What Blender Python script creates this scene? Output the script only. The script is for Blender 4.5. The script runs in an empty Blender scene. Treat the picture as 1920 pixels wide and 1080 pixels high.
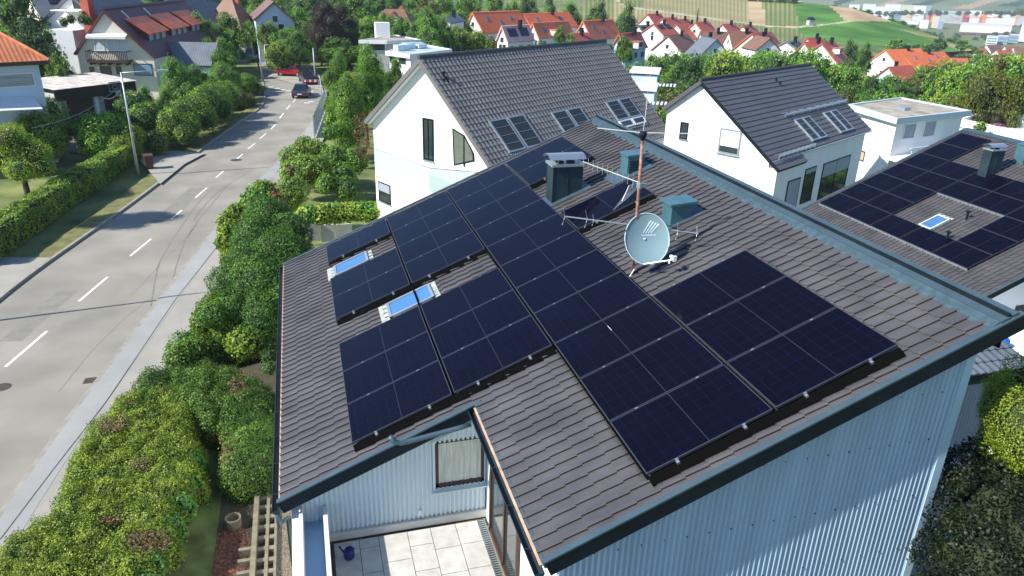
import bpy, math, random
import numpy as np
from mathutils import Vector, Matrix, noise
R_ = math.radians
rng = random.Random(7); nr = np.random.RandomState(11)
scn = bpy.context.scene
col = scn.collection
# ------------------------------------------------------------ camera
F = 1395.354
CAM = np.array([-0.32143, -6.54469, 14.30865])
YAW, PIT, ROL = 0.27916404, 0.3995136, 0.02742431
def _rot():
    cy, sy, cp, sp = math.cos(YAW), math.sin(YAW), math.cos(PIT), math.sin(PIT)
    f = np.array([sy*cp, cy*cp, -sp]); r = np.array([cy, -sy, 0.0]); u = np.cross(r, f)
    cr, sr = math.cos(ROL), math.sin(ROL)
    return cr*r + sr*u, -sr*r + cr*u, f
CR, CU, CF = _rot()
cd = bpy.data.cameras.new('camera'); cam = bpy.data.objects.new('camera', cd); col.objects.link(cam)
cd.sensor_width = 36; cd.lens = F/1920*36; cd.clip_start = .2; cd.clip_end = 12000
M = Matrix.Identity(4)
for i in range(3):
    M[i][0] = CR[i]; M[i][1] = CU[i]; M[i][2] = -CF[i]; M[i][3] = CAM[i]
cam.matrix_world = M
scn.camera = cam
# ------------------------------------------------------------ light
SUN_AZ, SUN_EL = 262.0, 39.0        # where the sun stands (clockwise from +Y)
w = bpy.data.worlds.new('World'); scn.world = w; w.use_nodes = True
nt = w.node_tree; nt.nodes.clear()
sky = nt.nodes.new('ShaderNodeTexSky'); sky.sky_type = 'NISHITA'; sky.sun_disc = False
sky.sun_elevation = R_(SUN_EL); sky.sun_rotation = R_(SUN_AZ); sky.altitude = 300; sky.ozone_density = 6; sky.dust_density = .3
bg = nt.nodes.new('ShaderNodeBackground'); bg.inputs[1].default_value = 0.12
wo = nt.nodes.new('ShaderNodeOutputWorld')
nt.links.new(sky.outputs[0], bg.inputs[0]); nt.links.new(bg.outputs[0], wo.inputs[0])
sl = bpy.data.lights.new('sun', 'SUN'); sl.energy = 5.0; sl.angle = R_(.53); sl.color = (1, .95, .85)
so = bpy.data.objects.new('sun', sl); col.objects.link(so)
sd = Vector((math.sin(R_(SUN_AZ))*math.cos(R_(SUN_EL)), math.cos(R_(SUN_AZ))*math.cos(R_(SUN_EL)), math.sin(R_(SUN_EL))))
so.rotation_euler = sd.to_track_quat('Z', 'Y').to_euler(); so.location = (-40, -10, 60)
scn.view_settings.view_transform = 'Standard'; scn.view_settings.look = 'None'
scn.view_settings.exposure = 0.68; scn.view_settings.gamma = 1
scn.render.engine = 'CYCLES'
scn.cycles.max_bounces = 8; scn.cycles.transparent_max_bounces = 12
# ------------------------------------------------------------ surveying helpers (photo survey -> metres)
def ray(x, y):
    d = (x-960)/F*CR - (y-540)/F*CU + CF
    return d/np.linalg.norm(d)
def at_z(x, y, z):
    d = ray(x, y); return CAM + d*(z-CAM[2])/d[2]
def at_D(x, y, D):
    d = ray(x, y); return CAM + d*D/math.hypot(d[0], d[1])
def on_pl(x, y, n, q):
    d = ray(x, y); n = np.array(n, float); return CAM + d*(((np.array(q)-CAM)@n)/(d@n))
def at_Y(x, y, Y): return on_pl(x, y, (0, 1, 0), (0, Y, 0))
def at_X(x, y, X): return on_pl(x, y, (1, 0, 0), (X, 0, 0))
# ------------------------------------------------------------ materials
def newmat(name):
    m = bpy.data.materials.new(name); m.use_nodes = True
    n = m.node_tree; b = n.nodes['Principled BSDF']; return m, n, b
MATS = {}
def mat(name, c, rough=.65, var=.12, scale=2.0, metal=0, spec=.5, bump=0, bscale=40, island=0, trans=0, streak=None, obj=0, c2=None, clear=0):
    if name in MATS: return MATS[name]
    m, n, b = newmat(name); L = n.links.new
    b.inputs['Roughness'].default_value = rough; b.inputs['Metallic'].default_value = metal
    b.inputs['Specular IOR Level'].default_value = spec
    tc = n.nodes.new('ShaderNodeTexCoord')
    mp = n.nodes.new('ShaderNodeMapping'); L(tc.outputs['Object'], mp.inputs[0])
    if streak: mp.inputs['Scale'].default_value = streak
    nz = n.nodes.new('ShaderNodeTexNoise'); nz.inputs['Scale'].default_value = scale; nz.inputs['Detail'].default_value = 5
    L(mp.outputs[0], nz.inputs['Vector'])
    rp = n.nodes.new('ShaderNodeValToRGB'); e = rp.color_ramp.elements
    e[0].position = .3; e[1].position = .7
    a = tuple(max(0, v*(1-var)) for v in c[:3]); d = tuple(v*(1+var) for v in (c2 or c)[:3])
    e[0].color = (*a, 1); e[1].color = (*d, 1)
    L(nz.outputs[0], rp.inputs[0]); out = rp.outputs[0]
    def jitter(src, amt, out):
        mr = n.nodes.new('ShaderNodeMapRange'); mr.inputs['To Min'].default_value = 1-amt; mr.inputs['To Max'].default_value = 1+amt
        L(src, mr.inputs[0])
        hs = n.nodes.new('ShaderNodeHueSaturation'); L(mr.outputs[0], hs.inputs['Value']); L(out, hs.inputs['Color'])
        mh = n.nodes.new('ShaderNodeMapRange'); mh.inputs['To Min'].default_value = .5-amt*.05; mh.inputs['To Max'].default_value = .5+amt*.04
        ml = n.nodes.new('ShaderNodeMath'); ml.operation = 'FRACT'; mm = n.nodes.new('ShaderNodeMath'); mm.operation = 'MULTIPLY'; mm.inputs[1].default_value = 7.3
        L(src, mm.inputs[0]); L(mm.outputs[0], ml.inputs[0]); L(ml.outputs[0], mh.inputs[0]); L(mh.outputs[0], hs.inputs['Hue'])
        return hs.outputs[0]
    if island:
        g = n.nodes.new('ShaderNodeNewGeometry'); out = jitter(g.outputs['Random Per Island'], island, out)
    if obj:
        g = n.nodes.new('ShaderNodeObjectInfo'); out = jitter(g.outputs['Random'], obj, out)
    L(out, b.inputs['Base Color'])
    if bump:
        n2 = n.nodes.new('ShaderNodeTexNoise'); n2.inputs['Scale'].default_value = bscale; n2.inputs['Detail'].default_value = 6
        L(mp.outputs[0], n2.inputs['Vector'])
        bp = n.nodes.new('ShaderNodeBump'); bp.inputs['Strength'].default_value = bump; bp.inputs['Distance'].default_value = .02
        L(n2.outputs[0], bp.inputs['Height']); L(bp.outputs[0], b.inputs['Normal'])
    if trans:
        t = n.nodes.new('ShaderNodeBsdfTranslucent'); L(out, t.inputs[0])
        mx = n.nodes.new('ShaderNodeMixShader'); mx.inputs[0].default_value = trans
        L(b.outputs[0], mx.inputs[1]); L(t.outputs[0], mx.inputs[2]); L(mx.outputs[0], n.nodes['Material Output'].inputs[0])
    if clear:
        t = n.nodes.new('ShaderNodeBsdfTransparent'); mx = n.nodes.new('ShaderNodeMixShader'); mx.inputs[0].default_value = clear
        L(b.outputs[0], mx.inputs[1]); L(t.outputs[0], mx.inputs[2]); L(mx.outputs[0], n.nodes['Material Output'].inputs[0])
    MATS[name] = m; return m
def leafmat(name, c, c2, isl=.38, trans=.28, scale=.9, rough=.5):
    return mat(name, c, rough, .22, scale, island=isl, trans=trans, obj=.16, c2=c2, spec=.35)
# ------------------------------------------------------------ mesh builder
class MB:
    def __init__(s): s.v = []; s.f = []; s.m = []; s.cur = 0
    def add(s, vs, fs):
        o = len(s.v); s.v += [tuple(map(float, p)) for p in vs]; s.f += [tuple(i+o for i in f) for f in fs]; s.m += [s.cur]*len(fs)
        return s
    def box(s, c, d, rz=0, ax=None):
        hx, hy, hz = d[0]/2, d[1]/2, d[2]/2; c = np.array(c, float)
        if ax is None: ax = [(math.cos(rz), math.sin(rz), 0), (-math.sin(rz), math.cos(rz), 0), (0, 0, 1)]
        ax = np.array(ax, float)
        vs = [c+ax[0]*hx*i+ax[1]*hy*j+ax[2]*hz*k for k in (-1, 1) for j in (-1, 1) for i in (-1, 1)]
        return s.add(vs, [(0, 2, 3, 1), (4, 5, 7, 6), (0, 1, 5, 4), (2, 6, 7, 3), (0, 4, 6, 2), (1, 3, 7, 5)])
    def bx(s, x0, x1, y0, y1, z0, z1): return s.box(((x0+x1)/2, (y0+y1)/2, (z0+z1)/2), (abs(x1-x0), abs(y1-y0), abs(z1-z0)))
    def quad(s, a, b, c, d): return s.add([a, b, c, d], [(0, 1, 2, 3)])
    def prism(s, poly, off):          # poly of 3-D points, extruded by vector off
        n = len(poly); off = np.array(off, float); P = [np.array(p, float) for p in poly]
        fs = [tuple(range(n))[::-1], tuple(range(n, 2*n))] + [(i, (i+1) % n, (i+1) % n+n, i+n) for i in range(n)]
        return s.add(P+[p+off for p in P], fs)
    def poly(s, xy, z0, z1): return s.prism([(x, y, z0) for x, y in xy], (0, 0, z1-z0))
    def tube(s, pts, r, n=8, cap=True):
        P = [np.array(p, float) for p in pts]; rr = r if isinstance(r, (list, tuple)) else [r]*len(P)
        vs = []; fs = []; up = np.array([.13, .27, .95])
        for i, p in enumerate(P):
            t = P[min(i+1, len(P)-1)]-P[max(i-1, 0)]; t /= (np.linalg.norm(t)+1e-9)
            a = np.cross(t, up)
            if np.linalg.norm(a) < .2: a = np.cross(t, (1, 0, 0))
            a /= np.linalg.norm(a); b = np.cross(t, a)
            for k in range(n):
                th = 2*math.pi*k/n; vs.append(p+rr[i]*(a*math.cos(th)+b*math.sin(th)))
        for i in range(len(P)-1):
            for k in range(n):
                fs.append((i*n+k, i*n+(k+1) % n, (i+1)*n+(k+1) % n, (i+1)*n+k))
        if cap: fs.append(tuple(range(n))[::-1]); fs.append(tuple(range((len(P)-1)*n, len(P)*n)))
        return s.add(vs, fs)
    def lathe(s, c, prof, n=16):
        vs = []; fs = []; m = len(prof)
        for k in range(n):
            th = 2*math.pi*k/n
            for r, z in prof: vs.append((c[0]+r*math.cos(th), c[1]+r*math.sin(th), c[2]+z))
        for k in range(n):
            for i in range(m-1):
                a = k*m+i; b = ((k+1) % n)*m+i; fs.append((a, b, b+1, a+1))
        return s.add(vs, fs)
    def build(s, name, mats, parent=None, smooth=False, local=False):
        if not isinstance(mats, (list, tuple)): mats = [mats]
        V = np.array(s.v, float)
        me = bpy.data.meshes.new(name); o = bpy.data.objects.new(name, me); col.objects.link(o)
        if parent is not None:
            o.parent = parent
            if not local:
                Mi = np.array(parent_world(parent).inverted()); V = V@Mi[:3, :3].T+Mi[:3, 3]
        else:
            c = np.array([(V[:, 0].min()+V[:, 0].max())/2, (V[:, 1].min()+V[:, 1].max())/2, V[:, 2].min()]) if not local else np.zeros(3)
            V = V-c; o.location = c
        me.from_pydata([tuple(p) for p in V], [], s.f)
        for m in mats: me.materials.append(m)
        if len(mats) > 1: me.polygons.foreach_set('material_index', s.m)
        if smooth: me.polygons.foreach_set('use_smooth', [True]*len(me.polygons))
        me.update(); return o
def parent_world(o):
    m = Matrix.LocRotScale(o.location, o.rotation_euler, o.scale)
    return parent_world(o.parent)@m if o.parent else m
def tag(o, label=None, cat=None, group=None, kind=None):
    if label: o['label'] = label
    if cat: o['category'] = cat
    if group: o['group'] = group
    if kind: o['kind'] = kind
    return o
def thing(name, label, cat, loc=(0, 0, 0), rz=0, group=None):
    o = bpy.data.objects.new(name, None); o.empty_display_size = .2; col.objects.link(o)
    o.location = [float(v) for v in loc]; o.rotation_euler = (0, 0, rz)
    return tag(o, label, cat, group)
def copy_tree(o, parent=None):
    c = o.copy(); col.objects.link(c); c.parent = parent
    for ch in list(o.children): copy_tree(ch, c)
    return c
# ------------------------------------------------------------ shared materials
TILE = mat('brown_grey_tile', (.070, .067, .070), .30, .14, 1.3, bump=.10, bscale=60, island=.07, c2=(.092, .087, .089), spec=.75)
TILE2 = mat('slate_grey_tile', (.145, .143, .140), .45, .12, .8, bump=.2, bscale=50)
TILE3 = mat('anthracite_tile', (.088, .088, .096), .45, .10, .8, bump=.15, bscale=50)
SHEET = mat('blue_grey_sheet', (.070, .115, .145), .42, .10, 3, metal=.35, streak=(1, 1, 1))
DARK = mat('anthracite_metal', (.010, .016, .022), .5, .2, 3, spec=.1)
BLACK = mat('black_plastic', (.006, .006, .007), .5, .1)
CORR = mat('pale_blue_corrugated_sheet', (.36, .48, .60), .36, .09, 1.5, metal=0.0, streak=(2.5, 2.5, .25))
CORR2 = mat('pale_green_corrugated_sheet', (.66, .75, .76), .42, .05, 1.5)
WHITE = mat('white_render', (.82, .82, .81), .85, .045, .8, streak=(1.4, 1.4, .22))
CREAM = mat('cream_render', (.66, .62, .52), .85, .06, .6)
BLUEW = mat('pale_blue_render', (.52, .62, .72), .8, .05, .6)
GREYW = mat('grey_render', (.42, .42, .41), .8, .1, .6)
ALU = mat('bare_aluminium', (.62, .65, .66), .3, .06, 6, metal=.85)
ZINC = mat('zinc_sheet', (.42, .47, .50), .35, .12, 4, metal=.6)
RUST = mat('rusty_steel', (.22, .085, .05), .75, .45, 14, c2=(.30, .15, .11))
GLASS = mat('window_glass', (.03, .045, .05), .06, .3, .8, spec=.9)
GLASSB = mat('skylight_glass', (.06, .17, .38), .05, .15, .8, spec=1)
BLIND = mat('grey_blind', (.30, .35, .40), .6, .05)
BLINDD = mat('dark_shutter', (.025, .03, .032), .5, .1)
FRAMEW = mat('white_frame', (.75, .76, .77), .4, .04)
FRAMEB = mat('brown_frame', (.055, .025, .018), .5, .2)
WOODD = mat('dark_brown_wood', (.05, .026, .016), .6, .35, 5)
TERRA = mat('orange_clay_tile', (.62, .19, .08), .6, .22, 1.2, c2=(.70, .26, .12))
BRIGHTO = mat('bright_orange_tile', (.72, .15, .04), .55, .10, .5, obj=.14)
REDT = mat('red_clay_tile', (.46, .10, .06), .6, .18, .6, obj=.25)
PINKT = mat('pale_pink_tile', (.60, .36, .33), .6, .08, .6)
DREDT = mat('dark_maroon_tile', (.085, .022, .022), .45, .2, 1.0)
BROWNT = mat('brown_clay_tile', (.20, .10, .065), .6, .2, .7, obj=.2)
GREYT = mat('grey_concrete_tile', (.14, .155, .17), .5, .2, .8, obj=.2)
CONC = mat('weathered_concrete', (.19, .17, .12), .9, .3, 5, bump=.5, bscale=60)
BARK = mat('brown_bark', (.085, .06, .045), .9, .3, 6, bump=.6, bscale=20)
GALV = mat('galvanised_steel', (.42, .46, .48), .45, .1, 2, metal=.3)
REDB = mat('red_brick', (.42, .09, .05), .8, .2, 3)
LEAFC = leafmat('hedge_leaf', (.09, .21, .02), (.24, .37, .04))
LEAFY = leafmat('yellow_green_leaf', (.15, .27, .02), (.33, .42, .045))
LEAFG = leafmat('fresh_green_leaf', (.09, .25, .02), (.21, .40, .045))
LEAFD = leafmat('dark_green_leaf', (.035, .10, .02), (.085, .20, .03))
LEAFN = leafmat('conifer_needle', (.024, .10, .028), (.06, .17, .03), isl=.3)
LEAFO = leafmat('olive_leaf', (.085, .13, .018), (.19, .20, .03))
LEAFP = leafmat('purple_leaf', (.022, .010, .012), (.05, .024, .028))
LEAFR = leafmat('reddish_leaf', (.16, .10, .03), (.26, .13, .05))
COREM = mat('foliage_shade_core', (.020, .035, .010), .9, .3, 4)  # solid inner lumps, coloured dark for the shade inside the foliage
# ------------------------------------------------------------ roof-tile sheets
def tile_roof(O, U, V, N, nu, nv, du, dv, amp, step, prof='roll', ns=8, keep=None, jit=.0):
    """rows of interlocking tiles: O eave corner, U up the slope, V along the eave, N normal"""
    O, U, V, N = [np.array(a, float) for a in (O, U, V, N)]
    t = np.linspace(0, 1, ns+1)
    if prof == 'roll':      # flat pan with one roll
        t = np.array([0, .30, .60, .68, .685, .60, .605, .66, .76, .88, .95, 1.0]); ns = 11
        h = np.array([0, -.05, 0, 0, .50, .52, .78, .95, 1, .85, .5, 0])*amp
    elif prof == 'wave':
        h = (0.5-0.5*np.cos(2*math.pi*t))*amp
    else:                   # slate-like, tiny joint
        h = np.where((t > .06) & (t < .94), amp, 0.0)
    V_, F_ = [], []
    for i in range(nu):
        for j in range(nv):
            if keep and not keep(i, j): continue
            dz = rng.uniform(-jit, jit); base = len(V_)
            for k in range(ns+1):
                v = (j+t[k])*dv
                V_.append(O+U*(i*du)+V*v+N*(h[k]+step+dz)); V_.append(O+U*((i+1)*du+.012)+V*v+N*(h[k]+dz)); V_.append(O+U*(i*du+.004)+V*v+N*(h[k]*.3-.02))
            for k in range(ns):
                a = base+k*3; F_.append((a, a+3, a+4, a+1)); F_.append((a+2, a+5, a+3, a))
    b = MB(); b.add(V_, F_); return b
SL = 0.40053243; CS, SN = math.cos(SL), math.sin(SL)
UV = np.array([CS, 0, SN]); NV = np.array([-SN, 0, CS])
PO = np.array([0, 0, 7.5])
def RP(u, v, n=0.0): return PO+UV*u+np.array([0, v, 0])+NV*n
HO = np.array([23.27381, 22.75802, 4.55462])       # neighbour's twin roof
def RH(u, v, n=0.0): return HO+UV*u+np.array([0, v, 0])+NV*n
class SlopeMB(MB):
    def __init__(s, P): super().__init__(); s.P = P
    def sb(s, u0, u1, v0, v1, n0, n1):
        c = s.P((u0+u1)/2, (v0+v1)/2, (n0+n1)/2)
        return s.box(c, (abs(u1-u0), abs(v1-v0), abs(n1-n0)), ax=[UV, (0, 1, 0), NV])
PU, PV = 1.768, 1.154
# ============================================================ THE NEAR HOUSE
house = thing('house', 'near house with brown grey tiled shed roof and pale blue corrugated walls', 'house', (3.2, 8, 1))
u0, uE, u1 = -1.25, 2.05, 8.05; vN, vM, vF = -.34, 3.12, 13.2
du, dv = .325, .2
# tiles (two sheets: the long western strip and the deeper eastern strip)
b = tile_roof(RP(u0, vM, -.135), UV, (0, 1, 0), NV, 10, 50, du, dv, .032, .022, 'roll', 8, jit=.002)
b2 = tile_roof(RP(u0+10*du, vN, -.135), UV, (0, 1, 0), NV, 19, 68, .322, dv, .032, .022, 'roll', 8, jit=.002)
b.add(b2.v, b2.f)
b.build('roof', TILE, house)
s = SlopeMB(RP)
s.sb(u0+.03, 2.2, vM+.03, vF-.02, -.19, -.26); s.sb(2.2, u1+.2, vN+.03, vF-.02, -.19, -.26)
s.build('roof_deck', DARK, house)
# verges: sheet on top, dark fascia below
def verge(ua, ub, v, sgn, parent, P=RP, h=.205, wv=.085, m1=SHEET, m2=DARK):
    s = SlopeMB(P); s.sb(ua, ub, v, v-sgn*wv, -.125, -.10); s.build('verge_strip', m1, parent)
    s = SlopeMB(P); s.sb(ua, ub, v-sgn*wv+sgn*.004, v-sgn*(wv-.028), -.126, -.126-h); s.build('fascia', m2, parent)
verge(u0-.05, uE+.06, vM+.02, 1, house)
verge(uE-.02, u1+.44, vN+.03, 1, house)
verge(u0-.05, u1+.44, vF-.02, -1, house)
s = SlopeMB(RP); s.sb(uE-.045, uE-.005, vN-.04, vM-.05, -.20, -.11); s.build('eave_flashing', SHEET, house)
# eave timber strip (orange undertile edge)
s = SlopeMB(RP); s.sb(uE-.085, uE-.05, vN-.02, vM-.08, -.17, -.135); s.build('eave_board', mat('worn_batten', (.42, .27, .18), .8, .3, 6), house)
s = SlopeMB(RP); s.sb(u0-.03, u0-.008, vM+.02, vF-.02, -.20, -.128); s.build('eave_board', mat('worn_batten', (.42, .27, .18), .8, .3, 6), house)
# gutters (open half round)
def gutter(u, va, vb, parent, P=RP, r=.062, n=-.17, mo=None, endname='gutter_end'):
    c = P(u, 0, n); c[1] = 0; V_ = []; F_ = []
    ro, ri = r, r-.006; K = 9
    for v in (va, vb):
        for k in range(K):
            th = math.pi+math.pi*k/(K-1); V_.append((c[0]+ro*math.cos(th), v, c[2]+ro*math.sin(th)))
        for k in range(K):
            th = 2*math.pi-math.pi*k/(K-1); V_.append((c[0]+ri*math.cos(th), v, c[2]+ri*math.sin(th)))
    n2 = 2*K
    for k in range(n2): F_.append((k, (k+1) % n2, (k+1) % n2+n2, k+n2))
    b = MB(); b.add(V_, F_)
    for v in (va, vb):
        b.prism([(c[0]+ro*math.cos(math.pi+math.pi*k/8), v-.004, c[2]+ro*math.sin(math.pi+math.pi*k/8)) for k in range(9)], (0, .008, 0))
    b.tube([(c[0]-ro, va, c[2]+.003), (c[0]-ro, vb, c[2]+.003)], .007, 6)
    for v in np.arange(va+.4, vb-.2, .8): b.bx(c[0]-ro, c[0]+ro, v, v+.018, c[2]+.004, c[2]+.008)
    b.build('gutter', mo or mat('gutter_sheet', (.03, .05, .065), .35, .15, 3, metal=.4), parent); return c
gc = gutter(u0-.085, vM-.16, vF, house)
gc2 = gutter(uE-.12, vN-.1, vM-.02, house)
MB().tube([(gc[0], vM-.1, gc[2]-.05), (gc[0]+.02, vM-.1, gc[2]-.3), (-1.02, 3.2, 6.5), (-1.02, 3.2, 1.2)], .04, 10).build('downpipe', SHEET, house, smooth=True)
MB().tube([(1.80, 2.93, 7.93), (1.60, 2.95, 7.875), (.86, 2.95, 7.76), (.72, 2.95, 7.74), (.62, 2.965, 7.78), (.57, 2.98, 7.87)], .04, 12).build('downpipe', SHEET, house, smooth=True)
# ridge flashing with a lead apron dressed over the tiles
V_, F_ = [], []
nvv = 68*6
for i in range(nvv+1):
    v = vN-.01+(vF-vN-.06)*i/nvv; ph = ((v-vN)/dv) % 1
    hh = (math.sin((ph-.58)/.42*math.pi)**.8 if ph > .58 else 0)*.026
    lip = 8.035+.022*math.cos(2*math.pi*(v-vN-.12)/.4)+.012*math.sin(v*31)
    V_ += [RP(lip, v, -.135+hh+.018), RP(lip+.004, v, -.15+hh), RP(8.09, v, -.122+hh*.9+.010+.006*math.sin(v*17+1)), RP(8.18, v, -.075)]
for i in range(nvv):
    a = i*4; F_ += [(a+1, a+5, a+4, a), (a, a+4, a+6, a+2), (a+2, a+6, a+7, a+3)]
MB().add(V_, F_).build('lead_apron', mat('dressed_lead', (.040, .075, .10), .7, .2, 9, metal=0, bump=.3, spec=.3, bscale=12), house, smooth=True)
s = SlopeMB(RP)
s.sb(8.17, 8.30, vN-.03, vF, -.10, -.065); s.sb(8.335, 8.42, vN-.03, vF, -.11, -.06); s.sb(8.30, 8.335, vN+.02, vF, -.14, -.115)
s.sb(8.42, 8.435, vN-.03, vF, -.11, -.30)
s.build('ridge_flashing', SHEET, house)
MB().bx(RP(8.3, 0)[0], RP(8.3, 0)[0]+.02, vN-.02, vF, 10.25, 10.72).build('fascia', DARK, house)
# corrugated walls
def roofz(x): return 7.5+(x/CS)*SN-.215/CS-.0
def corr(x0, x1, y, z0, ztop, per=.076, amp=.017, n=6, sgn=-1, axis='x'):
    N_ = max(2, int((x1-x0)/per*n)); V_, F_ = [], []
    for i in range(N_+1):
        x = x0+(x1-x0)*i/N_; t = (x/per) % 1
        d = amp*max(-1, min(1, 1.5*math.sin(2*math.pi*t))); zt = ztop(x) if callable(ztop) else ztop
        for z in (z0, zt): V_.append((x, y+sgn*d, z) if axis == 'x' else (y+sgn*d, x, z))
    for i in range(N_): F_.append((2*i, 2*i+2, 2*i+3, 2*i+1))
    return MB().add(V_, F_)
WY = -.17
b = corr(2.22, 7.40, WY, 1.0, lambda x: roofz(x)); b.cur = 1     # screw heads belong to the sheet
for z_ in (4.4, 5.3, 6.2, 7.1, 8.0, 8.9, 9.6):
    for k in range(18):
        x_ = 2.3+k*.304
        if z_ < roofz(x_)-.2: b.bx(x_-.007, x_+.007, WY-.026, WY-.012, z_-.007+rng.uniform(-.01, .01), z_+.007)
b.build('corrugated_wall', [CORR, DARK], house)
MB().poly([(7.40, WY-.03), (7.53, WY-.03), (7.53, 13.0), (7.40, 13.0)], 1.0, 10.25).build('corner_strip', mat('corner_sheet', (.40, .55, .66), .4, .05, 2), house)
MB().prism([(2.18, WY-.02, 1), (2.24, WY-.02, 1), (2.24, WY-.02, roofz(2.2)), (2.18, WY-.02, roofz(2.2))], (0, .05, 0)).build('corner_strip', mat('corner_sheet', (.4, .5, .5), .4), house)
WR = 3.35
def holed(x0, x1, y, z0, ztop, hx0, hx1, hz0, hz1, m, parent, name):
    for a, c, zb, zt in ((x0, hx0, z0, ztop), (hx1, x1, z0, ztop), (hx0, hx1, z0, hz0)):
        corr(a, c, y, zb, zt).build(name, m, parent)
    corr(hx0, hx1, y, hz1, ztop).build(name, m, parent)
holed(-.95, 2.14, WR, 5.95, lambda x: roofz(x), 1.30, 2.12, 6.50, 7.38, CORR2, house, 'corrugated_wall')
# solid white body behind the sheets
b = MB()
b.prism([(-.93, WR+.08, 1), (2.5, WR+.08, 1), (2.5, WR+.08, roofz(2.5)-.04), (-.93, WR+.08, roofz(-.93)-.04)], (0, .0, 0)) if False else None
b.prism([(-.93, 13, 1), (-.93, 13, roofz(-.93)-.03), (7.38, 13, roofz(7.38)-.03), (7.38, 13, 1)], (0, .1, 0))
b.bx(-.95, -.85, WR+.3, 13, 1, roofz(-.95)-.02)
b.prism([(2.16, WY+.03, 1), (2.16, WR, 1), (2.16, WR, roofz(2.16)-.03), (2.16, WY+.03, roofz(2.16)-.03)], (.10, 0, 0))
b.build('wall', mat('terrace_white_render', (.70, .74, .74), .8, .04, 1), house)
MB().bx(-.85, 2.16, WR-.055, WR+.05, 5.80, 5.94).build('wall_base', mat('painted_plinth', (.62, .60, .54), .8, .12, 4), house)
# recessed window with curtain
wn = MB(); x0, x1, z0, z1 = 1.31, 2.12, 6.50, 7.40
for a in ((x0, x0+.05, z0, z1), (x1-.05, x1, z0, z1), (x0, x1, z0, z0+.07), (x0, x1, z1-.05, z1)): wn.bx(a[0], a[1], WR+.005, WR+.065, a[2]+.001, a[3])
wf = wn.build('window', FRAMEB, house)
MB().bx(x0+.05, x1-.05, WR+.006, WR+.010, z0+.07, z1-.05).build('pane', mat('clear_pane', (.25, .28, .27), .05, .02, clear=.93, spec=.8), wf)
bpy.data.objects[bpy.data.objects.keys()[-1]] if False else None
V_, F_ = [], []
for i in range(81):
    x = x0+.045+(x1-x0-.09)*i/80; y = WR+.027-.0-.006*math.sin(i*.9)-.004*math.sin(i*.37+1)
    V_ += [(x, y, z0+.07), (x+.01*math.sin(i*.5), y, z1-.06)]
for i in range(80): F_.append((2*i, 2*i+2, 2*i+3, 2*i+1))
MB().add(V_, F_).build('curtain', mat('sheer_curtain', (.66, .68, .56), .6, .18, 3, streak=(9, 1, .6), c2=(.80, .78, .66), spec=.7), wf, smooth=True)
b = MB(); b.bx(1.24, 2.16, WR-.09, WR+.0, 6.44, 6.462); b.bx(1.26, 1.30, WR-.03, WR+.02, 6.46, 7.5); b.build('window_sill', CORR2, wf)
b = MB()
for i in range(14):
    xx = 1.24+i*.065; b.prism([(xx, WR-.10, roofz(xx)-.32), (xx+.05, WR-.10, roofz(xx)-.30), (xx+.05, WR-.0, roofz(xx)-.18), (xx, WR-.0, roofz(xx)-.20)], (0, 0, .012))
b.prism([(1.22, WR-.11, roofz(1.22)-.335), (2.15, WR-.11, roofz(2.15)-.335), (2.15, WR-.09, roofz(2.15)-.31), (1.22, WR-.09, roofz(1.22)-.31)], (0, 0, .012))
b.build('window_hood', CORR2, wf)
MB().bx(1.0, 1.06, WR-.03, WR, 6.02, 6.12).build('wall_socket', FRAMEW, house)
# terrace: slabs, parapet trough, drain, door
MB().bx(-.46, 2.16, -2.6, WR, 5.5, 5.765).build('terrace_slab', mat('bedding_gravel', (.12, .10, .07), .95, .5, 40, bump=.6), house)
SLAB = mat('pale_granite_slab', (.50, .49, .46), .75, .14, 6, bump=.15, bscale=120, island=.05)
b = MB()
xs = [-.38, .02, .33, .80, 1.18, 1.60, 1.98]
for i in range(len(xs)-1):
    y = WR-.10-(.0, .36, .18, .30, .02, .0)[i]*0; first = (.32, .22, .62, .36, .52, .5)[i]; yy = WR-.11; L = first
    while yy > -2.5:
        b.bx(xs[i]+.005, xs[i+1]-.005, yy-L+.005, yy-.005, 5.766, 5.80); yy -= L; L = .56
b.build('paving_slabs', SLAB, house)
b = MB()
for y in np.arange(-2.5, WR-.12, .05): b.bx(1.99, 2.10, y, y+.022, 5.775, 5.80)
b.bx(1.985, 1.992, -2.5, WR-.1, 5.77, 5.805); b.bx(2.098, 2.106, -2.5, WR-.1, 5.77, 5.805)
b.build('drain_grate', ZINC, house)
b = MB()
b.bx(-.955, -.80, -2.6, WR+.28, 5.0, 6.62); b.bx(-.80, -.50, -2.6, WR+.2, 5.0, 6.22); b.bx(-.50, -.435, -2.6, WR-.02, 5.5, 6.50)
b.bx(-.90, -.47, -2.6, WR, 1, 5.0)
b.build('parapet', mat('white_parapet', (.78, .79, .80), .7, .03, 1), house)
MB().bx(-.798, -.502, -2.6, WR-.01, 6.222, 6.228).build('trough_shade_sheet', mat('trough_shade_blue', (.22, .40, .60), .5, .05), house)  # blue sheet colour stands for the sky-lit shade in the trough
b = MB()
for a in ((2.83, 2.91), (1.30, 1.36)): b.bx(2.10, 2.165, a[0], a[1], 5.86, 7.5)
b.bx(2.10, 2.165, 2.0, 2.06, 5.86, 7.5); b.bx(2.10, 2.165, 1.3, 2.9, 5.86, 5.95)
dr = b.build('terrace_door', FRAMEB, house)
MB().bx(2.13, 2.15, 1.36, 2.83, 5.95, 7.4).build('pane', GLASS, dr)
MB().bx(2.10, 2.16, 1.2, 3.0, 5.80, 5.86).build('door_sill', CONC, dr)
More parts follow.
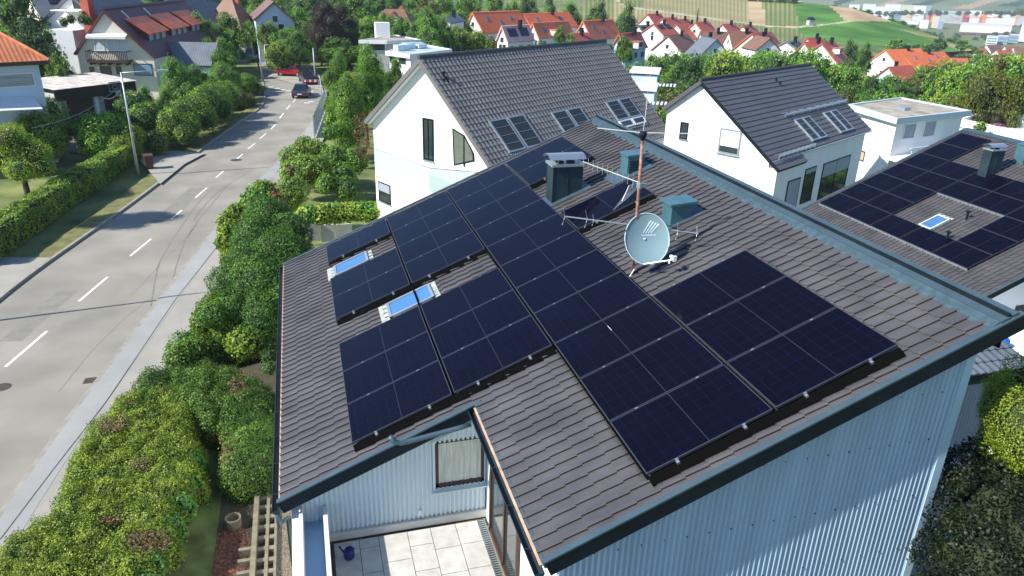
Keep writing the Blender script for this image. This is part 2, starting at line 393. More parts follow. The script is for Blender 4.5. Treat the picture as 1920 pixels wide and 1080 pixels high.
# skylights
def skylight(P, ua, ub, va, vb, parent, n0=-.13, gm=GLASSB, fm=ZINC, lead=True):
    s = SlopeMB(P); f = .06
    s.sb(ua, ub, va, va+f, n0, n0+.075); s.sb(ua, ub, vb-f, vb, n0, n0+.075); s.sb(ua, ua+f, va, vb, n0, n0+.073); s.sb(ub-f, ub, va, vb, n0, n0+.073)
    o = s.build('skylight', fm, parent)
    s = SlopeMB(P); s.sb(ua+f, ub-f, va+f, vb-f, n0+.03, n0+.055); s.build('pane', gm, o)
    if lead:
        s = SlopeMB(P); s.sb(ua-.18, ua, va-.05, vb+.05, n0+.012, n0+.04); s.build('flashing', mat('greenish_lead', (.34, .38, .34), .6, .3, 10), o)
        s = SlopeMB(P); s.sb(ub, ub+.12, va-.05, vb+.05, n0+.01, n0+.035); s.build('flashing', MATS['greenish_lead'], o)
    return o
skylight(RP, 1.12, 2.12, 7.13, 7.82, house); skylight(RP, .12, 1.02, 10.58, 11.25, house)
# chimney with a curved cowl
def chimney(P, x0, x1, y0, y1, zb, zt, parent, seam=True, cowl=True, m=None):
    cm = m or mat('chimney_sheet', (.030, .055, .070), .35, .25, 3, metal=.3)
    b = MB(); b.bx(x0, x1, y0, y1, zb, zt)
    if seam:
        for f_ in (.0, .5, 1.): xx = x0+(x1-x0)*f_; b.bx(xx-.008, xx+.008, y0-.012, y0, zb, zt)
    o = b.build('chimney', cm, parent)
    b = MB(); b.bx(x0-.04, x1+.04, y0-.05, y1+.04, zt, zt+.05); b.build('chimney_cap', ZINC, o)
    b = MB()
    for f_ in (.3, .68): b.lathe((x0+(x1-x0)*f_, (y0+y1)/2, zt+.052), [(0, .004), (.085, .004), (.09, .02), (.10, .02), (.10, 0)], 18)
    b.build('flue', mat('flue_soot', (.02, .018, .016), .7), o)
    if cowl:
        V_, F_ = [], []; K = 14; yc = (y0+y1)/2; rr = (y1-y0)*.62
        for x in (x0-.10, x1+.06):
            for q in (0, .008):
                for k in range(K+1):
                    th = math.pi*(.14+.72*k/K); V_.append((x, yc+(rr+q)*math.cos(th)*1.02, zt+.09+(rr+q)*.62*math.sin(th)))
        n = K+1
        for k in range(K):
            F_ += [(k, k+1, 2*n+k+1, 2*n+k), (n+k, 3*n+k, 3*n+k+1, n+k+1), (k, n+k, n+k+1, k+1), (2*n+k, 2*n+k+1, 3*n+k+1, 3*n+k)]
        F_ += [(0, 2*n, 3*n, n), (K, n+K, 3*n+K, 2*n+K)]
        MB().add(V_, F_).build('cowl', ALU, o, smooth=False)
        b = MB()
        for xx in (x0+.12, x1-.1):
            for yy in (y0+.04, y1-.04): b.bx(xx-.01, xx+.01, yy-.01, yy+.01, zt+.05, zt+.2)
        b.build('cowl_stay', ZINC, o)
    return o
ch = chimney(RP, 5.00, 5.70, 8.93, 9.36, 9.2, 10.36, house)
s = SlopeMB(RP); s.sb(5.28, 6.36, 8.80, 9.48, -.13, -.085); s.build('flashing', SHEET, ch)
# two vent boxes
vm = mat('vent_box_sheet', (.075, .17, .21), .38, .15, 3, metal=.3)
def ventbox(x0, x1, y0, y1, zb, zt, lid, parent):
    b = MB(); b.prism([(x0, y0, zb), (x1, y0, zb), (x1, y0, zt+.02), (x0, y0, zt-.02)], (0, y1-y0, 0))
    o = b.build('vent_box', vm, parent)
    b = MB(); b.prism([(x0-lid, y0-lid, zt-.015), (x1+lid*1.5, y0-lid, zt+.035), (x1+lid*1.5, y0-lid, zt+.075), (x0-lid, y0-lid, zt+.025)], (0, y1-y0+2*lid, 0))
    b.build('lid', vm, o); return o
v1 = ventbox(6.18, 6.60, 5.48, 5.86, 9.7, 10.42, .055, house)
s = SlopeMB(RP); s.sb(6.55, 7.4, 5.40, 5.94, -.13, -.09); s.build('flashing', SHEET, v1)
v2 = ventbox(6.62, 7.02, 8.55, 8.95, 9.9, 10.62, .03, house)
b = MB()
for k in range(6): b.bx(6.66, 6.98, 8.53, 8.548, 10.18+k*.06, 10.21+k*.06)
b.build('louvre', BLACK, v2)
s = SlopeMB(RP); s.sb(6.75, 7.75, 8.35, 9.05, -.13, -.09); s.build('flashing', SHEET, v2)
# ------------------------------------------------------------ solar panels
def panel_glass():
    m, n, b = newmat('solar_cell_glass'); L = n.links.new
    tc = n.nodes.new('ShaderNodeTexCoord'); sp = n.nodes.new('ShaderNodeSeparateXYZ'); L(tc.outputs['Object'], sp.inputs[0])
    def grid(src, period, off, w):
        a = n.nodes.new('ShaderNodeMath'); a.operation = 'ADD'; a.inputs[1].default_value = off+50*period; L(src, a.inputs[0])
        d = n.nodes.new('ShaderNodeMath'); d.operation = 'DIVIDE'; d.inputs[1].default_value = period; L(a.outputs[0], d.inputs[0])
        f = n.nodes.new('ShaderNodeMath'); f.operation = 'FRACT'; L(d.outputs[0], f.inputs[0])
        c = n.nodes.new('ShaderNodeMath'); c.operation = 'LESS_THAN'; c.inputs[1].default_value = w/period; L(f.outputs[0], c.inputs[0]); return c.outputs[0]
    gx = grid(sp.outputs[0], .1838, .0035, .007); gy = grid(sp.outputs[1], .1828, .0035, .007)
    cx = grid(sp.outputs[0], 4, .005, .010)
    mx = n.nodes.new('ShaderNodeMath'); mx.operation = 'MAXIMUM'; L(gx, mx.inputs[0]); L(gy, mx.inputs[1])
    nz = n.nodes.new('ShaderNodeTexNoise'); nz.inputs['Scale'].default_value = 1.7; L(tc.outputs['Object'], nz.inputs['Vector'])
    oi = n.nodes.new('ShaderNodeObjectInfo')
    c0 = n.nodes.new('ShaderNodeMix'); c0.data_type = 'RGBA'; c0.inputs[6].default_value = (.0022, .0024, .0065, 1); c0.inputs[7].default_value = (.0036, .004, .012, 1)
    L(nz.outputs[0], c0.inputs[0])
    c1 = n.nodes.new('ShaderNodeMix'); c1.data_type = 'RGBA'; c1.inputs[7].default_value = (.006, .006, .026, 1); L(mx.outputs[0], c1.inputs[0]); L(c0.outputs[2], c1.inputs[6])
    c2 = n.nodes.new('ShaderNodeMix'); c2.data_type = 'RGBA'; c2.inputs[7].default_value = (.028, .03, .05, 1); L(cx, c2.inputs[0]); L(c1.outputs[2], c2.inputs[6])
    L(c2.outputs[2], b.inputs['Base Color']); b.inputs['Roughness'].default_value = .13; b.inputs['Specular IOR Level'].default_value = .09
    mr = n.nodes.new('ShaderNodeMapRange'); mr.inputs['To Min'].default_value = .10; mr.inputs['To Max'].default_value = .2; L(oi.outputs['Random'], mr.inputs[0]); L(mr.outputs[0], b.inputs['Roughness'])
    return m
PG = panel_glass(); PF = mat('black_anodised_frame', (.085, .095, .115), .35, .1, metal=.5)
def make_panel():
    root = thing('solar_panel', 'x', 'solar panel')
    L_, W_, f = 1.722, 1.134, .011
    b = MB(); b.bx(-L_/2, L_/2, -W_/2, -W_/2+f, -.035, 0); b.bx(-L_/2, L_/2, W_/2-f, W_/2, -.035, 0); b.bx(-L_/2, -L_/2+f, -W_/2+f, W_/2-f, -.035, 0); b.bx(L_/2-f, L_/2, -W_/2+f, W_/2-f, -.035, 0)
    b.build('frame', PF, root, local=True)
    b = MB(); b.bx(-L_/2+f, L_/2-f, -W_/2+f, W_/2-f, -.03, -.0015); b.build('glass', PG, root, local=True)
    return root
proto = make_panel(); first = [True]
def place_panel(loc, rot, label, group):
    o = proto if first[0] else copy_tree(proto)
    first[0] = False
    o.location = [float(a) for a in loc]; o.rotation_euler = rot; o['label'] = label; o['group'] = group; return o
ORD = ['first', 'second', 'third', 'fourth', 'fifth', 'sixth', 'seventh', 'eighth', 'ninth', 'tenth', 'eleventh']
cells = {0: [3, 4, 5, 7, 8, 10], 1: [3, 4, 5, 7, 8, 9, 10], 2: list(range(11)), 3: [0, 1, 2, 6, 9, 10]}
cln = ['first column from street', 'second column from street', 'third column from street', 'column nearest ridge']
for c, rows in cells.items():
    for r in rows:
        place_panel(RP((c+.5)*PU, (r+.5)*PV, 0), (0, -SL, 0), 'black solar panel on near roof, %s, %s row from front' % (cln[c], ORD[r]), 'solar panels on the near roof')
# rails, clamps and bird-guard mesh
def run(name, b, label, cat, m, group=None, **k): return tag(b.build(name, m, **k), label, cat, group)
for c, rows in cells.items():
    runs = []; st = rows[0]; pv = rows[0]
    for r in rows[1:]+[99]:
        if r != pv+1: runs.append((st, pv)); st = r
        pv = r
    for (a, z) in runs:
        for k, off in enumerate((.24, .76)):
            s = SlopeMB(RP); u = (c+off)*PU
            s.sb(u-.02, u+.02, a*PV-.03, (z+1)*PV+.02, -.10, -.037)
            for r in range(a, z+2):
                s.sb(u-.02, u+.02, r*PV-.009, r*PV+.009, -.04, .003)
            s.sb(u-.02, u+.02, a*PV-.035, a*PV-.005, -.07, -.03)
            nm = 'lower' if k == 0 else 'upper'
            run('mounting_rail', s, '%s aluminium rail under panels, %s, rows %d to %d from front' % (nm, cln[c], a+1, z+1), 'mounting rail', ALU, 'mounting rails under the solar panels')
GUARD = mat('black_wire_mesh', (.003, .003, .003), .9, .1, spec=.05)
def guard(ua, ub, v, label, along='u'):
    b = SlopeMB(RP); L_ = abs(ub-ua); n = int(L_/.012)
    if along == 'u':
        b.prism([RP(ua, v+.004, -.038), RP(ua, v-.095, -.112), RP(ua, v-.088, -.118), RP(ua, v+.01, -.05)], UV*(ub-ua))
        for i in range(n):
            u = ua+L_*i/n; l = rng.uniform(.03, .085)
            b.add([RP(u, v-.08, -.10), RP(u+.004, v-.08, -.10), RP(u+.002+rng.uniform(-.008, .008), v-.08-l, -.115+rng.uniform(-.005, .02))], [(0, 1, 2)])
    else:
        b.sb(v-.002, v+.002, ua, ub, -.115, -.045)
        for i in range(n):
            y = ua+L_*i/n; l = rng.uniform(.02, .07)
            b.add([RP(v, y, -.06), RP(v, y+.004, -.06), RP(v-l*1.5, y+rng.uniform(-.02, .02), -.115+rng.uniform(-.01, .02))], [(0, 1, 2)])
    run('bird_guard', b, label, 'bird guard', GUARD, 'bird guards round the solar panels')
guard(2*PU+.02, 4*PU-.02, -.012, 'black wire bird guard along the front edge of the foremost panels')
guard(.02, 2*PU-.02, 3*PV-.012, 'black wire bird guard along the front edge of the panels above the terrace')
guard(.02, 2*PU-.02, 7*PV-.012, 'black wire bird guard in front of the panels behind the near skylight')
guard(.02, PU-.02, 10*PV-.012, 'black wire bird guard in front of the far left corner panel')
guard(3*PU+.02, 4*PU-.02, 6*PV-.012, 'black wire bird guard under the lone panel behind the antenna mast')
guard(3*PU+.02, 4*PU-.02, 9*PV-.012, 'black wire bird guard under the panels behind the big chimney')
guard(.0, 3*PV, 2*PU+.008, 'black wire bird guard down the left side of the foremost panels', 'v')
guard(6*PV, 7*PV, 2*PU+.008, 'black wire bird guard at the right end of the near skylight gap', 'v')
for c in (1, 2, 3):  # black strips added in the panel gaps to give them dark shade
    s = SlopeMB(RP); s.sb(c*PU-.019, c*PU+.019, (3 if c == 1 else 0 if c == 3 else 3)*PV, (7 if c == 3 else 11)*PV, -.09, -.045)
    run('gap_shade_strip', s, 'black cable duct in the gap at the %s side of panel %s' % ('upper', cln[c-1]), 'cable duct', GUARD)
# a scrap of white stuff on the glass
tag(MB().tube([RP(2.5*PU, 2.80*PV, .003), RP(2.5*PU, 2.66*PV, .003)], .004, 5).build('paper_strip', FRAMEW), 'thin white paper strip lying on a dark solar panel', 'paper scrap')
# ------------------------------------------------------------ antenna mast and dish
mb = np.array([5.05, 4.55, 9.5])
mast = thing('antenna_mast', 'rusty antenna pole with two rake aerials on the near roof', 'antenna', mb)
MB().tube([mb-(0, 0, .12), (5.03, 4.56, 10.7), (5.01, 4.57, 11.98)], .027, 12).build('pole', RUST, mast, smooth=True)
b = MB(); b.lathe((5.01, 4.57, 11.93), [(0, .08), (.05, .07), (.068, .03), (.06, -.01), (.04, -.04), (.035, -.07)], 14); b.build('mast_head', DARK, mast, smooth=True)
b = MB()
b.tube([(4.30, 4.80, 12.03), (5.0, 4.57, 11.98), (5.72, 4.40, 11.98)], .007, 6); b.tube([(5.01, 4.57, 12.0), (5.03, 4.57, 12.5)], .004, 6); b.tube([(5.01, 4.57, 12.4), (5.05, 4.57, 13.1)], .002, 5)
b.build('cross_dipole', FRAMEW, mast)
b = MB(); p0 = np.array([5.06, 4.60, 11.13]); p1 = np.array([4.50, 5.86, 11.22])
b.tube([p0, p1], .012, 8); dirv = (p1-p0)/np.linalg.norm(p1-p0); side = np.cross(dirv, (0, 0, 1))
for k in range(11):
    p = p0+(p1-p0)*(.12+.087*k); el = .10 if k else .14
    b.tube([p-np.array([0, 0, el])+side*.0, p+np.array([0, 0, el])], .005, 6)
b.build('rake_aerial', ALU, mast)
b = MB()
for k in range(9):
    q = p0+np.array([-.16+.01*k, -.02, -.02]); b.tube([q+side*.02*k, q+np.array([-.30-.02*k, .0, -.42+.015*k])+side*.05*k], .0022, 4)
b.tube([p0+np.array([-.05, 0, -.0]), p0+np.array([-.2, 0, -.03]), p0+np.array([-.33, -.05, -.28])], .006, 6)
b.tube([p0+(p1-p0)*.05, p0+np.array([-.12, 0, .03]), p0+np.array([-.2, .02, -.2])], .004, 6)
b.build('reflector_grid', ZINC, mast)
b = MB(); b.lathe((5.03, 4.56, 11.1), [(.034, -.05), (.05, -.04), (.05, .04), (.034, .05)], 10); b.bx(5.03, 5.16, 4.53, 4.57, 11.1, 11.14); b.build('clamp', ZINC, mast)
b = MB(); q0 = np.array([3.98, 5.22, 10.42]); q1 = np.array([6.05, 4.22, 10.30])
b.tube([q0, (q0+q1)/2, q1], .013, 8)
for p, el in ((q0, .24), (q0+(q1-q0)*.17, .24), (q0+(q1-q0)*.22, .16), (q0+(q1-q0)*.85, .24), (q0+(q1-q0)*.99, .2)):
    d = np.array([.20, .22, .35]); d /= np.linalg.norm(d); b.tube([p-d*el*.7, p, p+d*np.array([-.7, -.7, 1])*el], .006, 6)
b.build('rake_aerial', ALU, mast)
b = MB(); b.tube([(5.05, 4.50, 9.62), (4.90, 4.38, 9.50), (4.82, 4.25, 9.30)], .012, 6); b.build('stay', FRAMEW, mast)
# dish
dc = np.array([5.17, 4.36, 10.215])
dish = thing('satellite_dish', 'blue grey satellite dish on the rusty antenna pole', 'satellite dish', dc)
az, el = R_(188), R_(24); nn = np.array([math.sin(az)*math.cos(el), math.cos(az)*math.cos(el), math.sin(el)])
rx = np.cross((0, 0, 1), nn); rx /= np.linalg.norm(rx); ux = np.cross(nn, rx)
V_, F_ = [], []; K, J = 48, 10
def dpt(r, th, off=0): return dc+rx*(r*.39*math.cos(th))+ux*(r*.44*math.sin(th))+nn*(.075*r*r-.075+off)
for j in range(J+1):
    for k in range(K): V_.append(dpt(max(j/J, .001), 2*math.pi*k/K))
for j in range(J):
    for k in range(K): F_.append((j*K+k, j*K+(k+1) % K, (j+1)*K+(k+1) % K, (j+1)*K+k))
o1 = len(V_)
for j in range(J+1):
    for k in range(K): V_.append(dpt(max(j/J, .001)*1.0, 2*math.pi*k/K, -.012))
for j in range(J):
    for k in range(K): F_.append((o1+j*K+k, o1+(j+1)*K+k, o1+(j+1)*K+(k+1) % K, o1+j*K+(k+1) % K))
MB().add(V_, F_).build('reflector', mat('dish_enamel', (.20, .30, .33), .38, .08, 2), dish, smooth=True)
b = MB(); b.tube([dpt(1.0, 2*math.pi*k/K) for k in range(K+1)], .009, 6, cap=False); b.build('rim', mat('dish_rim', (.45, .58, .62), .4), dish, smooth=True)
def onD(a, c, off=.004):
    r = math.hypot(a, c); return dpt(r, math.atan2(c, a), off)
b = MB()
for k in range(4):
    xx = -.13+.115*k-.14+.1; top = .80-.08*k-.0
    b.quad(onD(xx+.02, .24), onD(xx+.075, .24), onD(xx+.36+.055, .70-.045*k), onD(xx+.36, .74-.045*k))
for k in range(13): b.quad(onD(-.20+.05*k, .14), onD(-.165+.05*k, .14), onD(-.165+.05*k, .18), onD(-.20+.05*k, .18))
b.build('emblem', mat('emblem_white', (.62, .78, .85), .5), dish)
tip = dc+nn*.30-ux*.38+rx*.33
b = MB(); st = dpt(.98, R_(-100), -.01); b.tube([st, tip], .014, 8); b.tube([dc-nn*.08, np.array([5.05, 4.53, 10.18])], .03, 8); b.bx(5.0, 5.1, 4.49, 4.6, 10.05, 10.3); b.build('feed_arm', ZINC, dish)
b = MB(); b.tube([tip+np.array([0, 0, .0]), tip-nn*.05+np.array([0, 0, .06]), tip-nn*.10+np.array([0, 0, .07])], [.028, .032, .03], 12); b.box(tip+np.array([.03, 0, .02]), (.06, .05, .09)); b.tube([tip-nn*.08+np.array([-.03, 0, .0]), tip+np.array([-.06, 0, -.05])], .018, 8)
b.build('receiver_head', FRAMEW, dish)
# ============================================================ FOLIAGE
def leaf_mesh(name, C, Nn, size, mats, core=None, two=None, ar=.62):
    """C centres, Nn outward normals: one leaf-sized diamond each"""
    n = len(C); C = np.asarray(C, float); Nn = np.asarray(Nn, float)+nr.normal(0, .55, (n, 3))
    Nn /= np.linalg.norm(Nn, axis=1, keepdims=True)+1e-9
    t = np.cross(Nn, nr.normal(0, 1, (n, 3))); t /= np.linalg.norm(t, axis=1, keepdims=True)+1e-9
    b = np.cross(Nn, t); sz = (np.asarray(size)*nr.uniform(.6, 1.3, n))[:, None]
    V = np.stack([C-t*sz, C+b*sz*ar, C+t*sz, C-b*sz*ar], 1).reshape(-1, 3)
    cv, cf = core if core else (np.zeros((0, 3)), [])
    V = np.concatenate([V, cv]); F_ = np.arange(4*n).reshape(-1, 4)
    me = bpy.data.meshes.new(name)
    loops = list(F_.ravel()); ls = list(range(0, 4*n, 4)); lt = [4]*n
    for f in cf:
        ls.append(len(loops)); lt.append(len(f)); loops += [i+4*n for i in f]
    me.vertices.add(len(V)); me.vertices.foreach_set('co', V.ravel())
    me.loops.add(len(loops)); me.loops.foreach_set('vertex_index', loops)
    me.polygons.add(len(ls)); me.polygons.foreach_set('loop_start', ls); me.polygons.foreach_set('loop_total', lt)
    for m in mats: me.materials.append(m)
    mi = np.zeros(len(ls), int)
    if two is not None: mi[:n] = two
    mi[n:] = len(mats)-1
    me.polygons.foreach_set('material_index', mi); me.update(calc_edges=True); return me
def ico(c, r, sub=2, amp=.2, seed=0):
    import bmesh
    bm = bmesh.new(); bmesh.ops.create_icosphere(bm, subdivisions=sub, radius=1)
    V = np.array([v.co for v in bm.verts]); F_ = [tuple(v.index for v in f.verts) for f in bm.faces]; bm.free()
    d = np.array([1+amp*noise.noise(Vector(v*1.7+seed)) for v in V])[:, None]
    return V*d*np.array(r)+np.array(c), F_
def sph(n):
    v = nr.normal(0, 1, (n, 3)); return v/np.linalg.norm(v, axis=1, keepdims=True)
def _fn(p):
    x, y, z = p[:, 0], p[:, 1], p[:, 2]     # cheap smooth pseudo-noise
    return (np.sin(1.9*x+1.3*np.sin(1.7*y+z))+np.sin(2.3*y+1.1*np.sin(1.9*z+x*1.3)+1)+np.sin(2.1*z+1.2*np.sin(2.3*x-y)+2))/3
def blobs_leaves(bl, dens, size, drop=.93, rough=.16):
    """bl: ellipsoids (c, r). leaves on their joint surface, in ragged tufts"""
    Cs, Ns = [], []
    for (c, r) in bl:
        c = np.array(c, float); r = np.array(r, float)
        area = 4*math.pi*((r[0]*r[1])**1.6/3+(r[0]*r[2])**1.6/3+(r[1]*r[2])**1.6/3)**(1/1.6)
        n = int(area*dens); d = sph(n)
        rad = (1+nr.normal(0, .07, n)+rough*_fn((c/r.mean())*.9+d*1.9)+rough*.6*_fn(d*4.3+c/r.mean()*2+9))[:, None]; P = c+d*r*rad; Nn = d/r
        Nn /= np.linalg.norm(Nn, axis=1, keepdims=True); ok = np.ones(n, bool)
        for (c2, r2) in bl:
            if c2 is c or (np.array(c2) == c).all(): continue
            ok &= (((P-np.array(c2))/np.array(r2))**2).sum(1) > drop**2
        Cs.append(P[ok]); Ns.append(Nn[ok])
    return np.concatenate(Cs), np.concatenate(Ns)
def join_cores(bl, k=.86, sub=2):
    V, F_ = [], []; o = 0
    for i, (c, r) in enumerate(bl):
        v, f = ico(c, np.array(r)*k, sub, .25, i*3.1); V.append(v); F_ += [tuple(a+o for a in q) for q in f]; o += len(v)
    return np.concatenate(V), F_
def bush(name, label, cat, bl, m, dens=260, size=.05, group=None, m2=None, f2=.3, stem=None, kind=None, k=.86):
    """bl in world space; foliage child + stems child"""
    allc = np.array([c for c, r in bl]); z0 = min(c[2]-r[2] for c, r in bl); base = np.array([allc[:, 0].mean(), allc[:, 1].mean(), z0])
    C, Nn = blobs_leaves(bl, dens, size)
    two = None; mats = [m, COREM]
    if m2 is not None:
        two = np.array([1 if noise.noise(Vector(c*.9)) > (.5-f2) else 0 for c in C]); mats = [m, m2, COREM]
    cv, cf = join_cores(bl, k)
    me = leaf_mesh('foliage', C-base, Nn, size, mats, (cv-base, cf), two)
    if stem:
        root = thing(name, label, cat, base, 0, group); o = bpy.data.objects.new('foliage', me); col.objects.link(o); o.parent = root
        b = MB(); b.tube([(0, 0, -stem), (.02, 0, (allc[:, 2].mean()-z0)*1.0)], [.09, .04], 8); b.build('trunk', BARK, root, local=True); return root
    o = bpy.data.objects.new(name, me); col.objects.link(o); o.location = base; return tag(o, label, cat, group, kind)
def hedge(name, label, pts, width, z0, z1, m, size=.05, dens=330, m2=None, f2=.3, bump=.12, group=None, cat='hedge'):
    """clipped hedge along a polyline of (x,y[,z])"""
    P = [np.array(p[:2], float) for p in pts]; Cs, Ns = [], []; cb = MB()
    for a, b in zip(P[:-1], P[1:]):
        L_ = np.linalg.norm(b-a); t = (b-a)/L_; s_ = np.array([t[1], -t[0]]); H = z1-z0; hw = width/2
        per = [(L_*width, 'top'), (L_*H, 'l'), (L_*H, 'r'), (width*H, 'a'), (width*H, 'b')]
        for ar, kd in per:
            n = int(ar*dens); u = nr.uniform(0, L_, n); v = nr.uniform(-hw, hw, n); h = nr.uniform(0, H, n)
            if kd == 'top': h[:] = H; nm = (0, 0, 1)
            elif kd == 'l': v[:] = -hw; nm = (-s_[0], -s_[1], .2)
            elif kd == 'r': v[:] = hw; nm = (s_[0], s_[1], .2)
            elif kd == 'a': u[:] = 0; nm = (-t[0], -t[1], .2)
            else: u[:] = L_; nm = (t[0], t[1], .2)
            q = a+t*u[:, None]+s_*v[:, None]; X = np.column_stack([q, z0+h]); nm = np.array(nm)
            # round the edges and add bumps
            e = np.clip((np.abs(v)/hw-.7)/.3, 0, 1)*np.clip((h/H-.7)/.3, 0, 1); X[:, 2] -= e*.12*H
            bumps = np.array([noise.noise(Vector(x*1.1))+.6*noise.noise(Vector(x*3.1)) for x in X])
            X += nm*(bumps*bump)[:, None]+nr.normal(0, size*.4, X.shape)
            Cs.append(X); Ns.append(np.tile(nm, (n, 1)))
        cb.box(((a+b)[0]/2, (a+b)[1]/2, z0+H*.47), (L_-.16, width-.22, H*.9), rz=math.atan2(t[1], t[0]))
    C = np.concatenate(Cs); Nn = np.concatenate(Ns)
    base = np.array([C[:, 0].mean(), C[:, 1].mean(), z0])
    two = None; mats = [m, COREM]
    if m2 is not None:
        two = np.array([1 if noise.noise(Vector(c*.8)) > (.5-f2) else 0 for c in C]); mats = [m, m2, COREM]
    me = leaf_mesh('hedge', C-base, Nn, size, mats, (np.array(cb.v)-base, cb.f), two)
    o = bpy.data.objects.new(name, me); col.objects.link(o); o.location = base; return tag(o, label, cat, group)
# crowns: unit models (radius 1, centre 0) shared by every tree of the same kind
def crown_model(kind, seed, leaves, size, m, m2=None, f2=.25):
    r = random.Random(seed); bl = []
    if kind == 'round':
        bl.append(((0, 0, 0), (.62, .62, .62)))
        for i in range(24):
            th = r.uniform(0, 6.28); ph = r.uniform(-.9, 1.4); d = .66+r.uniform(-.2, .16); q = r.uniform(.16, .40)
            bl.append(((d*math.cos(th)*math.cos(ph), d*math.sin(th)*math.cos(ph), d*math.sin(ph)), (q, q, q*.85)))
    elif kind == 'column':
        for i in range(20):
            th = r.uniform(0, 6.28); z = -1+2*i/19; d = .42*math.sqrt(max(.05, 1-abs(z)**2.2)); q = r.uniform(.3, .45)
            bl.append(((d*math.cos(th), d*math.sin(th), z*.72), (q, q, .26)))
    elif kind == 'cone':
        for i in range(26):
            th = r.uniform(0, 6.28); z = i/25; d = .62*(1-z)**.9; q = .16+.3*(1-z)
            bl.append(((d*math.cos(th), d*math.sin(th), z*1.8-.85), (q, q, .17)))
    C, Nn = blobs_leaves(bl, 1, size, .9)
    bl2 = bl; area = sum(4*math.pi*a[1][0]*a[1][2] for a in bl); C, Nn = blobs_leaves(bl2, leaves/area, size, .9)
    k = nr.rand(len(C)) < .3; C = C.copy(); C[k] *= nr.uniform(.76, 1.10, (k.sum(), 1))
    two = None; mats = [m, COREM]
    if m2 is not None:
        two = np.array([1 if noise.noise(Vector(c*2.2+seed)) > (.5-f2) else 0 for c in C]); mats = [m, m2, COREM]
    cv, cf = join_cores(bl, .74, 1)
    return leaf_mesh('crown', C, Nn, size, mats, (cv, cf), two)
def trunk_model(seed):
    r = random.Random(seed); b = MB()
    b.tube([(0, 0, 0), (.02, .01, .35), (0, .03, .75)], [.11, .08, .05], 8)
    for i in range(5):
        th = i*1.26+r.uniform(-.3, .3); z = r.uniform(.35, .6); b.tube([(0, 0, z), (.16*math.cos(th), .16*math.sin(th), z+.16), (.34*math.cos(th), .34*math.sin(th), z+.36)], [.045, .03, .012], 6)
    me = bpy.data.meshes.new('trunk'); me.from_pydata(b.v, [], b.f); me.materials.append(BARK); return me
TR = [trunk_model(i) for i in range(2)]
CRN = {}
def cm(key):
    if key not in CRN:
        spec = {'g': ('round', LEAFG, None), 'd': ('round', LEAFD, LEAFG), 'y': ('round', LEAFY, LEAFG), 'o': ('round', LEAFO, None), 'p': ('round', LEAFP, None),
                'm': ('round', LEAFG, LEAFD), 'k': ('column', LEAFG, LEAFY), 'q': ('column', LEAFD, None), 'n': ('cone', LEAFN, None), 'r': ('round', LEAFR, LEAFO)}[key[0]]
        n, s_ = {'1': (1700, .075), '2': (9500, .032), '3': (30000, .020)}[key[1]]
        CRN[key] = crown_model(spec[0], hash_(key), n, s_, spec[1], spec[2])
    return CRN[key]
def hash_(k): return sum(ord(c)*(i+3) for i, c in enumerate(k))
def tree(key, x, y, zg, top, rad, label, group=None, name=None, cat='tree', rz=None, sz=None):
    """crown radius rad, top z"""
    nm = name or {'n': 'conifer', 'q': 'columnar_tree', 'k': 'columnar_tree', 'p': 'copper_beech'}.get(key[0], 'leafy_tree')
    root = thing(nm, label, cat, (x, y, zg), rz if rz is not None else rng.uniform(0, 6.28), group)
    h = top-zg
    rzv = sz if sz else (min(rad*1.7, h*.5) if key[0] not in 'nkq' else h*.5)
    o = bpy.data.objects.new('crown', cm(key)); col.objects.link(o); o.parent = root
    o.location = (0, 0, h-rzv); o.scale = (rad, rad, rzv)
    t = bpy.data.objects.new('trunk', TR[hash_(key) % 2]); col.objects.link(t); t.parent = root; t.scale = (max(rad*.8, .8),)*2+(max(h-rzv*.6, .5),)
    return root
# ============================================================ TERRAIN
DT = [0, 45, 90, 170, 280, 500, 900, 1500, 2200, 2800]; ZR = [0, -1.5, -6.5, -11, -16, -36, -60, -60, -60, 40]
DL = [0, 400, 900, 2000, 2800]; ZL = [0, 0, 10, 30, 60]
def zt(x, y):
    dx, dy = x-CAM[0], y-CAM[1]; D = math.hypot(dx, dy); a = math.degrees(math.atan2(dx, dy))
    wgt = min(1, max(0, (a-4)/24)) if dy > 0 or dx > 0 else 0; wgt = wgt*wgt*(3-2*wgt)
    zz = wgt*np.interp(D, DT, ZR)+(1-wgt)*np.interp(D, DL, ZL)
    return float(zz)
def grid_mesh(name, f, us, vs, m, label=None, kind='structure', smooth=True, mi=None):
    V_ = [f(u, v) for u in us for v in vs]; n = len(vs)
    F_ = [(i*n+j, (i+1)*n+j, (i+1)*n+j+1, i*n+j+1) for i in range(len(us)-1) for j in range(n-1)]
    b = MB(); b.add(V_, F_)
    if mi is not None: b.m = [mi(us[i], vs[j]) for i in range(len(us)-1) for j in range(n-1)]
    o = b.build(name, m, smooth=smooth, local=True); return tag(o, label, None, None, kind)
GRASS = mat('dry_garden_grass', (.075, .13, .025), .95, .35, .35, bump=.6, bscale=14, c2=(.17, .19, .06))
grid_mesh('ground', lambda a, D: (CAM[0]+D*math.sin(a), CAM[1]+D*math.cos(a), zt(CAM[0]+D*math.sin(a), CAM[1]+D*math.cos(a))-.06),
          [R_(-180+3*i) for i in range(121)], [0, 3, 6, 10, 15, 20, 26, 34, 45, 60, 78, 100, 130, 170, 220, 280, 350, 430, 520, 640, 780, 900, 1150, 1500, 1900, 2200, 2500, 2800, 3600], GRASS)
ASPH = mat('worn_asphalt', (.235, .222, .188), .9, .10, .35, bump=.35, bscale=90, c2=(.285, .268, .228))
ASPH2 = mat('grey_pavement', (.32, .305, .27), .9, .10, .6, bump=.3, bscale=90)
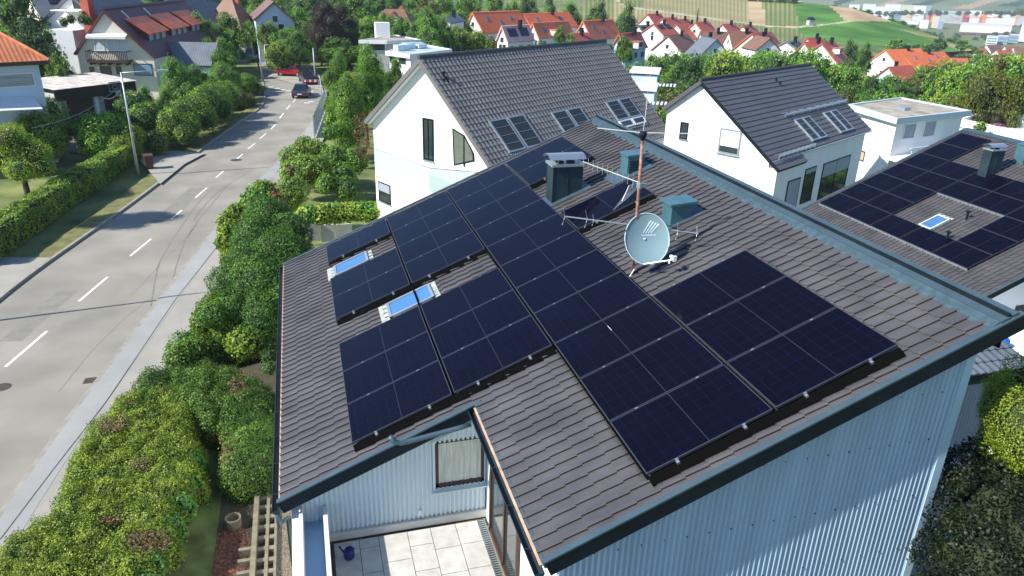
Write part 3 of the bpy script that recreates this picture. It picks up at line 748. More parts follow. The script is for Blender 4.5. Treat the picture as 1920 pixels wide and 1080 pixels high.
ASPH3 = mat('pavement_strip', (.31, .315, .31), .9, .08, .6, bump=.3, bscale=90)
PAINT = mat('road_paint', (.72, .72, .70), .8, .10, 5)
KERB = mat('kerb_stone', (.30, .28, .24), .9, .2, 3)
# road edges surveyed from the photograph
RL = [(-15.2, 8), (-14.9, 22), (-14.32, 29.7), (-13.1, 36.0), (-12.01, 40.5), (-10.35, 49.4), (-9.41, 54.8), (-8.02, 63.6), (-6.27, 72.3), (-4.2, 81.7), (-4.3, 92), (-4.9, 101.2), (-5.6, 112), (-6.3, 128), (-7.6, 150)]
RR = [(-10.4, 0), (-9.75, 9), (-9.21, 15.6), (-8.46, 20.7), (-7.94, 24), (-7.2, 29.5), (-5.65, 39.2), (-4.5, 46), (-2.9, 53), (-.77, 63), (1.2, 76), (2.2, 86), (2.6, 95.6), (1.0, 103), (-1.2, 112), (-2.5, 128), (-3.6, 150)]
def resamp(P, n):
    P = np.array(P, float); d = np.r_[0, np.cumsum(np.linalg.norm(np.diff(P, axis=0), axis=1))]; t = np.linspace(0, d[-1], n)
    for _ in range(2): pass
    return np.column_stack([np.interp(t, d, P[:, 0]), np.interp(t, d, P[:, 1])])
def smooth(P, k=6):
    P = P.copy()
    for _ in range(k): P[1:-1] = (P[:-2]+2*P[1:-1]+P[2:])/4
    return P
rl = smooth(resamp(RL, 90)); rr = smooth(resamp(RR, 90))
def ribbon(A, B, z, name, m, z2=None):
    b = MB(); n = len(A)
    b.add([(p[0], p[1], z) for p in A]+[(p[0], p[1], z if z2 is None else z2) for p in B], [(i, i+n, i+n+1, i+1) for i in range(n-1)]); return b
def off(P, d):
    t = np.gradient(P, axis=0); t /= np.linalg.norm(t, axis=1, keepdims=True); return P+np.column_stack([t[:, 1], -t[:, 0]])*d
tag(ribbon(rl, rr, .0, 'road', ASPH).build('road', ASPH, local=True), kind='structure')
sec = slice(0, 56)
kR = off(rr, .0)[sec]; kR2 = off(rr, .16)[sec]; sw1 = off(rr, .95)[sec]; sw2 = off(rr, 2.3)[sec]
b = ribbon(kR, kR2, .10, '', None); q = ribbon(kR, kR, 0, '', None, .10); b.add(q.v, q.f); tag(b.build('kerb', KERB, local=True), kind='structure')
tag(ribbon(kR2, sw1, .105, '', None).build('pavement_strip', ASPH3, local=True), kind='structure')
tag(ribbon(sw1, sw2, .10, '', None).build('pavement', ASPH2, local=True), kind='structure')
l0 = rl[:64]; l1 = off(rl, -.16)[:64]
b = ribbon(l1, l0, .13, '', None); q = ribbon(l0, l0, .13, '', None, .0); b.add(q.v, q.f); tag(b.build('kerb', KERB, local=True), kind='structure')
VERGE = mat('dry_verge_soil', (.20, .16, .085), .95, .4, 1.4, bump=.6, bscale=30, c2=(.13, .15, .04))
tag(ribbon(off(rl, -1.3)[:64], l1, .10, '', None, .12).build('grass_verge', VERGE, local=True), kind='structure')
# markings
b = MB()
CLp = [(10, 688, 88, 621), (148, 565, 202, 519), (244, 480, 283, 448), (321, 411, 341, 394), (366, 371, 388, 352), (405, 333, 419, 321), (442, 300, 455, 289), (465, 279, 478, 269), (487, 260, 499, 250), (508, 242, 517, 233), (524, 222, 532, 212), (537, 205, 544, 197), (549, 192, 555, 186)]
for a, c, d, e in CLp:
    p, q = at_z(a, c, 0), at_z(d, e, 0); t = (q-p)/np.linalg.norm(q-p); s_ = np.array([t[1], -t[0], 0])*.065
    b.add([np.r_[(p-s_)[:2], .004], np.r_[(p+s_)[:2], .004], np.r_[(q+s_)[:2], .004], np.r_[(q-s_)[:2], .004]], [(0, 1, 2, 3)])
for (a, c) in [(548, 176), (541, 170), (531, 168), (520, 166), (508, 163), (583, 172), (590, 175), (596, 178), (575, 193), (583, 191)]:
    p = at_z(a, c, 0); b.bx(p[0]-.3, p[0]+.3, p[1]-.2, p[1]+.2, .002, .005)
tag(b.build('road_markings', PAINT, local=True), kind='structure')
# dark crack seam in the pavement and road patches
def strip_px(px, z, wd, name, m):
    P = np.array([at_z(x, y, z)[:2] for x, y in px]); P = smooth(resamp(P, 60), 3); return tag(ribbon(off(P, -wd/2), off(P, wd/2), z+.004, '', None).build(name, m, local=True), kind='structure')
CRK = mat('crack_filler', (.05, .05, .048), .9, .4, 5)
strip_px([(0, 900), (60, 815), (140, 700), (215, 600), (262, 535), (300, 470), (420, 330)], .107, .035, 'pavement_seam', CRK) if False else None
strip_px([(0, 1012), (100, 880), (200, 752), (262, 660), (330, 560), (405, 465)], .106, .03, 'pavement_seam', CRK)
strip_px([(0, 690), (60, 640), (150, 560), (240, 535), (300, 490), (365, 420), (420, 360)], .0, .02, 'tar_seam', mat('tar_line', (.10, .095, .085), .9, .3, 6)) if False else None
for k, px in enumerate([[(283, 575), (290, 530), (297, 495), (320, 455), (350, 410), (372, 380), (400, 350)], [(318, 555), (330, 500), (345, 455), (370, 415), (395, 385), (425, 350)], [(245, 555), (265, 535), (310, 485), (345, 450), (370, 420)], [(110, 735), (170, 660), (230, 600), (280, 560)]]):
    strip_px(px, -.001, .07 if k < 2 else .03, 'tyre_mark', mat('tyre_mark', (.19, .182, .165), .9, .3, 6))
strip_px([(300, 420), (335, 385), (372, 352)], -.002, 1.1, 'asphalt_patch', mat('asphalt_patch', (.222, .212, .182), .9, .12, 2, bump=.4, bscale=80))
strip_px([(20, 640), (75, 590), (128, 545)], -.002, .9, 'asphalt_patch', mat('asphalt_patch', (.19, .185, .165)))
# drain gratings and manhole
def drain(px, py, lab):
    p = at_z(px, py, .005); b = MB(); b.bx(p[0]-.23, p[0]+.23, p[1]-.22, p[1]+.22, .001, .006); g = thing('storm_drain', lab, 'drain', (p[0], p[1], 0))
    b.build('frame', mat('cast_iron', (.07, .055, .045), .6, .3, 8), g); b = MB()
    for k in range(7): b.bx(p[0]-.2+.06*k, p[0]-.17+.06*k, p[1]-.19, p[1]+.19, .006, .016)
    b.build('grate', mat('rusty_grate', (.13, .075, .055), .7, .3, 9), g)
drain(170, 713, 'rusty square storm drain in the gutter beside the big hedge'); drain(438, 392, 'small storm drain in the gutter further up the street')
p = at_z(4, 726, 0); tag(MB().lathe((p[0], p[1], 0), [(0, .012), (.2, .012), (.21, .006), (.27, .012), (.29, .012), (.3, 0)], 24).build('manhole_cover', mat('cast_iron', (.07, .055, .045))), 'round manhole cover in the road at the left picture edge', 'manhole cover')
p = at_z(443, 300, 0); tag(MB().lathe((p[0], p[1], 0), [(0, .006), (.45, .006), (.46, .0)], 20).build('manhole_cover', mat('cast_iron', (.07, .055, .045))), 'round manhole cover by the centre line beyond the driveway', 'manhole cover')
# drives, forecourts
def flat_px(name, px, z, m, th=.004):
    P = [at_z(x, y, z) for x, y in px]; b = MB(); b.add([(p[0], p[1], z) for p in P], [tuple(range(len(P)))]); return tag(b.build(name, m, local=True), kind='structure')
flat_px('driveway', [(-80, 478), (-80, 560), (0, 556), (100, 483), (0, 482)], .125, ASPH2)
flat_px('driveway', [(262, 282), (262, 300), (300, 345), (345, 308), (385, 287), (330, 283)], .135, ASPH2)
flat_px('driveway', [(130, 235), (128, 285), (210, 292), (262, 300), (262, 240), (235, 225)], .05, mat('shade_darkened_paving', (.10, .09, .08), .9, .25, 1))  # paving colour darkened for the shade on the garage yard
flat_px('pavement', [(496, 141), (530, 137), (602, 150), (606, 170), (560, 160)], .06, ASPH2)
flat_px('pavement', [(494, 105), (498, 138), (600, 147), (600, 140), (530, 132), (502, 105)], .05, ASPH2)
# ============================================================ BUILDINGS
def far_tile(name, c, per=.34, var=.12, rough=.5, obj=0):
    """tile courses drawn from the sheet's own coordinates"""
    if name in MATS: return MATS[name]
    m = mat(name, c, rough, var, 1.0, obj=obj); n = m.node_tree; L = n.links.new; b = n.nodes['Principled BSDF']
    uv = n.nodes.new('ShaderNodeUVMap'); sp = n.nodes.new('ShaderNodeSeparateXYZ'); L(uv.outputs[0], sp.inputs[0])
    def saw(o, p):
        d = n.nodes.new('ShaderNodeMath'); d.operation = 'DIVIDE'; d.inputs[1].default_value = p; L(sp.outputs[o], d.inputs[0])
        f = n.nodes.new('ShaderNodeMath'); f.operation = 'FRACT'; L(d.outputs[0], f.inputs[0]); return f.outputs[0]
    a = n.nodes.new('ShaderNodeMath'); a.operation = 'ADD'; L(saw(1, per), a.inputs[0])
    sn = n.nodes.new('ShaderNodeMath'); sn.operation = 'PINGPONG'; sn.inputs[1].default_value = .5; L(saw(0, .3), sn.inputs[0]); L(sn.outputs[0], a.inputs[1])
    bp = n.nodes.new('ShaderNodeBump'); bp.inputs['Distance'].default_value = .05; bp.inputs['Strength'].default_value = .8; L(a.outputs[0], bp.inputs['Height']); L(bp.outputs[0], b.inputs['Normal'])
    MATS[name] = m; return m
def roof_slab(P0, U, V, LU, LV, th, m, name, parent):
    """solid roof slab with UVs in metres; P0 eave corner"""
    P0, U, V = [np.array(a, float) for a in (P0, U, V)]; N = np.cross(U, V); N /= np.linalg.norm(N); N = N if N[2] > 0 else -N
    c = [P0, P0+V*LV, P0+V*LV+U*LU, P0+U*LU]; b = MB()
    b.add(c+[p-N*th for p in c], [(0, 1, 2, 3), (7, 6, 5, 4), (0, 4, 5, 1), (1, 5, 6, 2), (2, 6, 7, 3), (3, 7, 4, 0)])
    o = b.build(name, m, parent, local=True); me = o.data; uv = me.uv_layers.new(name='UVMap')
    q = [(0, 0), (LV, 0), (LV, LU), (0, LU)]*2
    for l in me.loops: uv.data[l.index].uv = q[l.vertex_index]
    return o
def window(parent, c, w_, h_, nrm, fm=FRAMEW, gm=GLASS, bars=1, name='window', blind=None, fr=.06, blind_frac=1.0, depth=.06):
    """window on a wall in the parent's local frame: c centre, nrm outward normal (horizontal)"""
    n = np.array([nrm[0], nrm[1], 0.0]); n /= np.linalg.norm(n); t = np.array([-n[1], n[0], 0]); z = np.array([0, 0, 1.0]); c = np.array(c, float); ax = [t, n, z]
    b = MB()
    for sx in (-1, 1): b.box(c+t*sx*(w_/2-fr/2)+n*.02, (fr, depth, h_), ax=ax)
    for sz in (-1, 1): b.box(c+z*sz*(h_/2-fr/2)+n*.02, (w_-2*fr, depth, fr), ax=ax)
    for k in range(1, bars): b.box(c+t*(-w_/2+w_*k/bars)+n*.02, (fr*.8, depth*.9, h_-2*fr), ax=ax)
    o = b.build(name, fm, parent, local=True)
    b = MB(); b.box(c+n*.012, (w_-2*fr, .02, h_-2*fr), ax=ax); b.build('pane', gm, o, local=True)
    if blind:
        b = MB(); hh = (h_-2*fr)*blind_frac; b.box(c+z*(h_/2-fr-hh/2)+n*.034, (w_-2*fr-.004, .016, hh), ax=ax); b.build('blind', blind, o, local=True)
    b = MB(); b.box(c-z*(h_/2+.025)+n*.05, (w_+.1, .12, .04), ax=ax); b.build('sill', ZINC, o, local=True)
    return o
class House:
    """gabled house surveyed from pixels. local x right, y along the ridge (away), z up"""
    def __init__(s, name, label, apex, D, az, ridge=None, L=None, eL=None, eR=None, zb=None, wall=WHITE, roof=TILE2, over=.35, group=None, th=.22, tiles=None, gover=.3, cat='house', hw=None, pitch=None, wallL=None, wallR=None):
        q = at_D(*apex, D); a = R_(az); s.q = q; s.az = az
        s.n = np.array([math.sin(a), math.cos(a), 0]); s.b = np.array([math.cos(a), -math.sin(a), 0])
        def gp(px, py):
            P = on_pl(px, py, s.n, q); return float((P-q)@s.b), float(P[2])
        s.gp = gp
        if L is None: P = at_z(ridge[0], ridge[1], q[2]); L = float(np.linalg.norm((P-q)[:2]))
        s.L = L
        if hw:
            s.xl, s.xr = -hw, hw; s.zl = s.zr = q[2]-hw*math.tan(R_(pitch))
        else:
            s.xl, s.zl = gp(*eL)
            s.xr, s.zr = gp(*eR) if eR else (-s.xl, s.zl)
            if eL is None: pass
        zb = zt(q[0], q[1])-.3 if zb is None else zb
        s.zb = zb; s.root = thing(name, label, cat, (q[0], q[1], zb), -a, group); R = s.root
        zr = q[2]-zb; s.zr_ = zr; zl, zrr = s.zl-zb, s.zr-zb; y0, y1 = gover, L-gover
        # walls (solid body)
        xl, xr = s.xl+over, s.xr-over
        kl = (zr-zl)/(-s.xl); kr = (zr-zrr)/s.xr; s.kl, s.kr = kl, kr
        b = MB(); d = th*1.1
        prof = [(xl, 0), (xr, 0), (xr, zr-kr*xr-d), (0, zr-d), (xl, zr+kl*xl-d)]
        b.prism([(x, y0, z) for x, z in prof], (0, y1-y0, 0)); b.build('wall', wall, R, local=True)
        s.xlw, s.xrw, s.y0, s.y1 = xl, xr, y0, y1
        for sgn, xe, ze in ((-1, s.xl, zl), (1, s.xr, zrr)):
            LU = math.hypot(xe, zr-ze); U = np.array([-xe, 0, zr-ze])/LU; N = np.cross(U, (0, 1, 0)); N = N if N[2] > 0 else -N
            if tiles and sgn in tiles.get('sides', (1,)):
                du, dv = tiles['du'], tiles['dv']; nu = int(round(LU/du)); nv = int(round(L/dv)); keep = tiles.get('keep')
                tb = tile_roof(np.array([xe, 0, ze]), U, (0, 1, 0), N, nu, nv, LU/nu, L/nv, tiles['amp'], tiles['step'], tiles['prof'], tiles.get('ns', 6), keep, .002)
                tb.build('roof', roof, R, local=True)
                roof_slab(np.array([xe, .02, ze])-N*.03+U*(.02 if not tiles.get('cut') else tiles['cut']), U, (0, 1, 0), LU-.04-(tiles.get('cut') or 0), L-.04, th-.05, DARK, 'roof_deck', R)
            else: roof_slab((xe, 0, ze), U, (0, 1, 0), LU, L, th, roof, 'roof', R)
        s.zr0 = zr
    def ridge_cap(s, m, r=.11):
        b = MB(); b.tube([(0, -.02, s.zr0+.02), (0, s.L+.02, s.zr0+.02)], r, 10)
        for y in np.arange(.4, s.L, .4): b.tube([(0, y-.02, s.zr0+.02), (0, y+.02, s.zr0+.02)], r+.012, 10)
        b.build('ridge_cap', m, s.root, local=True)
    def roofpt(s, side, y, d, n=0.0):   # point on slope: d metres down from the ridge
        xe, k = (s.xr, s.kr) if side > 0 else (s.xl, s.kl); U = np.array([side, 0, -k]); U /= np.linalg.norm(U); N = np.array([side*k, 0, 1]); N /= np.linalg.norm(N)
        return np.array([0, y, s.zr0])+U*d+N*n, U, N
    def on_roof(s, side, y0, y1, d0, d1, h0, h1, m, name, parent=None):
        c, U, N = s.roofpt(side, (y0+y1)/2, (d0+d1)/2, (h0+h1)/2); b = MB(); b.box(c, (abs(d1-d0), abs(y1-y0), abs(h1-h0)), ax=[U, (0, 1, 0), N]); return b.build(name, m, parent or s.root, local=True)
    def roofpx(s, side, px, py, n=0.0):  # pixel -> (y, d) on a slope
        c, U, N = s.roofpt(side, 0, 0, n); a = R_(s.az); Rm = np.array([s.b, s.n, (0, 0, 1)]).T
        cw = Rm@c+np.array([s.q[0], s.q[1], s.zb]); Nw = Rm@N; Uw = Rm@U
        P = on_pl(px, py, Nw, cw); d = P-cw; return float(d@s.n), float(d@Uw)
    def sidepx(s, side, px, py):         # pixel -> (y, z) on an eave wall
        x = s.xrw if side > 0 else s.xlw; P = on_pl(px, py, s.b, s.q+s.b*x); return float((P-s.q)@s.n), float(P[2]-s.zb)
    def gwin(s, x0, y0, x1, y1, **k):    # gable window from its pixel box
        a = s.gp(x0, y0); b_ = s.gp(x1, y1); c = s.gp(x1, y0)
        cx, cz = (a[0]+b_[0])/2, (a[1]+b_[1])/2-s.zb; return window(s.root, (cx, s.y0, cz), abs(c[0]-a[0]), abs(b_[1]-c[1]), (0, -1, 0), **k)
    def swin(s, side, x0, y0, x1, y1, **k):
        a = s.sidepx(side, x0, y0); b_ = s.sidepx(side, x1, y1); x = s.xrw if side > 0 else s.xlw
        c = s.sidepx(side, x1, y0); return window(s.root, (x, (a[0]+c[0])/2, (a[1]+b_[1])/2), abs(c[0]-a[0]), abs(b_[1]-c[1]), (side, 0, 0), **k)
    def rwin(s, side, y0, y1, d0, d1, fm=ZINC, gm=BLINDD, slats=3, tall=.13, name='roof_window'):
        c, U, N = s.roofpt(side, (y0+y1)/2, (d0+d1)/2, tall/2); ax = [U, (0, 1, 0), N]; f = .09; W_, H_ = y1-y0, d1-d0; b = MB()
        for sg in (-1, 1):
            b.box(c+np.array([0, 1, 0])*sg*(W_/2-f/2), (H_, f, tall), ax=ax); b.box(c+U*sg*(H_/2-f/2), (f, W_-2*f, tall-.006), ax=ax)
        for k in range(slats): b.box(c+U*(-H_/2+H_*(k+1)/(slats+1))+N*(tall/2-.01), (.022, W_-2*f, .02), ax=ax)
        o = b.build(name, fm, s.root, local=True); b = MB(); b.box(c+N*(tall/2-.03), (H_-2*f, W_-2*f, .03), ax=ax); b.build('pane' if gm is GLASS else 'shutter', gm, o, local=True); return o
# ---- the white house with the big slate-grey roof
h2 = House('gabled_house', 'white gabled house with glass balcony and six shuttered roof windows', (785, 108), 40, 54, ridge=(1120, 75), eL=(682, 227), eR=(943, 347), zb=.2, over=.3, gover=.42,
           tiles=dict(du=.36, dv=.30, amp=.05, step=.03, prof='wave', ns=8, sides=(1,)), roof=TILE2)
h2.ridge_cap(mat('dark_ridge_tile', (.05, .05, .052), .6, .2, 3))
def extend_slope(h, side, extra): pass
# verge boards of the near gable
for sd_ in (-1, 1):
    xe, ze = (h2.xl, h2.zl-h2.zb) if sd_ < 0 else (h2.xr, h2.zr-h2.zb)
    b = MB(); U = np.array([xe, 0, ze-h2.zr0]); LU = np.linalg.norm(U); U /= LU; N = np.cross(U, (0, 1, 0)); N = N if N[2] > 0 else -N
    b.box(np.array([xe/2, .03, (ze+h2.zr0)/2])-N*.10, (LU, .05, .24), ax=[U, (0, 1, 0), N]); b.build('verge_board', TILE2, h2.root, local=True)
    b = MB(); b.box(np.array([xe/2, .24, (ze+h2.zr0)/2])-N*.235, (LU-.1, .35, .04), ax=[U, (0, 1, 0), N]); b.build('soffit', WHITE, h2.root, local=True)
GW = mat('green_tinted_glass', (.10, .16, .14), .05, .3, .5, spec=.9)
h2.gwin(783, 224, 803, 303, fm=DARK, gm=GLASS, bars=2, fr=.09)
# slanted patio window
a = [h2.gp(x, y) for x, y in ((838, 242), (861, 256), (879, 290), (880, 305), (841, 313))]
pts = [(x, h2.y0-.03, z-h2.zb) for x, z in a]; wo_ = MB().prism(pts, (0, .05, 0)).build('window', DARK, h2.root, local=True)
cx = sum(p[0] for p in pts)/5; cz = sum(p[2] for p in pts)/5
MB().prism([(cx+(p[0]-cx)*.86, h2.y0-.045, cz+(p[2]-cz)*.9) for p in pts], (0, .012, 0)).build('pane', mat('room_behind_glass', (.13, .15, .12), .08, .3, 1.2, spec=.9), wo_, local=True)
p0_ = h2.gp(861, 256); MB().bx(p0_[0]-.05, p0_[0]+.03, h2.y0-.06, h2.y0-.035, a[4][1]-h2.zb+.08, p0_[1]-h2.zb-.05).build('mullion', DARK, wo_, local=True)
# glass railed balcony on top of the projecting lower storey
gmat = mat('pale_balcony_glass', (.60, .74, .71), .1, .04, .6, spec=.7, clear=.35)
zs = h2.gp(695, 326)[1]; Bw = at_z(806, 364, zs); Bl = ((Bw-h2.q)@h2.b, (Bw-h2.q)@h2.n); bz = zs-h2.zb; rt = h2.gp(694, 281)[1]-h2.zb
Al = (h2.xlw, h2.y0-.004); Cl = (h2.gp(888, 303)[0], h2.y0-.004); bp_ = [Al, Bl, Cl]
MB().poly(bp_, 0, bz+.12).build('lower_storey', WHITE, h2.root, local=True)
def rail(p, q, z0, z1, parent, m, nm, th=.025):
    p, q = np.array(p), np.array(q); d = q-p; L_ = np.linalg.norm(d); c = (p+q)/2; return MB().box((c[0], c[1], (z0+z1)/2), (L_, th, z1-z0), rz=math.atan2(d[1], d[0])).build(nm, m, parent, local=True)
for p, q in ((Al, Bl), (Bl, Cl)):
    o_ = rail(p, q, bz+.125, rt, h2.root, gmat, 'glass_rail'); rail(p, q, rt, rt+.03, o_, ZINC, 'handrail', .05)
d_ = np.array(Bl)-np.array(Al); d_ /= np.linalg.norm(d_); window(h2.root, (Al[0]+d_[0]*1.0, Al[1]+d_[1]*1.0, bz-1.0), 1.3, 1.15, (d_[1], -d_[0]), fm=DARK, gm=GLASS, blind=BLIND, blind_frac=.45)
# roof windows in three pairs
def pair(h, side, pxl, w_, gap, dn, lit=0, n=2, slats=3, gm=BLINDD, tall=.13):
    y, d = h.roofpx(side, *pxl)
    for k in range(n):
        h.rwin(side, y+k*(w_+gap), y+k*(w_+gap)+w_, d, d+dn*(1 if not lit else .72), slats=slats, gm=gm, tall=tall)
        if lit: h.rwin(side, y+k*(w_+gap), y+k*(w_+gap)+w_, d+dn*.74, d+dn, slats=0, gm=GLASS, fm=FRAMEW)
yA, dA = h2.roofpx(1, 914, 232); yB, dB = h2.roofpx(1, 1025, 262); yC, dC = h2.roofpx(1, 935, 277); yD, _ = h2.roofpx(1, 957, 222); yE, _ = h2.roofpx(1, 1000, 215)
wA = max(.9, min(1.5, yD-yA)); LA = max(1.2, min(2.2, dC-dA))
pair(h2, 1, (914, 229), 1.42, .12, 2.05); pair(h2, 1, (1031, 213), 1.42, .12, 2.05); pair(h2, 1, (1133, 193), 1.42, .12, 2.05, lit=1)
for px in ((914, 229), (1031, 213), (1133, 193)):
    y, d = h2.roofpx(1, *px); b = MB()
    for k in range(18): c, U, N = h2.roofpt(1, y+.07+k*.17, d+2.16, .06); b.lathe(c, [(0, .03), (.04, .02), (.05, -.03)], 6)
    b.build('lead_apron', ALU, h2.root, local=True)
vp, U, N = h2.roofpt(1, *h2.roofpx(1, 832, 146)); b = MB(); b.tube([vp, vp+np.array([0, 0, .28])], .07, 10); b.lathe(vp+np.array([0, 0, .28]), [(0, .06), (.11, .03), (.11, 0), (0, 0)], 12); b.box(vp+U*.1+N*.03, (.4, .3, .05), ax=[U, (0, 1, 0), N]); b.build('vent_pipe', DARK, h2.root, local=True)
# gutter and downpipe on the right eave
b = MB(); b.tube([(h2.xr+.06, .1, h2.zr-h2.zb-.06), (h2.xr+.06, h2.L, h2.zr-h2.zb-.06)], .07, 8); b.tube([(h2.xr+.05, h2.L-.3, h2.zr-h2.zb-.1), (h2.xrw+.08, h2.L-.35, h2.zr-h2.zb-.6), (h2.xrw+.08, h2.L-.35, 0)], .05, 8); b.build('gutter', ZINC, h2.root, local=True)
# ---- second white house
h3 = House('gabled_house', 'white gabled house with blue shaded side, snow guards and four roof windows', (1313, 150), 46, 60, ridge=(1510, 120), eL=(1240, 202), eR=(1446, 302), zb=-.8, over=.25, gover=.3,
           tiles=dict(du=.36, dv=.30, amp=.012, step=.035, prof='flat', ns=6, sides=(1,)), roof=TILE3)
h3.ridge_cap(mat('dark_ridge_tile', (.05, .05, .052), .6, .2, 3), .10)
for sd_ in (-1, 1):
    xe, ze = (h3.xl, h3.zl-h3.zb) if sd_ < 0 else (h3.xr, h3.zr-h3.zb)
    U = np.array([xe, 0, ze-h3.zr0]); LU = np.linalg.norm(U); U /= LU; N = np.cross(U, (0, 1, 0)); N = N if N[2] > 0 else -N
    MB().box(np.array([xe/2, .03, (ze+h3.zr0)/2])-N*.09, (LU, .05, .20), ax=[U, (0, 1, 0), N]).build('verge_board', DARK, h3.root, local=True)
h3.gwin(1343, 243, 1384, 292, fm=ZINC, gm=GLASS, blind=WHITE, blind_frac=.72, fr=.1)
h3.gwin(1270, 230, 1285, 262, fm=DARK, gm=GLASS)
xe3, ze3 = h3.xr, h3.zr-h3.zb; U3 = np.array([-1, 0, h3.kr]); U3 /= np.linalg.norm(U3); N3 = np.array([h3.kr, 0, 1]); N3 /= np.linalg.norm(N3)
e3 = np.array([xe3, 0, ze3])-U3*.72
tile_roof(e3, U3, (0, 1, 0), N3, 2, 12, .365, .3, .012, .035, 'flat', 6, None, .002).build('porch_roof', TILE3, h3.root, local=True)
roof_slab(e3-N3*.03+np.array([0, .02, 0]), U3, (0, 1, 0), .74, 3.56, .16, DARK, 'roof_deck', h3.root)
MB().bx(h3.xrw-.01, h3.xrw+.55, h3.y0+.002, 3.3, 0, e3[2]-.05).build('bay', WHITE, h3.root, local=True)
h3.xrw += .55; h3.swin(1, 1478, 336, 1500, 392, fm=DARK, gm=GLASS, blind=BLIND); h3.xrw -= .55
0 and h3.swin(1, 1478, 336, 1500, 392, fm=DARK, gm=GLASS, blind=BLIND)
h3.swin(1, 1511, 314, 1530, 372, fm=DARK, gm=GLASS, blind=BLIND, blind_frac=.0 or .12)
h3.swin(1, 1546, 298, 1593, 358, fm=DARK, gm=GLASS, bars=2, blind=BLIND, blind_frac=.36)
for pxl in ((1487, 226), (1541, 213)):
    pair(h3, 1, pxl, 1.0, .08, 1.8, slats=3)
for (xa, ya, xb_, yb_) in ((1470, 219, 1583, 191), (1457, 296, 1524, 276)):
    y0_, d0_ = h3.roofpx(1, xa, ya); y1_, d1_ = h3.roofpx(1, xb_, yb_); b = MB(); d_ = (d0_+d1_)/2
    for hh in (.10, .22):
        c, U, N = h3.roofpt(1, y0_, d_, hh); c2, _, _ = h3.roofpt(1, y1_, d_, hh); b.tube([c, c2], .03, 6)
    for k in range(9):
        yy = y0_+(y1_-y0_)*k/8; c, U, N = h3.roofpt(1, yy, d_+.0, 0); b.tube([c-U*.22, c+N*.32, c+U*.12], .028, 5)
    b.build('snow_guard', ALU, h3.root, local=True)
for px in ((1455, 153), (1462, 160)):
    c, U, N = h3.roofpt(1, *h3.roofpx(1, *px)); b = MB(); b.tube([c, c+np.array([0, 0, .22])], .06, 8); b.lathe(c+np.array([0, 0, .22]), [(0, .05), (.09, .02), (.09, 0)], 10); b.build('vent_pipe', DARK, h3.root, local=True)
b = MB(); b.tube([(h3.xr+.05, .1, h3.zr-h3.zb-.07), (h3.xr+.05, h3.L, h3.zr-h3.zb-.07)], .06, 8); b.tube([(h3.xr, .25, h3.zr-h3.zb-.1), (h3.xrw+.07, .42, h3.zr-h3.zb-.45), (h3.xrw+.07, .42, 0)], .045, 8); b.build('gutter', ZINC, h3.root, local=True)
# ---- the neighbour's twin shed roof on the right
tw = thing('house', 'neighbouring shed roof house at right with panels round a skylight', 'house', (28, 17.5, -1.2))
ua, ub, va, vb = -.95, 8.45, -10.35, .30
nu = int((ub-ua)/.34)
tile_roof(RH(ua, va, -.13), UV, (0, 1, 0), NV, nu, 50, (ub-ua)/nu, (vb-va)/50, .035, .03, 'roll', 8, jit=.002).build('roof', TILE, tw)
s = SlopeMB(RH); s.sb(ua+.02, ub+.05, va+.02, vb-.02, -.19, -.28); s.build('roof_deck', DARK, tw)
verge(ua-.05, ub+.2, va-.02, 1, tw, P=RH, h=.2); verge(ua-.05, ub+.2, vb+.02, -1, tw, P=RH, h=.15)
s = SlopeMB(RH); s.sb(ub-.04, ub+.22, va, vb, -.11, -.05); s.build('ridge_flashing', SHEET, tw)
s = SlopeMB(RH); s.sb(ua-.14, ua-.03, va, vb, -.22, -.14); s.build('gutter', SHEET, tw)
def rz_(x): return RH(0, 0)[2]+(x-HO[0])/CS*SN-.32
b = MB(); y0_, y1_ = HO[1]+va+.35, HO[1]+vb-.3; xA, xB = HO[0]-.55, HO[0]+7.55
b.prism([(xA, y0_, -1.2), (xB, y0_, -1.2), (xB, y0_, rz_(xB)), (xA, y0_, rz_(xA))], (0, y1_-y0_, 0)); b.build('wall', WHITE, tw)
hc = {c: [0, 1, 2, 3, 4] for c in (0, 3, 4)}; hc[1] = hc[2] = [0, 1, 4]; hc[5] = hc[6] = [0]
for c, rows in hc.items():
    for r in rows:
        place_panel(RH((c+.5)*1.154, -(r+.5)*1.768, 0), Matrix.Rotation(-SL, 3, 'Y').to_euler() if False else (0, -SL, 0), 'black solar panel on the right neighbour roof, %s row uphill, %s from far end' % (ORD[c], ORD[r]), 'solar panels on the right neighbour roof')
# these panels lie with their long side along the eave: turn them a quarter in the roof plane
for o in col.objects:
    if o.get('group') == 'solar panels on the right neighbour roof':
        o.rotation_euler = (Matrix.Rotation(-SL, 4, 'Y')@Matrix.Rotation(math.pi/2, 4, 'Z')).to_euler()
for c, rows in ((0, (0, 5)), (3, (2, 4))):
    s = SlopeMB(RH)
    for k in range(rows[0]*2, rows[1]*2): s.sb(c*1.154-.07, c*1.154-.02, -(k+.5)*.884-.03, -(k+.5)*.884+.03, -.08, -.02)
    s.sb(c*1.154-.01, c*1.154+.01, -rows[1]*1.768, -rows[0]*1.768, -.12, -.04)
    run('mounting_rail', s, 'mounting rail with end clamps on right neighbour roof, ' + ('lower edge' if c == 0 else 'above the skylight'), 'mounting rail', ALU if False else ZINC, 'mounting rails on the right neighbour roof')
skylight(RH, 1.25, 2.25, -5.62, -4.95, tw, fm=mat('pale_skylight_frame', (.5, .6, .58), .5))
for (u_, v_) in ((2.55, -6.1), (1.05, -6.7)):
    c = RH(u_, v_, -.1); b = MB(); b.tube([c, c+np.array([0, 0, .33])], .05, 8); b.lathe(c+np.array([0, 0, .33]), [(0, .08), (.10, .05), (.10, .0)], 10); b.build('vent_pipe', DARK, tw)
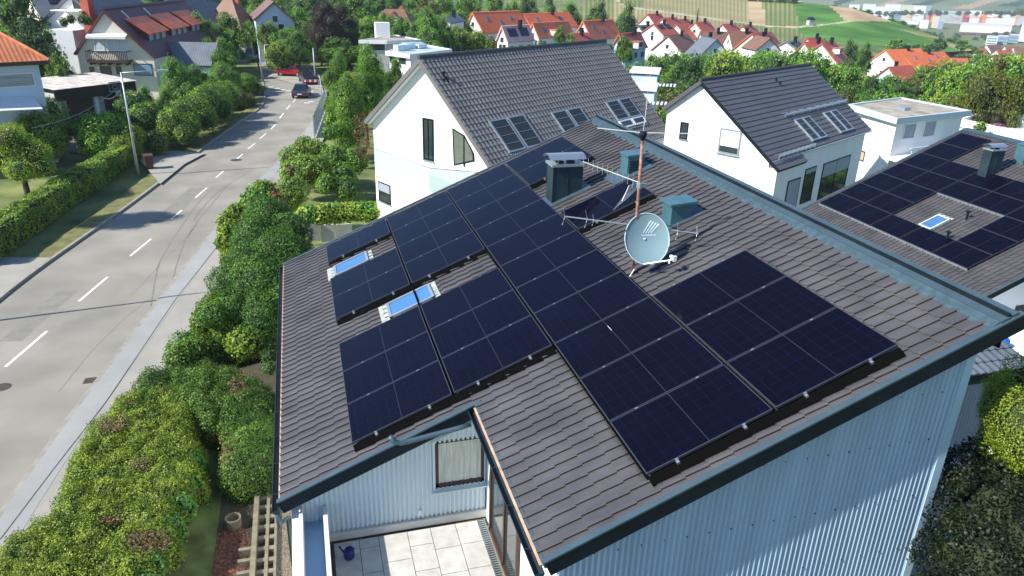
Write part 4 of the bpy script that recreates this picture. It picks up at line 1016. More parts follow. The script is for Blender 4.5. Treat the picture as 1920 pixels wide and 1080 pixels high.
chimney(RH, *(RH(5.35, 0)[0], RH(6.1, 0)[0]), HO[1]-4.2, HO[1]-3.75, 6.4, 7.8, tw)
ventbox(RH(7.1, 0)[0], RH(7.1, 0)[0]+.5, HO[1]-4.4, HO[1]-3.9, 7.2, 8.0, .03, tw)
# near wall openings of the twin house
xx = at_Y(1866, 560, y0_)[0]
b = MB(); b.bx(xx-.35, xx+.25, y0_-.03, y0_-.004, 1.2, 3.3); dd = b.build('door', FRAMEB, tw)
b = MB(); b.bx(xx+1.1, xx+2.6, y0_-.03, y0_-.004, 2.1, 3.4); b.build('window', BLINDD, tw)
# ---- small lean-to roof, terrace and ball below our ridge wall
lt = thing('garage', 'low annex with dark tiled lean-to roof behind the corrugated wall', 'annex', (10.6, 3.4, 0))
zL = 6.15; Ul = np.array([0, .96, .28]); Ul /= np.linalg.norm(Ul); Nl = np.array([0, -Ul[2], Ul[1]])
tile_roof((8.4, 4.9, zL), Ul, (1, 0, 0), Nl, 6, 33, .33, .22, .035, .03, 'wave', 8).build('roof', mat('blue_grey_pantile', (.10, .12, .15), .5, .15, 2), lt)
MB().prism([(8.4, 4.92, zL-.03), (15.65, 4.92, zL-.03), (15.65, 4.92, zL-.25), (8.4, 4.92, zL-.25)], Ul*1.95).build('roof_deck', DARK, lt)
corr(8.5, 15.4, 5.15, 0, zL-.1, .10, .018).build('corrugated_wall', mat('grey_corrugated_sheet', (.30, .32, .36), .5, .08, 2), lt)
MB().bx(8.52, 15.4, 5.20, 6.6, 0, zL-.05).build('wall', GREYW, lt)
tz = 3.0
P = [at_z(x, y, tz) for x, y in [(1815, 548), (1925, 585), (1990, 640), (1960, 700), (1840, 668), (1800, 620)]]
wt = thing('garage', 'white flat garage roof below the ridge with a blue ball on it', 'garage', (P[1][0], P[1][1], -1))
MB().poly([(p[0], p[1]) for p in P], -1, tz).build('wall', WHITE, wt)
MB().poly([(p[0], p[1]) for p in P], tz+.002, tz+.05).build('roof', mat('white_roof_sheet', (.78, .78, .76), .7, .04, 1), wt)
P_ = [at_z(x, y, tz) for x, y in [(1822, 555), (1925, 592)]]
MB().prism([P_[0]+(0, 0, .05), P_[1]+(0, 0, .05), P_[1]+(0, .25, .05), P_[0]+(0, .25, .05)], (0, 0, .5)).build('parapet', WHITE, wt)
c = at_z(1879, 650, tz+.05); tag(MB().lathe(c, [(.0, .0), (.1, .02), (.17, .08), (.2, .18), (.17, .29), (.1, .35), (0, .38)], 20).build('ball', mat('blue_ball', (.01, .09, .62), .3, .05), smooth=True), 'bright blue ball on the white flat roof', 'ball')
# blue watering can on the terrace
cb_ = at_z(655, 1045, 5.82)
wc = thing('watering_can', 'dark blue watering can on the shaded terrace slabs', 'watering can', cb_)
WCM = mat('dark_blue_plastic', (.012, .018, .14), .4, .2, 8)
MB().lathe((0, 0, 0), [(0, 0), (.075, 0), (.085, .03), (.085, .13), (.06, .17), (.05, .17), (0, .15)], 16).build('body', WCM, wc, smooth=True, local=True)
MB().tube([(-.06, .04, .05), (-.12, .08, .13), (-.14, .09, .17)], [.018, .012, .02], 8).build('spout', WCM, wc, smooth=True, local=True)
MB().tube([(.05, -.03, .14), (.09, -.05, .19), (.03, -.01, .23), (-.03, .02, .17)], .009, 6).build('handle', WCM, wc, smooth=True, local=True)
# ---- flat-roofed house behind the twin
zf = at_D(1683, 222, 64)[2]
FP = [at_z(x, y, zf) for x, y in ((1683, 222), (1823, 207), (1690, 182), (1590, 195))]
fh_ = thing('flat_roofed_house', 'white flat roofed house with gravel roof and shuttered windows', 'house', (FP[0][0], FP[0][1], -3))
def shrink(P, d):
    c = np.mean([p[:2] for p in P], axis=0); return [tuple(c+(p[:2]-c)*(1-d/np.linalg.norm(p[:2]-c))) for p in P]
def flat_house(root, P, z0, z1, wall=WHITE, rim=FRAMEW, top=None, over=.6, band=.45, rimcol=None):
    MB().poly(shrink(P, over), z0, z1-band).build('wall', wall, root)
    b = MB(); o_, i_ = [tuple(p[:2]) for p in P], shrink(P, .35); n = len(P)
    V_ = [(x, y, z) for z in (z1-band, z1) for x, y in o_]+[(x, y, z1) for x, y in i_]+[(x, y, z1-.12) for x, y in i_]
    F_ = [tuple(range(n))[::-1]]
    for k in range(n):
        j = (k+1) % n; F_ += [(k, j, n+j, n+k), (n+k, n+j, 2*n+j, 2*n+k), (2*n+k, 2*n+j, 3*n+j, 3*n+k)]
    b.add(V_, F_); b.build('roof_rim', rimcol or rim, root)
    MB().add([(x, y, z1-.1) for x, y in i_], [tuple(range(n))]).build('roof', top or mat('roof_gravel', (.30, .26, .20), .95, .25, 1.2, bump=.5, bscale=30, c2=(.36, .33, .28)), root)
flat_house(fh_, FP, -4, zf, rimcol=mat('pale_blue_band', (.50, .60, .66), .6, .05))
def wall_win(root, P, Q, x0, y0, x1, y1, name='window', m=BLIND, fm=FRAMEW, proud=.03):
    """window from its pixel box on the vertical wall through P-Q (world)"""
    t = np.array([Q[0]-P[0], Q[1]-P[1], 0]); t /= np.linalg.norm(t); n = np.array([t[1], -t[0], 0])
    if n@(CAM-np.array([*P[:2], 0])) < 0: n = -n
    p3 = np.array([P[0], P[1], 0]); c0, c1, c2 = [on_pl(x, y, n, p3) for x, y in ((x0, y0), (x1, y0), (x0, y1))]
    w_ = abs((c1-c0)@t); h_ = abs(c0[2]-c2[2]); c = c0+t*((c1-c0)@t)/2; c[2] = c0[2]-h_/2; ax = [t, n, (0, 0, 1)]; b = MB()
    for sg in (-1, 1): b.box(c+t*sg*(w_/2)+n*proud, (.07, .07, h_+.07), ax=ax); b.box(c+np.array([0, 0, sg*h_/2])+n*proud, (w_-.07, .07, .07), ax=ax)
    o = b.build(name, fm, root); b = MB(); b.box(c+n*.01, (w_-.07, .03, h_-.07), ax=ax); b.build('blind' if m is BLIND else 'pane', m, o); return o
S_ = shrink(FP, .6)
wall_win(fh_, S_[0], S_[1], 1697, 233, 1718, 260); wall_win(fh_, S_[0], S_[1], 1735, 228, 1756, 256); wall_win(fh_, S_[3], S_[0], 1607, 279, 1624, 297, m=mat('warm_curtain', (.5, .38, .25), .8), fm=FRAMEB)
b = MB(); p_, q_ = [np.array([*a, 0]) for a in (S_[0], S_[1])]; t = (q_-p_)/np.linalg.norm(q_-p_); n = np.array([t[1], -t[0], 0])
zb_ = zf-3.3; b.prism([p_+np.array([0, 0, zb_])+n*0, p_+t*6.2+np.array([0, 0, zb_]), p_+t*6.2+n*1.6+np.array([0, 0, zb_]), p_+n*1.6-t*.3+np.array([0, 0, zb_])], (0, 0, .3)); b.build('balcony', WHITE, fh_)
b = MB()
for k in range(26): c = p_+t*(.2+k*.24)+n*1.55+np.array([0, 0, zb_+.3]); b.tube([c, c+np.array([0, 0, .85])], .025, 5)
b.tube([p_+n*1.55+np.array([0, 0, zb_+1.2]), p_+t*6.2+n*1.55+np.array([0, 0, zb_+1.2])], .05, 6); b.build('railing', FRAMEW, fh_)
b = MB(); c = np.array([FP[0][0]+4, FP[0][1]+4, zf-.1]); b.box(c+(0, 0, .12), (.8, .8, .25), rz=.3); b.build('roof_hatch', ZINC, fh_)
tr_ = thing('terrace', 'white planted roof terrace with pink flowers at the right edge', 'terrace', at_D(1860, 262, 75))
z_ = at_D(1850, 262, 72)[2]; TP = [at_z(x, y, z_) for x, y in ((1800, 232), (1935, 262), (1990, 236), (1850, 216))]
MB().poly([tuple(p[:2]) for p in TP], z_-3.5, z_-.35).build('wall', BLUEW, tr_); MB().poly([tuple(p[:2]) for p in TP], z_-.349, z_-.25).build('floor', mat('terrace_tiles', (.6, .6, .58), .8, .1), tr_)
b = MB()
for k in range(4):
    P, Q = TP[k], TP[(k+1) % 4]; d = Q-P; L_ = np.linalg.norm(d); t = d/L_; b.box((P+Q)/2+(0, 0, .1), (L_, .25, .7), rz=math.atan2(t[1], t[0]))
b.build('parapet', WHITE, tr_)
for k, (x, y, m, lab) in enumerate(((1845, 222, LEAFP, 'purple leaved pot shrub on the white roof terrace, left one'), (1868, 226, LEAFP, 'purple leaved pot shrub on the white roof terrace, right one'), (1838, 240, LEAFG, 'green pot plant at the left end of the roof terrace'))):
    c = at_z(x, y, z_+.3); bush('pot_plant', lab, 'plant', [(c, (.5, .5, .55))], m, 90, .08)
cg = at_z(1860, 238, z_+.1); bush('flower_bed', 'pink flowers growing along the white roof terrace', 'flowers', [(cg+(i*.7-1.5, i*.12, 0), (.45, .35, .2)) for i in range(5)], mat('pink_petals', (.45, .12, .30), .6, .3, 8, island=.4), 120, .06, m2=LEAFG)
# white terraces between the two gabled houses
for k, (px, D, lab) in enumerate(((((1205, 120), (1240, 150), (1236, 138), (1200, 112)), 74, 'pale house corner with striped awning behind the big slate roof, upper one'), (((1192, 156), (1240, 176), (1238, 160), (1195, 145)), 68, 'pale house corner with striped awning behind the big slate roof, lower one'))):
    z_ = at_D(*px[1], D)[2]; c = at_z(*px[0], z_); c = at_z((px[0][0]+px[1][0])/2, (px[0][1]+px[1][1])/2, z_)
    r_ = thing('terrace_house', lab, 'house', (c[0], c[1], -4)); MB().box((c[0], c[1]+1.5, (z_-4)/2-.1), (2.6, 4, z_+3.6), rz=-.5).build('wall', BLUEW, r_)
    MB().box((c[0], c[1]+1.5, z_+.0), (3.0, 4.4, .25), rz=-.5).build('roof', FRAMEW, r_)
    b = MB()
    for i in range(9): b.box((c[0]+.6-.25*i*.0+math.cos(-.5)*(-1.6+.36*i), c[1]-1.3+math.sin(-.5)*(-1.6+.36*i), z_-1.1), (.2, 2.0, .06), rz=-.5)
    b.build('awning', FRAMEW, r_)
# ---- generic distant house
RSP = {}
def fh(label, apex, D, az, roof, ridge=None, L=None, eL=None, eR=None, wall=WHITE, wins=2, group=None, hw=None, pitch=45, name='gabled_house', dorm=0, pv=0, chim=1, zb=None, sky=0):
    nm = roof.name+'_courses'
    rm = far_tile(nm, tuple(RCOL[roof.name]), .34 if D < 120 else .6, .14, obj=.1)
    h = House(name, label, apex, D, az, ridge=ridge, L=L, eL=eL, eR=eR, wall=wall, roof=rm, over=.35, group=group, th=.25, hw=hw, pitch=pitch, zb=zb)
    W = h.xrw-h.xlw; hz = h.zr0
    for k in range(wins):
        x = h.xlw+W*(k+.5)/wins*.6+W*.2; zz = min(h.zl, h.zr)-h.zb-1.0; window(h.root, (x, h.y0, zz), 1.0, 1.2, (0, -1, 0), fm=FRAMEW, gm=GLASS, name='window')
    if wins: window(h.root, (0, h.y0, hz-2.6), .9, 1.0, (0, -1, 0), fm=FRAMEW)
    for k in range(wins+1):
        window(h.root, (h.xrw, h.y0+(h.y1-h.y0)*(k+.5)/(wins+1), h.zr-h.zb-1.2), 1.2, 1.1, (1, 0, 0), fm=FRAMEW)
    for k in range(dorm):
        y = h.y0+(h.y1-h.y0)*(k+.6)/(dorm+.4); c, U, N = h.roofpt(1, y, 3.0, 0); b = MB(); b.box(c+np.array([.3, 0, .35]), (1.5, 1.8, 1.1)); o = b.build('dormer', wall, h.root, local=True)
        b = MB(); b.box(c+np.array([.3, 0, .95]), (1.9, 2.1, .14)); b.build('dormer_roof', rm, o, local=True); b = MB(); b.box(c+np.array([1.06, 0, .4]), (.04, 1.3, .7)); b.build('pane', GLASS, o, local=True)
    for k in range(pv):
        h.on_roof(1, h.L*(.14+.42*k), h.L*(.14+.42*k)+h.L*.30, .7, 2.4, .0, .12, PGF, 'solar_array')
    for k in range(sky): h.on_roof(1, h.L*(.2+.25*k), h.L*(.2+.25*k)+1.0, 1.4+1.2*(k % 2), 2.5+1.2*(k % 2), .0, .1, GLASSF, 'roof_window')
    if chim:
        b = MB(); b.box((.5, h.L*.6, h.zr0+.2), (.6, .6, 1.5)); o = b.build('chimney', DARK if D > 100 else REDB, h.root, local=True)
    return h
RCOL = {'orange_clay_tile': (.62, .19, .08), 'bright_orange_tile': (.70, .17, .05), 'red_clay_tile': (.44, .105, .06), 'pale_pink_tile': (.60, .38, .35), 'dark_maroon_tile': (.10, .022, .022), 'brown_clay_tile': (.20, .105, .07), 'grey_concrete_tile': (.13, .15, .175), 'slate_grey_tile': (.12, .12, .125)}
PGF = mat('distant_solar_glass', (.01, .014, .03), .15, .2, .5)
GLASSF = mat('roof_window_glass', (.10, .16, .22), .1, .2)
OG = 'orange roofed houses beyond the tree belt'; VG = 'red roofed village under the vineyard'
fh('white house with orange roof and dark roof windows, leftmost of its row', (885, 22), 172, 54, BRIGHTO, ridge=(948, 18), eL=(870, 58), eR=(908, 63), group=OG, sky=3, chim=0)
fh('white house with pale pink roof and two solar arrays', (940, 48), 150, 54, PINKT, ridge=(1000, 46), eL=(928, 76), eR=(953, 80), group=OG, pv=2, sky=0)
fh('white house with bright orange roof rising behind its orange neighbour', (979, 25), 185, 54, BRIGHTO, ridge=(1049, 21), eL=(967, 46), eR=(1000, 55), group=OG, sky=3)
fh('bright orange roofed house in front, with a wide dormer', (998, 42), 168, 54, BRIGHTO, ridge=(1056, 38), eL=(990, 62), eR=(1011, 72), group=OG, dorm=1, sky=2, chim=0)
fh('bright orange roofed house standing alone, right of the paired ones', (1093, 38), 180, 54, BRIGHTO, ridge=(1147, 35), eL=(1079, 61), eR=(1110, 75), group=OG, sky=2)
fh('low pinkish red roof between the orange houses and the slate ridge', (1063, 63), 150, 54, REDT, ridge=(1110, 61), eL=(1054, 78), eR=(1078, 80), group=OG)
fh('house with pinkish red roof and pale blue side wall above the slate ridge', (1160, 62), 142, 54, REDT, ridge=(1214, 60), eL=(1148, 82), eR=(1176, 93), wall=BLUEW, group=OG, dorm=1)
for i, a in enumerate([
 ('small red roof at the upper left of the village', (1214, 26), 262, 60, REDT, 9, 4.2, 42, 0), ('red roofed house with white gable beside the dark solar roofs', (1243, 33), 255, 60, REDT, 9, 4.2, 42, 0),
 ('red roof directly below the vineyard path', (1269, 36), 262, 60, REDT, 8, 4.0, 42, 0), ('house with black solar roof and white gable end', (1196, 47), 220, 60, GREYT, 8, 4.2, 42, 1),
 ('reddish house covered by a black solar array', (1224, 44), 215, 60, REDT, 9, 4.5, 35, 2), ('long red roof under the lone cypress', (1268, 45), 235, 57, REDT, 16, 5.5, 40, 0),
 ('second long red roof right of the first, with cream gable', (1303, 41), 238, 57, REDT, 10, 5.5, 42, 0), ('brown roofed house with two dark chimneys', (1252, 66), 190, 57, BROWNT, 11, 5.2, 40, 0),
 ('cream gabled house with brown roof behind trees', (1313, 58), 208, 100, BROWNT, 9, 4.5, 47, 0), ('white gabled house with dark roof and wide dark window', (1345, 72), 172, 5, GREYT, 9, 4.6, 45, 0),
 ('white slanted gable with brown roof, middle of the village', (1366, 58), 205, 95, BROWNT, 9, 4.6, 47, 0), ('red roof above the white slanted gable', (1354, 45), 232, 57, REDT, 9, 5, 40, 0),
 ('red roofed house at the upper right of the village', (1392, 48), 238, 57, REDT, 8, 5, 40, 0), ('long red roof with cream left gable', (1409, 62), 195, 57, REDT, 13, 5.4, 42, 0),
 ('white gable with brown roof in front of the long red roof', (1445, 71), 178, 5, BROWNT, 8, 3.6, 40, 0), ('grey roof covered with solar panels at the village end', (1474, 77), 190, 60, GREYT, 7, 4.5, 30, 2),
 ('white gable with red roof near the right village end', (1508, 78), 186, 75, REDT, 8, 4.4, 47, 0), ('red roof rising behind the rightmost houses', (1513, 71), 205, 60, REDT, 9, 5, 40, 0),
 ('rightmost red roof of the village, with dark dormers', (1540, 80), 178, 57, REDT, 9, 5, 42, 0)]):
    lab, ap, D, az, rf, L_, hw, pt, pv = a
    fh(lab, ap, D, az, rf, L=L_*.86, hw=hw*.86, pitch=pt, wall=CREAM if 'cream' in lab else WHITE, group=VG, pv=pv, wins=1, dorm=1 if 'dormer' in lab else 0)
# school-like complex
fh('orange roofed complex with white gable among the trees', (1660, 93), 236, 75, BRIGHTO, L=16, hw=6.5, pitch=38, wins=1, name='school_building')
fh('orange roof of the complex with pale glazed strips', (1690, 100), 240, 75, BRIGHTO, L=20, hw=7, pitch=35, wins=1, name='school_building', sky=3, pv=0)
fh('plain red roof in front of the orange complex, blue gable right', (1710, 122), 205, 255, REDT, L=9, hw=4.6, pitch=42, wins=0, name='school_building', wall=BLUEW)
# distant village
vr = random.Random(5)
vpx = [(1688, 90), (1645, 96), (1728, 88), (1742, 84), (1758, 82), (1775, 84), (1790, 86), (1715, 106), (1732, 106), (1768, 102), (1775, 110), (1796, 100), (1812, 97), (1824, 92), (1836, 90), (1868, 96), (1884, 88), (1900, 90), (1908, 104), (1792, 120), (1850, 86), (1815, 88), (1700, 100), (1830, 104), (1860, 108), (1880, 112)]
for i, (x, y) in enumerate(vpx):
    D = float(np.interp(y, [80, 90, 100, 110, 122], [620, 540, 460, 400, 340]))
    rf = vr.choice([REDT, REDT, BROWNT, GREYT, BRIGHTO]); cn = {'red_clay_tile': 'red', 'brown_clay_tile': 'brown', 'grey_concrete_tile': 'grey', 'bright_orange_tile': 'orange'}[rf.name]
    h = House('village_house', 'tiny white house with %s roof in the distant village' % cn, (x, y-2), D, vr.choice([20, 60, 85, 110]), L=vr.uniform(8, 12), wall=WHITE, roof=far_tile(rf.name+'_courses', RCOL[rf.name], .6), over=.3, group='houses of the distant village', hw=vr.uniform(3.8, 4.8), pitch=42)
# mid-left background houses
rh = fh('white gabled house with maroon roof, orange dormer roofs and a wooden balcony', (192, 17), 97, 11, DREDT, L=27, eL=(137, 101), eR=(292, 108), wins=0, zb=0, wall=CREAM, chim=0)

def rhp(x, y): a = rh.gp(x, y); return a[0], a[1]-rh.zb
# balcony, awning and windows of the maroon-roofed house
a0, a1 = rhp(167, 95), rhp(243, 94); zt_, zb2 = a0[1], rhp(170, 112)[1]; yb = rh.y0
b = MB(); b.bx(a0[0], a1[0], yb-1.3, yb, zb2-.2, zb2); bl = b.build('balcony', WOODD, rh.root, local=True)
b = MB()
for k in range(24): x = a0[0]+(a1[0]-a0[0])*k/23; b.bx(x-.03, x+.03, yb-1.3, yb-1.26, zb2, zt_)
b.bx(a0[0], a1[0], yb-1.33, yb-1.24, zt_, zt_+.09)
for x in (a0[0], a1[0]): b.bx(x-.05, x+.05, yb-1.3, yb, zb2, zb2+.1); b.bx(x-.05, x+.05, yb-1.3, yb, zt_-.0, zt_+.09)
for k in range(5): x = a0[0]+.3+(a1[0]-a0[0]-.6)*k/4; b.bx(x-.09, x+.09, yb-1.2, yb, zb2-.45, zb2-.2)
b.build('railing', WOODD, bl, local=True)
for (x0, x1) in ((174, 193), (197, 214), (218, 236)):
    rh.gwin(x0, 73, x1, 96, fm=FRAMEW, gm=mat('pale_roller_blind', (.52, .58, .64), .7, .05), fr=.07)
b = MB(); w0, w1 = rhp(164, 65), rhp(238, 65); b.prism([(w0[0], yb-.02, w0[1]+.12), (w1[0], yb-.02, w0[1]+.12), (w1[0], yb-.9, w0[1]-.16), (w0[0], yb-.9, w0[1]-.16)], (0, 0, .05)); b.bx(w0[0], w1[0], yb-.93, yb-.9, w0[1]-.36, w0[1]-.12); b.build('awning', mat('striped_awning', (.66, .67, .68), .7, .1, 6, streak=(5, .1, .1)), rh.root, local=True)
for bx_ in ((166, 126, 175, 137), (186, 125, 207, 141), (216, 125, 226, 140)): rh.gwin(*bx_, fm=FRAMEB, gm=GLASS)
rh.gwin(249, 120, 284, 142, fm=BLACK, gm=mat('bluish_garage_glass', (.18, .30, .42), .3, .1))
OT = far_tile('orange_dormer_tile', (.88, .17, .055), .34, .2)
for i, (y0_, y1_) in enumerate(((2.6, 8.6), (10.2, 16.4), (18, 24))):
    kk = rh.kr; xa, xb = 1.2, rh.xr*.70; za = rh.zr0-kk*xa*1.0; zb3 = za-(xb-xa)*.62
    b = MB(); b.prism([(xa, y0_, za-.05), (xb, y0_, zb3-.05), (xb, y0_, rh.zr0-kk*xb-.1), ], (0, y1_-y0_, 0)); d = b.build('dormer', DREDT, rh.root, local=True)
    roof_slab((xb+.35, y0_-.15, zb3-.05), (-(xb-xa), 0, (za-zb3)) / np.linalg.norm([xb-xa, za-zb3]), (0, 1, 0), np.linalg.norm([xb-xa+.35, (za-zb3)*1.2]), y1_-y0_+.3, .14, OT, 'dormer_roof', d)
    for k in range(3): yy = y0_+(y1_-y0_)*(k+.5)/3; b = MB(); b.bx(xb-.0, xb+.04, yy-.45, yy+.45, rh.zr0-kk*xb+.05, zb3-.2); b.build('pane', mat('bluish_garage_glass', (.18, .3, .42), .3, .1), d, local=True); b = MB(); b.bx(xb-.01, xb+.06, yy-.53, yy-.46, rh.zr0-kk*xb, zb3-.12); b.build('shutter', FRAMEW, d, local=True)
for y_ in (3.8, 10.5): rh.on_roof(1, y_, y_+.25, .5, 1.6, .0, .08, FRAMEW, 'roof_light')
rh.on_roof(1, 0, rh.L, -.15, .15, -.02, .12, DREDT, 'ridge_cap')
# garage with corrugated lid and basketball hoop
GA, GB = at_D(108, 168, 77), at_D(250, 157, 81)
gz = 2.9; t = (GB-GA); t[2] = 0; Lg = np.linalg.norm(t); t /= Lg; n_ = np.array([-t[1], t[0], 0])
if n_[1] < 0: n_ = -n_
ga_ = np.array([GA[0], GA[1], 0]); gg = thing('garage', 'dark double garage with pale corrugated roof', 'garage', ga_+t*Lg/2)
b = MB(); b.prism([ga_+n_*.6, ga_+t*Lg+n_*.6, ga_+t*Lg+n_*6, ga_+n_*6], (0, 0, GA[2]-.45)); b.build('wall', GREYW, gg)
for k in (0, 1):
    b = MB(); x0 = .9+k*(Lg/2-.1); b.prism([ga_+t*x0+n_*.55, ga_+t*(x0+Lg/2-1.2)+n_*.55, ga_+t*(x0+Lg/2-1.2)+n_*.59, ga_+t*x0+n_*.59], (0, 0, 3.0)); b.build('garage_door', WOODD, gg)
b = MB()
for x0 in (0, Lg/2-.15, Lg-.3): b.prism([ga_+t*x0+n_*.45, ga_+t*(x0+.3)+n_*.45, ga_+t*(x0+.3)+n_*.6, ga_+t*x0+n_*.6], (0, 0, 3.0))
b.build('pillar', WHITE, gg)
b = MB(); b.prism([ga_+n_*.15, ga_+t*Lg+n_*.15, ga_+t*Lg+n_*.4, ga_+n_*.4], (0, 0, .01)) if False else None
b.prism([ga_-t*.3+n_*.1+(0, 0, 3.02), ga_+t*(Lg+.3)+n_*.1+(0, 0, 3.02), ga_+t*(Lg+.3)+n_*.2+(0, 0, 3.02), ga_-t*.3+n_*.2+(0, 0, 3.02)], (0, 0, GA[2]-3.1)); b.build('fascia', BLACK, gg)
V_, F_ = [], []; K = int((Lg+.8)/.09)
for i in range(K+1):
    p = ga_+t*(-.4+i*.09); hh = .05*math.sin(i*math.pi); hh = .04*(1 if i % 2 else 0)
    V_ += [p-n_*.15+np.array([0, 0, GA[2]+hh]), p+n_*6.2+np.array([0, 0, GA[2]+.25+hh])]
for i in range(K): F_.append((2*i, 2*i+2, 2*i+3, 2*i+1))
MB().add(V_, F_).build('roof', mat('grey_corrugated_lid', (.36, .33, .31), .8, .25, 1.5, c2=(.44, .41, .38)), gg)
hp = on_pl(215, 162, n_, ga_+n_*.0); hb = thing('basketball_hoop', 'basketball hoop with white outlined board on the dark garage', 'basketball hoop', hp)
b = MB(); W2, H2_ = .6, .42
def HB(u, z, o=0): return hp+t*u+np.array([0, 0, z])-n_*o
b.prism([HB(-W2, -H2_), HB(W2, -H2_), HB(W2, H2_), HB(-W2, H2_)], n_*.04); b.build('backboard', BLACK, hb)
b = MB(); q = [HB(-W2, -H2_, .01), HB(W2, -H2_, .01), HB(W2, H2_, .01), HB(-W2, H2_, .01)]; b.tube(q+[q[0]], .02, 5); q = [HB(-.22, -.22, .01), HB(.22, -.22, .01), HB(.22, .12, .01), HB(-.22, .12, .01)]; b.tube(q+[q[0]], .015, 5); b.build('board_lines', FRAMEW, hb)
b = MB()
for k in range(10):
    th = 2*math.pi*k/10; th2 = th+.3; b.tube([HB(.23*math.cos(th), -.45, .35+.23*math.sin(th)), HB(.12*math.cos(th2), -.88, .35+.12*math.sin(th2))], .012, 4)
b.tube([HB(.23*math.cos(a), -.45, .35+.23*math.sin(a)) for a in np.linspace(0, 6.28, 16)], .02, 5); b.build('net', FRAMEW, hb)
# orange hip-roofed house at the left edge
EC = at_D(92, 113, 66); ez = EC[2]; az_ = R_(62); e = np.array([math.sin(az_), math.cos(az_), 0]); nn_ = np.array([-e[1], e[0], 0]); nn_ = nn_ if nn_[1] > 0 else -nn_
lh = thing('hipped_house', 'pale blue house with orange hipped tile roof at the left edge', 'house', EC-(0, 0, ez))
W_, Dp = 13.0, 10.0; A_ = EC-e*W_; hh = 3.3; apx = [A_+e*4.2+nn_*4.5+(0, 0, hh), EC-e*4.2+nn_*4.5+(0, 0, hh)]
def hipface(P, m):
    P = [np.array(p) for p in P]; b = MB(); b.add(P, [tuple(range(len(P)))]); o = b.build('roof', m, lh); uv = o.data.uv_layers.new(name='UVMap')
    ed = P[1]-P[0]; ed /= np.linalg.norm(ed)
    for l in o.data.loops: p = P[l.vertex_index]-P[0]; u = p@ed; uv.data[l.index].uv = (u, np.linalg.norm(p-ed*u))
OTL = far_tile('orange_hip_tile', (.60, .20, .09), .36, .25)
hipface([A_, EC, apx[1], apx[0]], OTL); hipface([EC, EC+nn_*Dp, apx[1]], OTL); hipface([EC+nn_*Dp, A_+nn_*Dp, apx[0], apx[1]], OTL)
MB().tube([EC+(0, 0, .04), apx[1]+(0, 0, .06)], .12, 8).build('hip_ridge', TERRA, lh)
b = MB(); b.prism([A_-(0, 0, .28), EC-(0, 0, .28), EC+nn_*Dp-(0, 0, .28), A_+nn_*Dp-(0, 0, .28)], (0, 0, .26)); b.build('fascia', WOODD, lh)
i0, i1 = A_+nn_*.7, EC+nn_*.7-e*.6; b = MB(); b.prism([(*i0[:2], 0), (*i1[:2], 0), (*(i1+nn_*7.6)[:2], 0), (*(i0+nn_*7.6)[:2], 0)], (0, 0, ez-.28)); b.build('wall', BLUEW, lh)
wall_win(lh, i1, i0, -20, 141, 62, 166, m=mat('slatted_blind', (.33, .36, .36), .7, .3, 4, streak=(.2, .2, 9)))
b = MB(); c = [on_pl(x, y, nn_, i0-nn_*.05) for x, y in ((-40, 186), (62, 182))]; b.prism([c[0], c[1], c[1]-nn_*2.2-(0, 0, .6), c[0]-nn_*2.2-(0, 0, .6)], (0, 0, .06)); b.build('awning', mat('white_awning', (.75, .75, .75), .8, .03), lh)
NOTREE = [(60, -20, 400, 170, 128), (0, 0, 60, 130, 130), (380, 60, 505, 160, 130), (640, 70, 860, 140, 105), (860, 30, 1120, 200, 148), (480, 110, 620, 180, 112), (520, 110, 640, 200, 125)]
# ============================================================ NEAR GARDEN
def sheet(name, P, m, kind='structure', lab=None):
    b = MB(); b.add(P, [tuple(range(len(P)))]); return tag(b.build(name, m, local=True), lab, None, None, kind)
GZ = 1.0
sheet('garden_soil', [(-3.3, -6, GZ), (13, -6, GZ), (13, 1.3, GZ), (8, 1.3, GZ), (8, 16, GZ), (-3.3, 20, GZ)], mat('dark_garden_soil', (.06, .055, .035), .95, .4, 2, bump=.6, bscale=20))  # dark soil colour, mottled at random
b = MB(); ys = np.arange(-6, 21, 1.0)
sw = np.column_stack([np.interp(ys, off(rr, 2.2)[:, 1], off(rr, 2.2)[:, 0]), ys])
V_ = []
for (x, y) in sw: V_ += [(x, y, .06), (-4.9, y, 1.5), (-4.2, y, 1.45), (-3.25, y, GZ+.02)]
b.add(V_, [(4*i+k, 4*i+k+1, 4*i+k+5, 4*i+k+4) for i in range(len(ys)-1) for k in range(3)])
tag(b.build('grass_bank', mat('rough_grass', (.045, .075, .018), .95, .4, 1.5, bump=.7, bscale=25, c2=(.09, .12, .035)), smooth=True, local=True), kind='structure')
sheet('mulch_bed', [(-3.35, -6, GZ+.02), (-2.5, -6, GZ+.02), (-2.5, 9.2, GZ+.02), (-2.75, 10.6, GZ+.02), (-3.35, 9.6, GZ+.02)], mat('red_brown_bark_mulch', (.085, .035, .018), .95, .6, 12, bump=1, bscale=50, c2=(.16, .07, .04)))
MULCH = mat('bark_chip', (.10, .042, .022), .9, .5, 9, island=.5)
n = 5200; C = np.column_stack([nr.uniform(-3.3, -2.35, n), nr.uniform(3, 10, n), np.full(n, GZ+.03)])
o = bpy.data.objects.new('bark_mulch', leaf_mesh('bark_mulch', C, np.tile([0, 0, 1.], (n, 1)), .022, [MULCH], ar=.35)); col.objects.link(o); tag(o, 'red brown bark mulch beside the concrete planter blocks', 'mulch', None, 'stuff')
GRV = mat('brown_gravel', (.10, .085, .06), .95, .6, 30, bump=1, bscale=60, c2=(.22, .19, .14))
sheet('gravel_strip', [(-1.78, -6, GZ+.03), (-.9, -6, GZ+.03), (-.9, 13, GZ+.03), (-1.78, 13, GZ+.03)], GRV)
n = 9000; C = np.column_stack([nr.uniform(-1.76, -1.0, n), nr.uniform(3, 12, n), np.full(n, GZ+.035)])
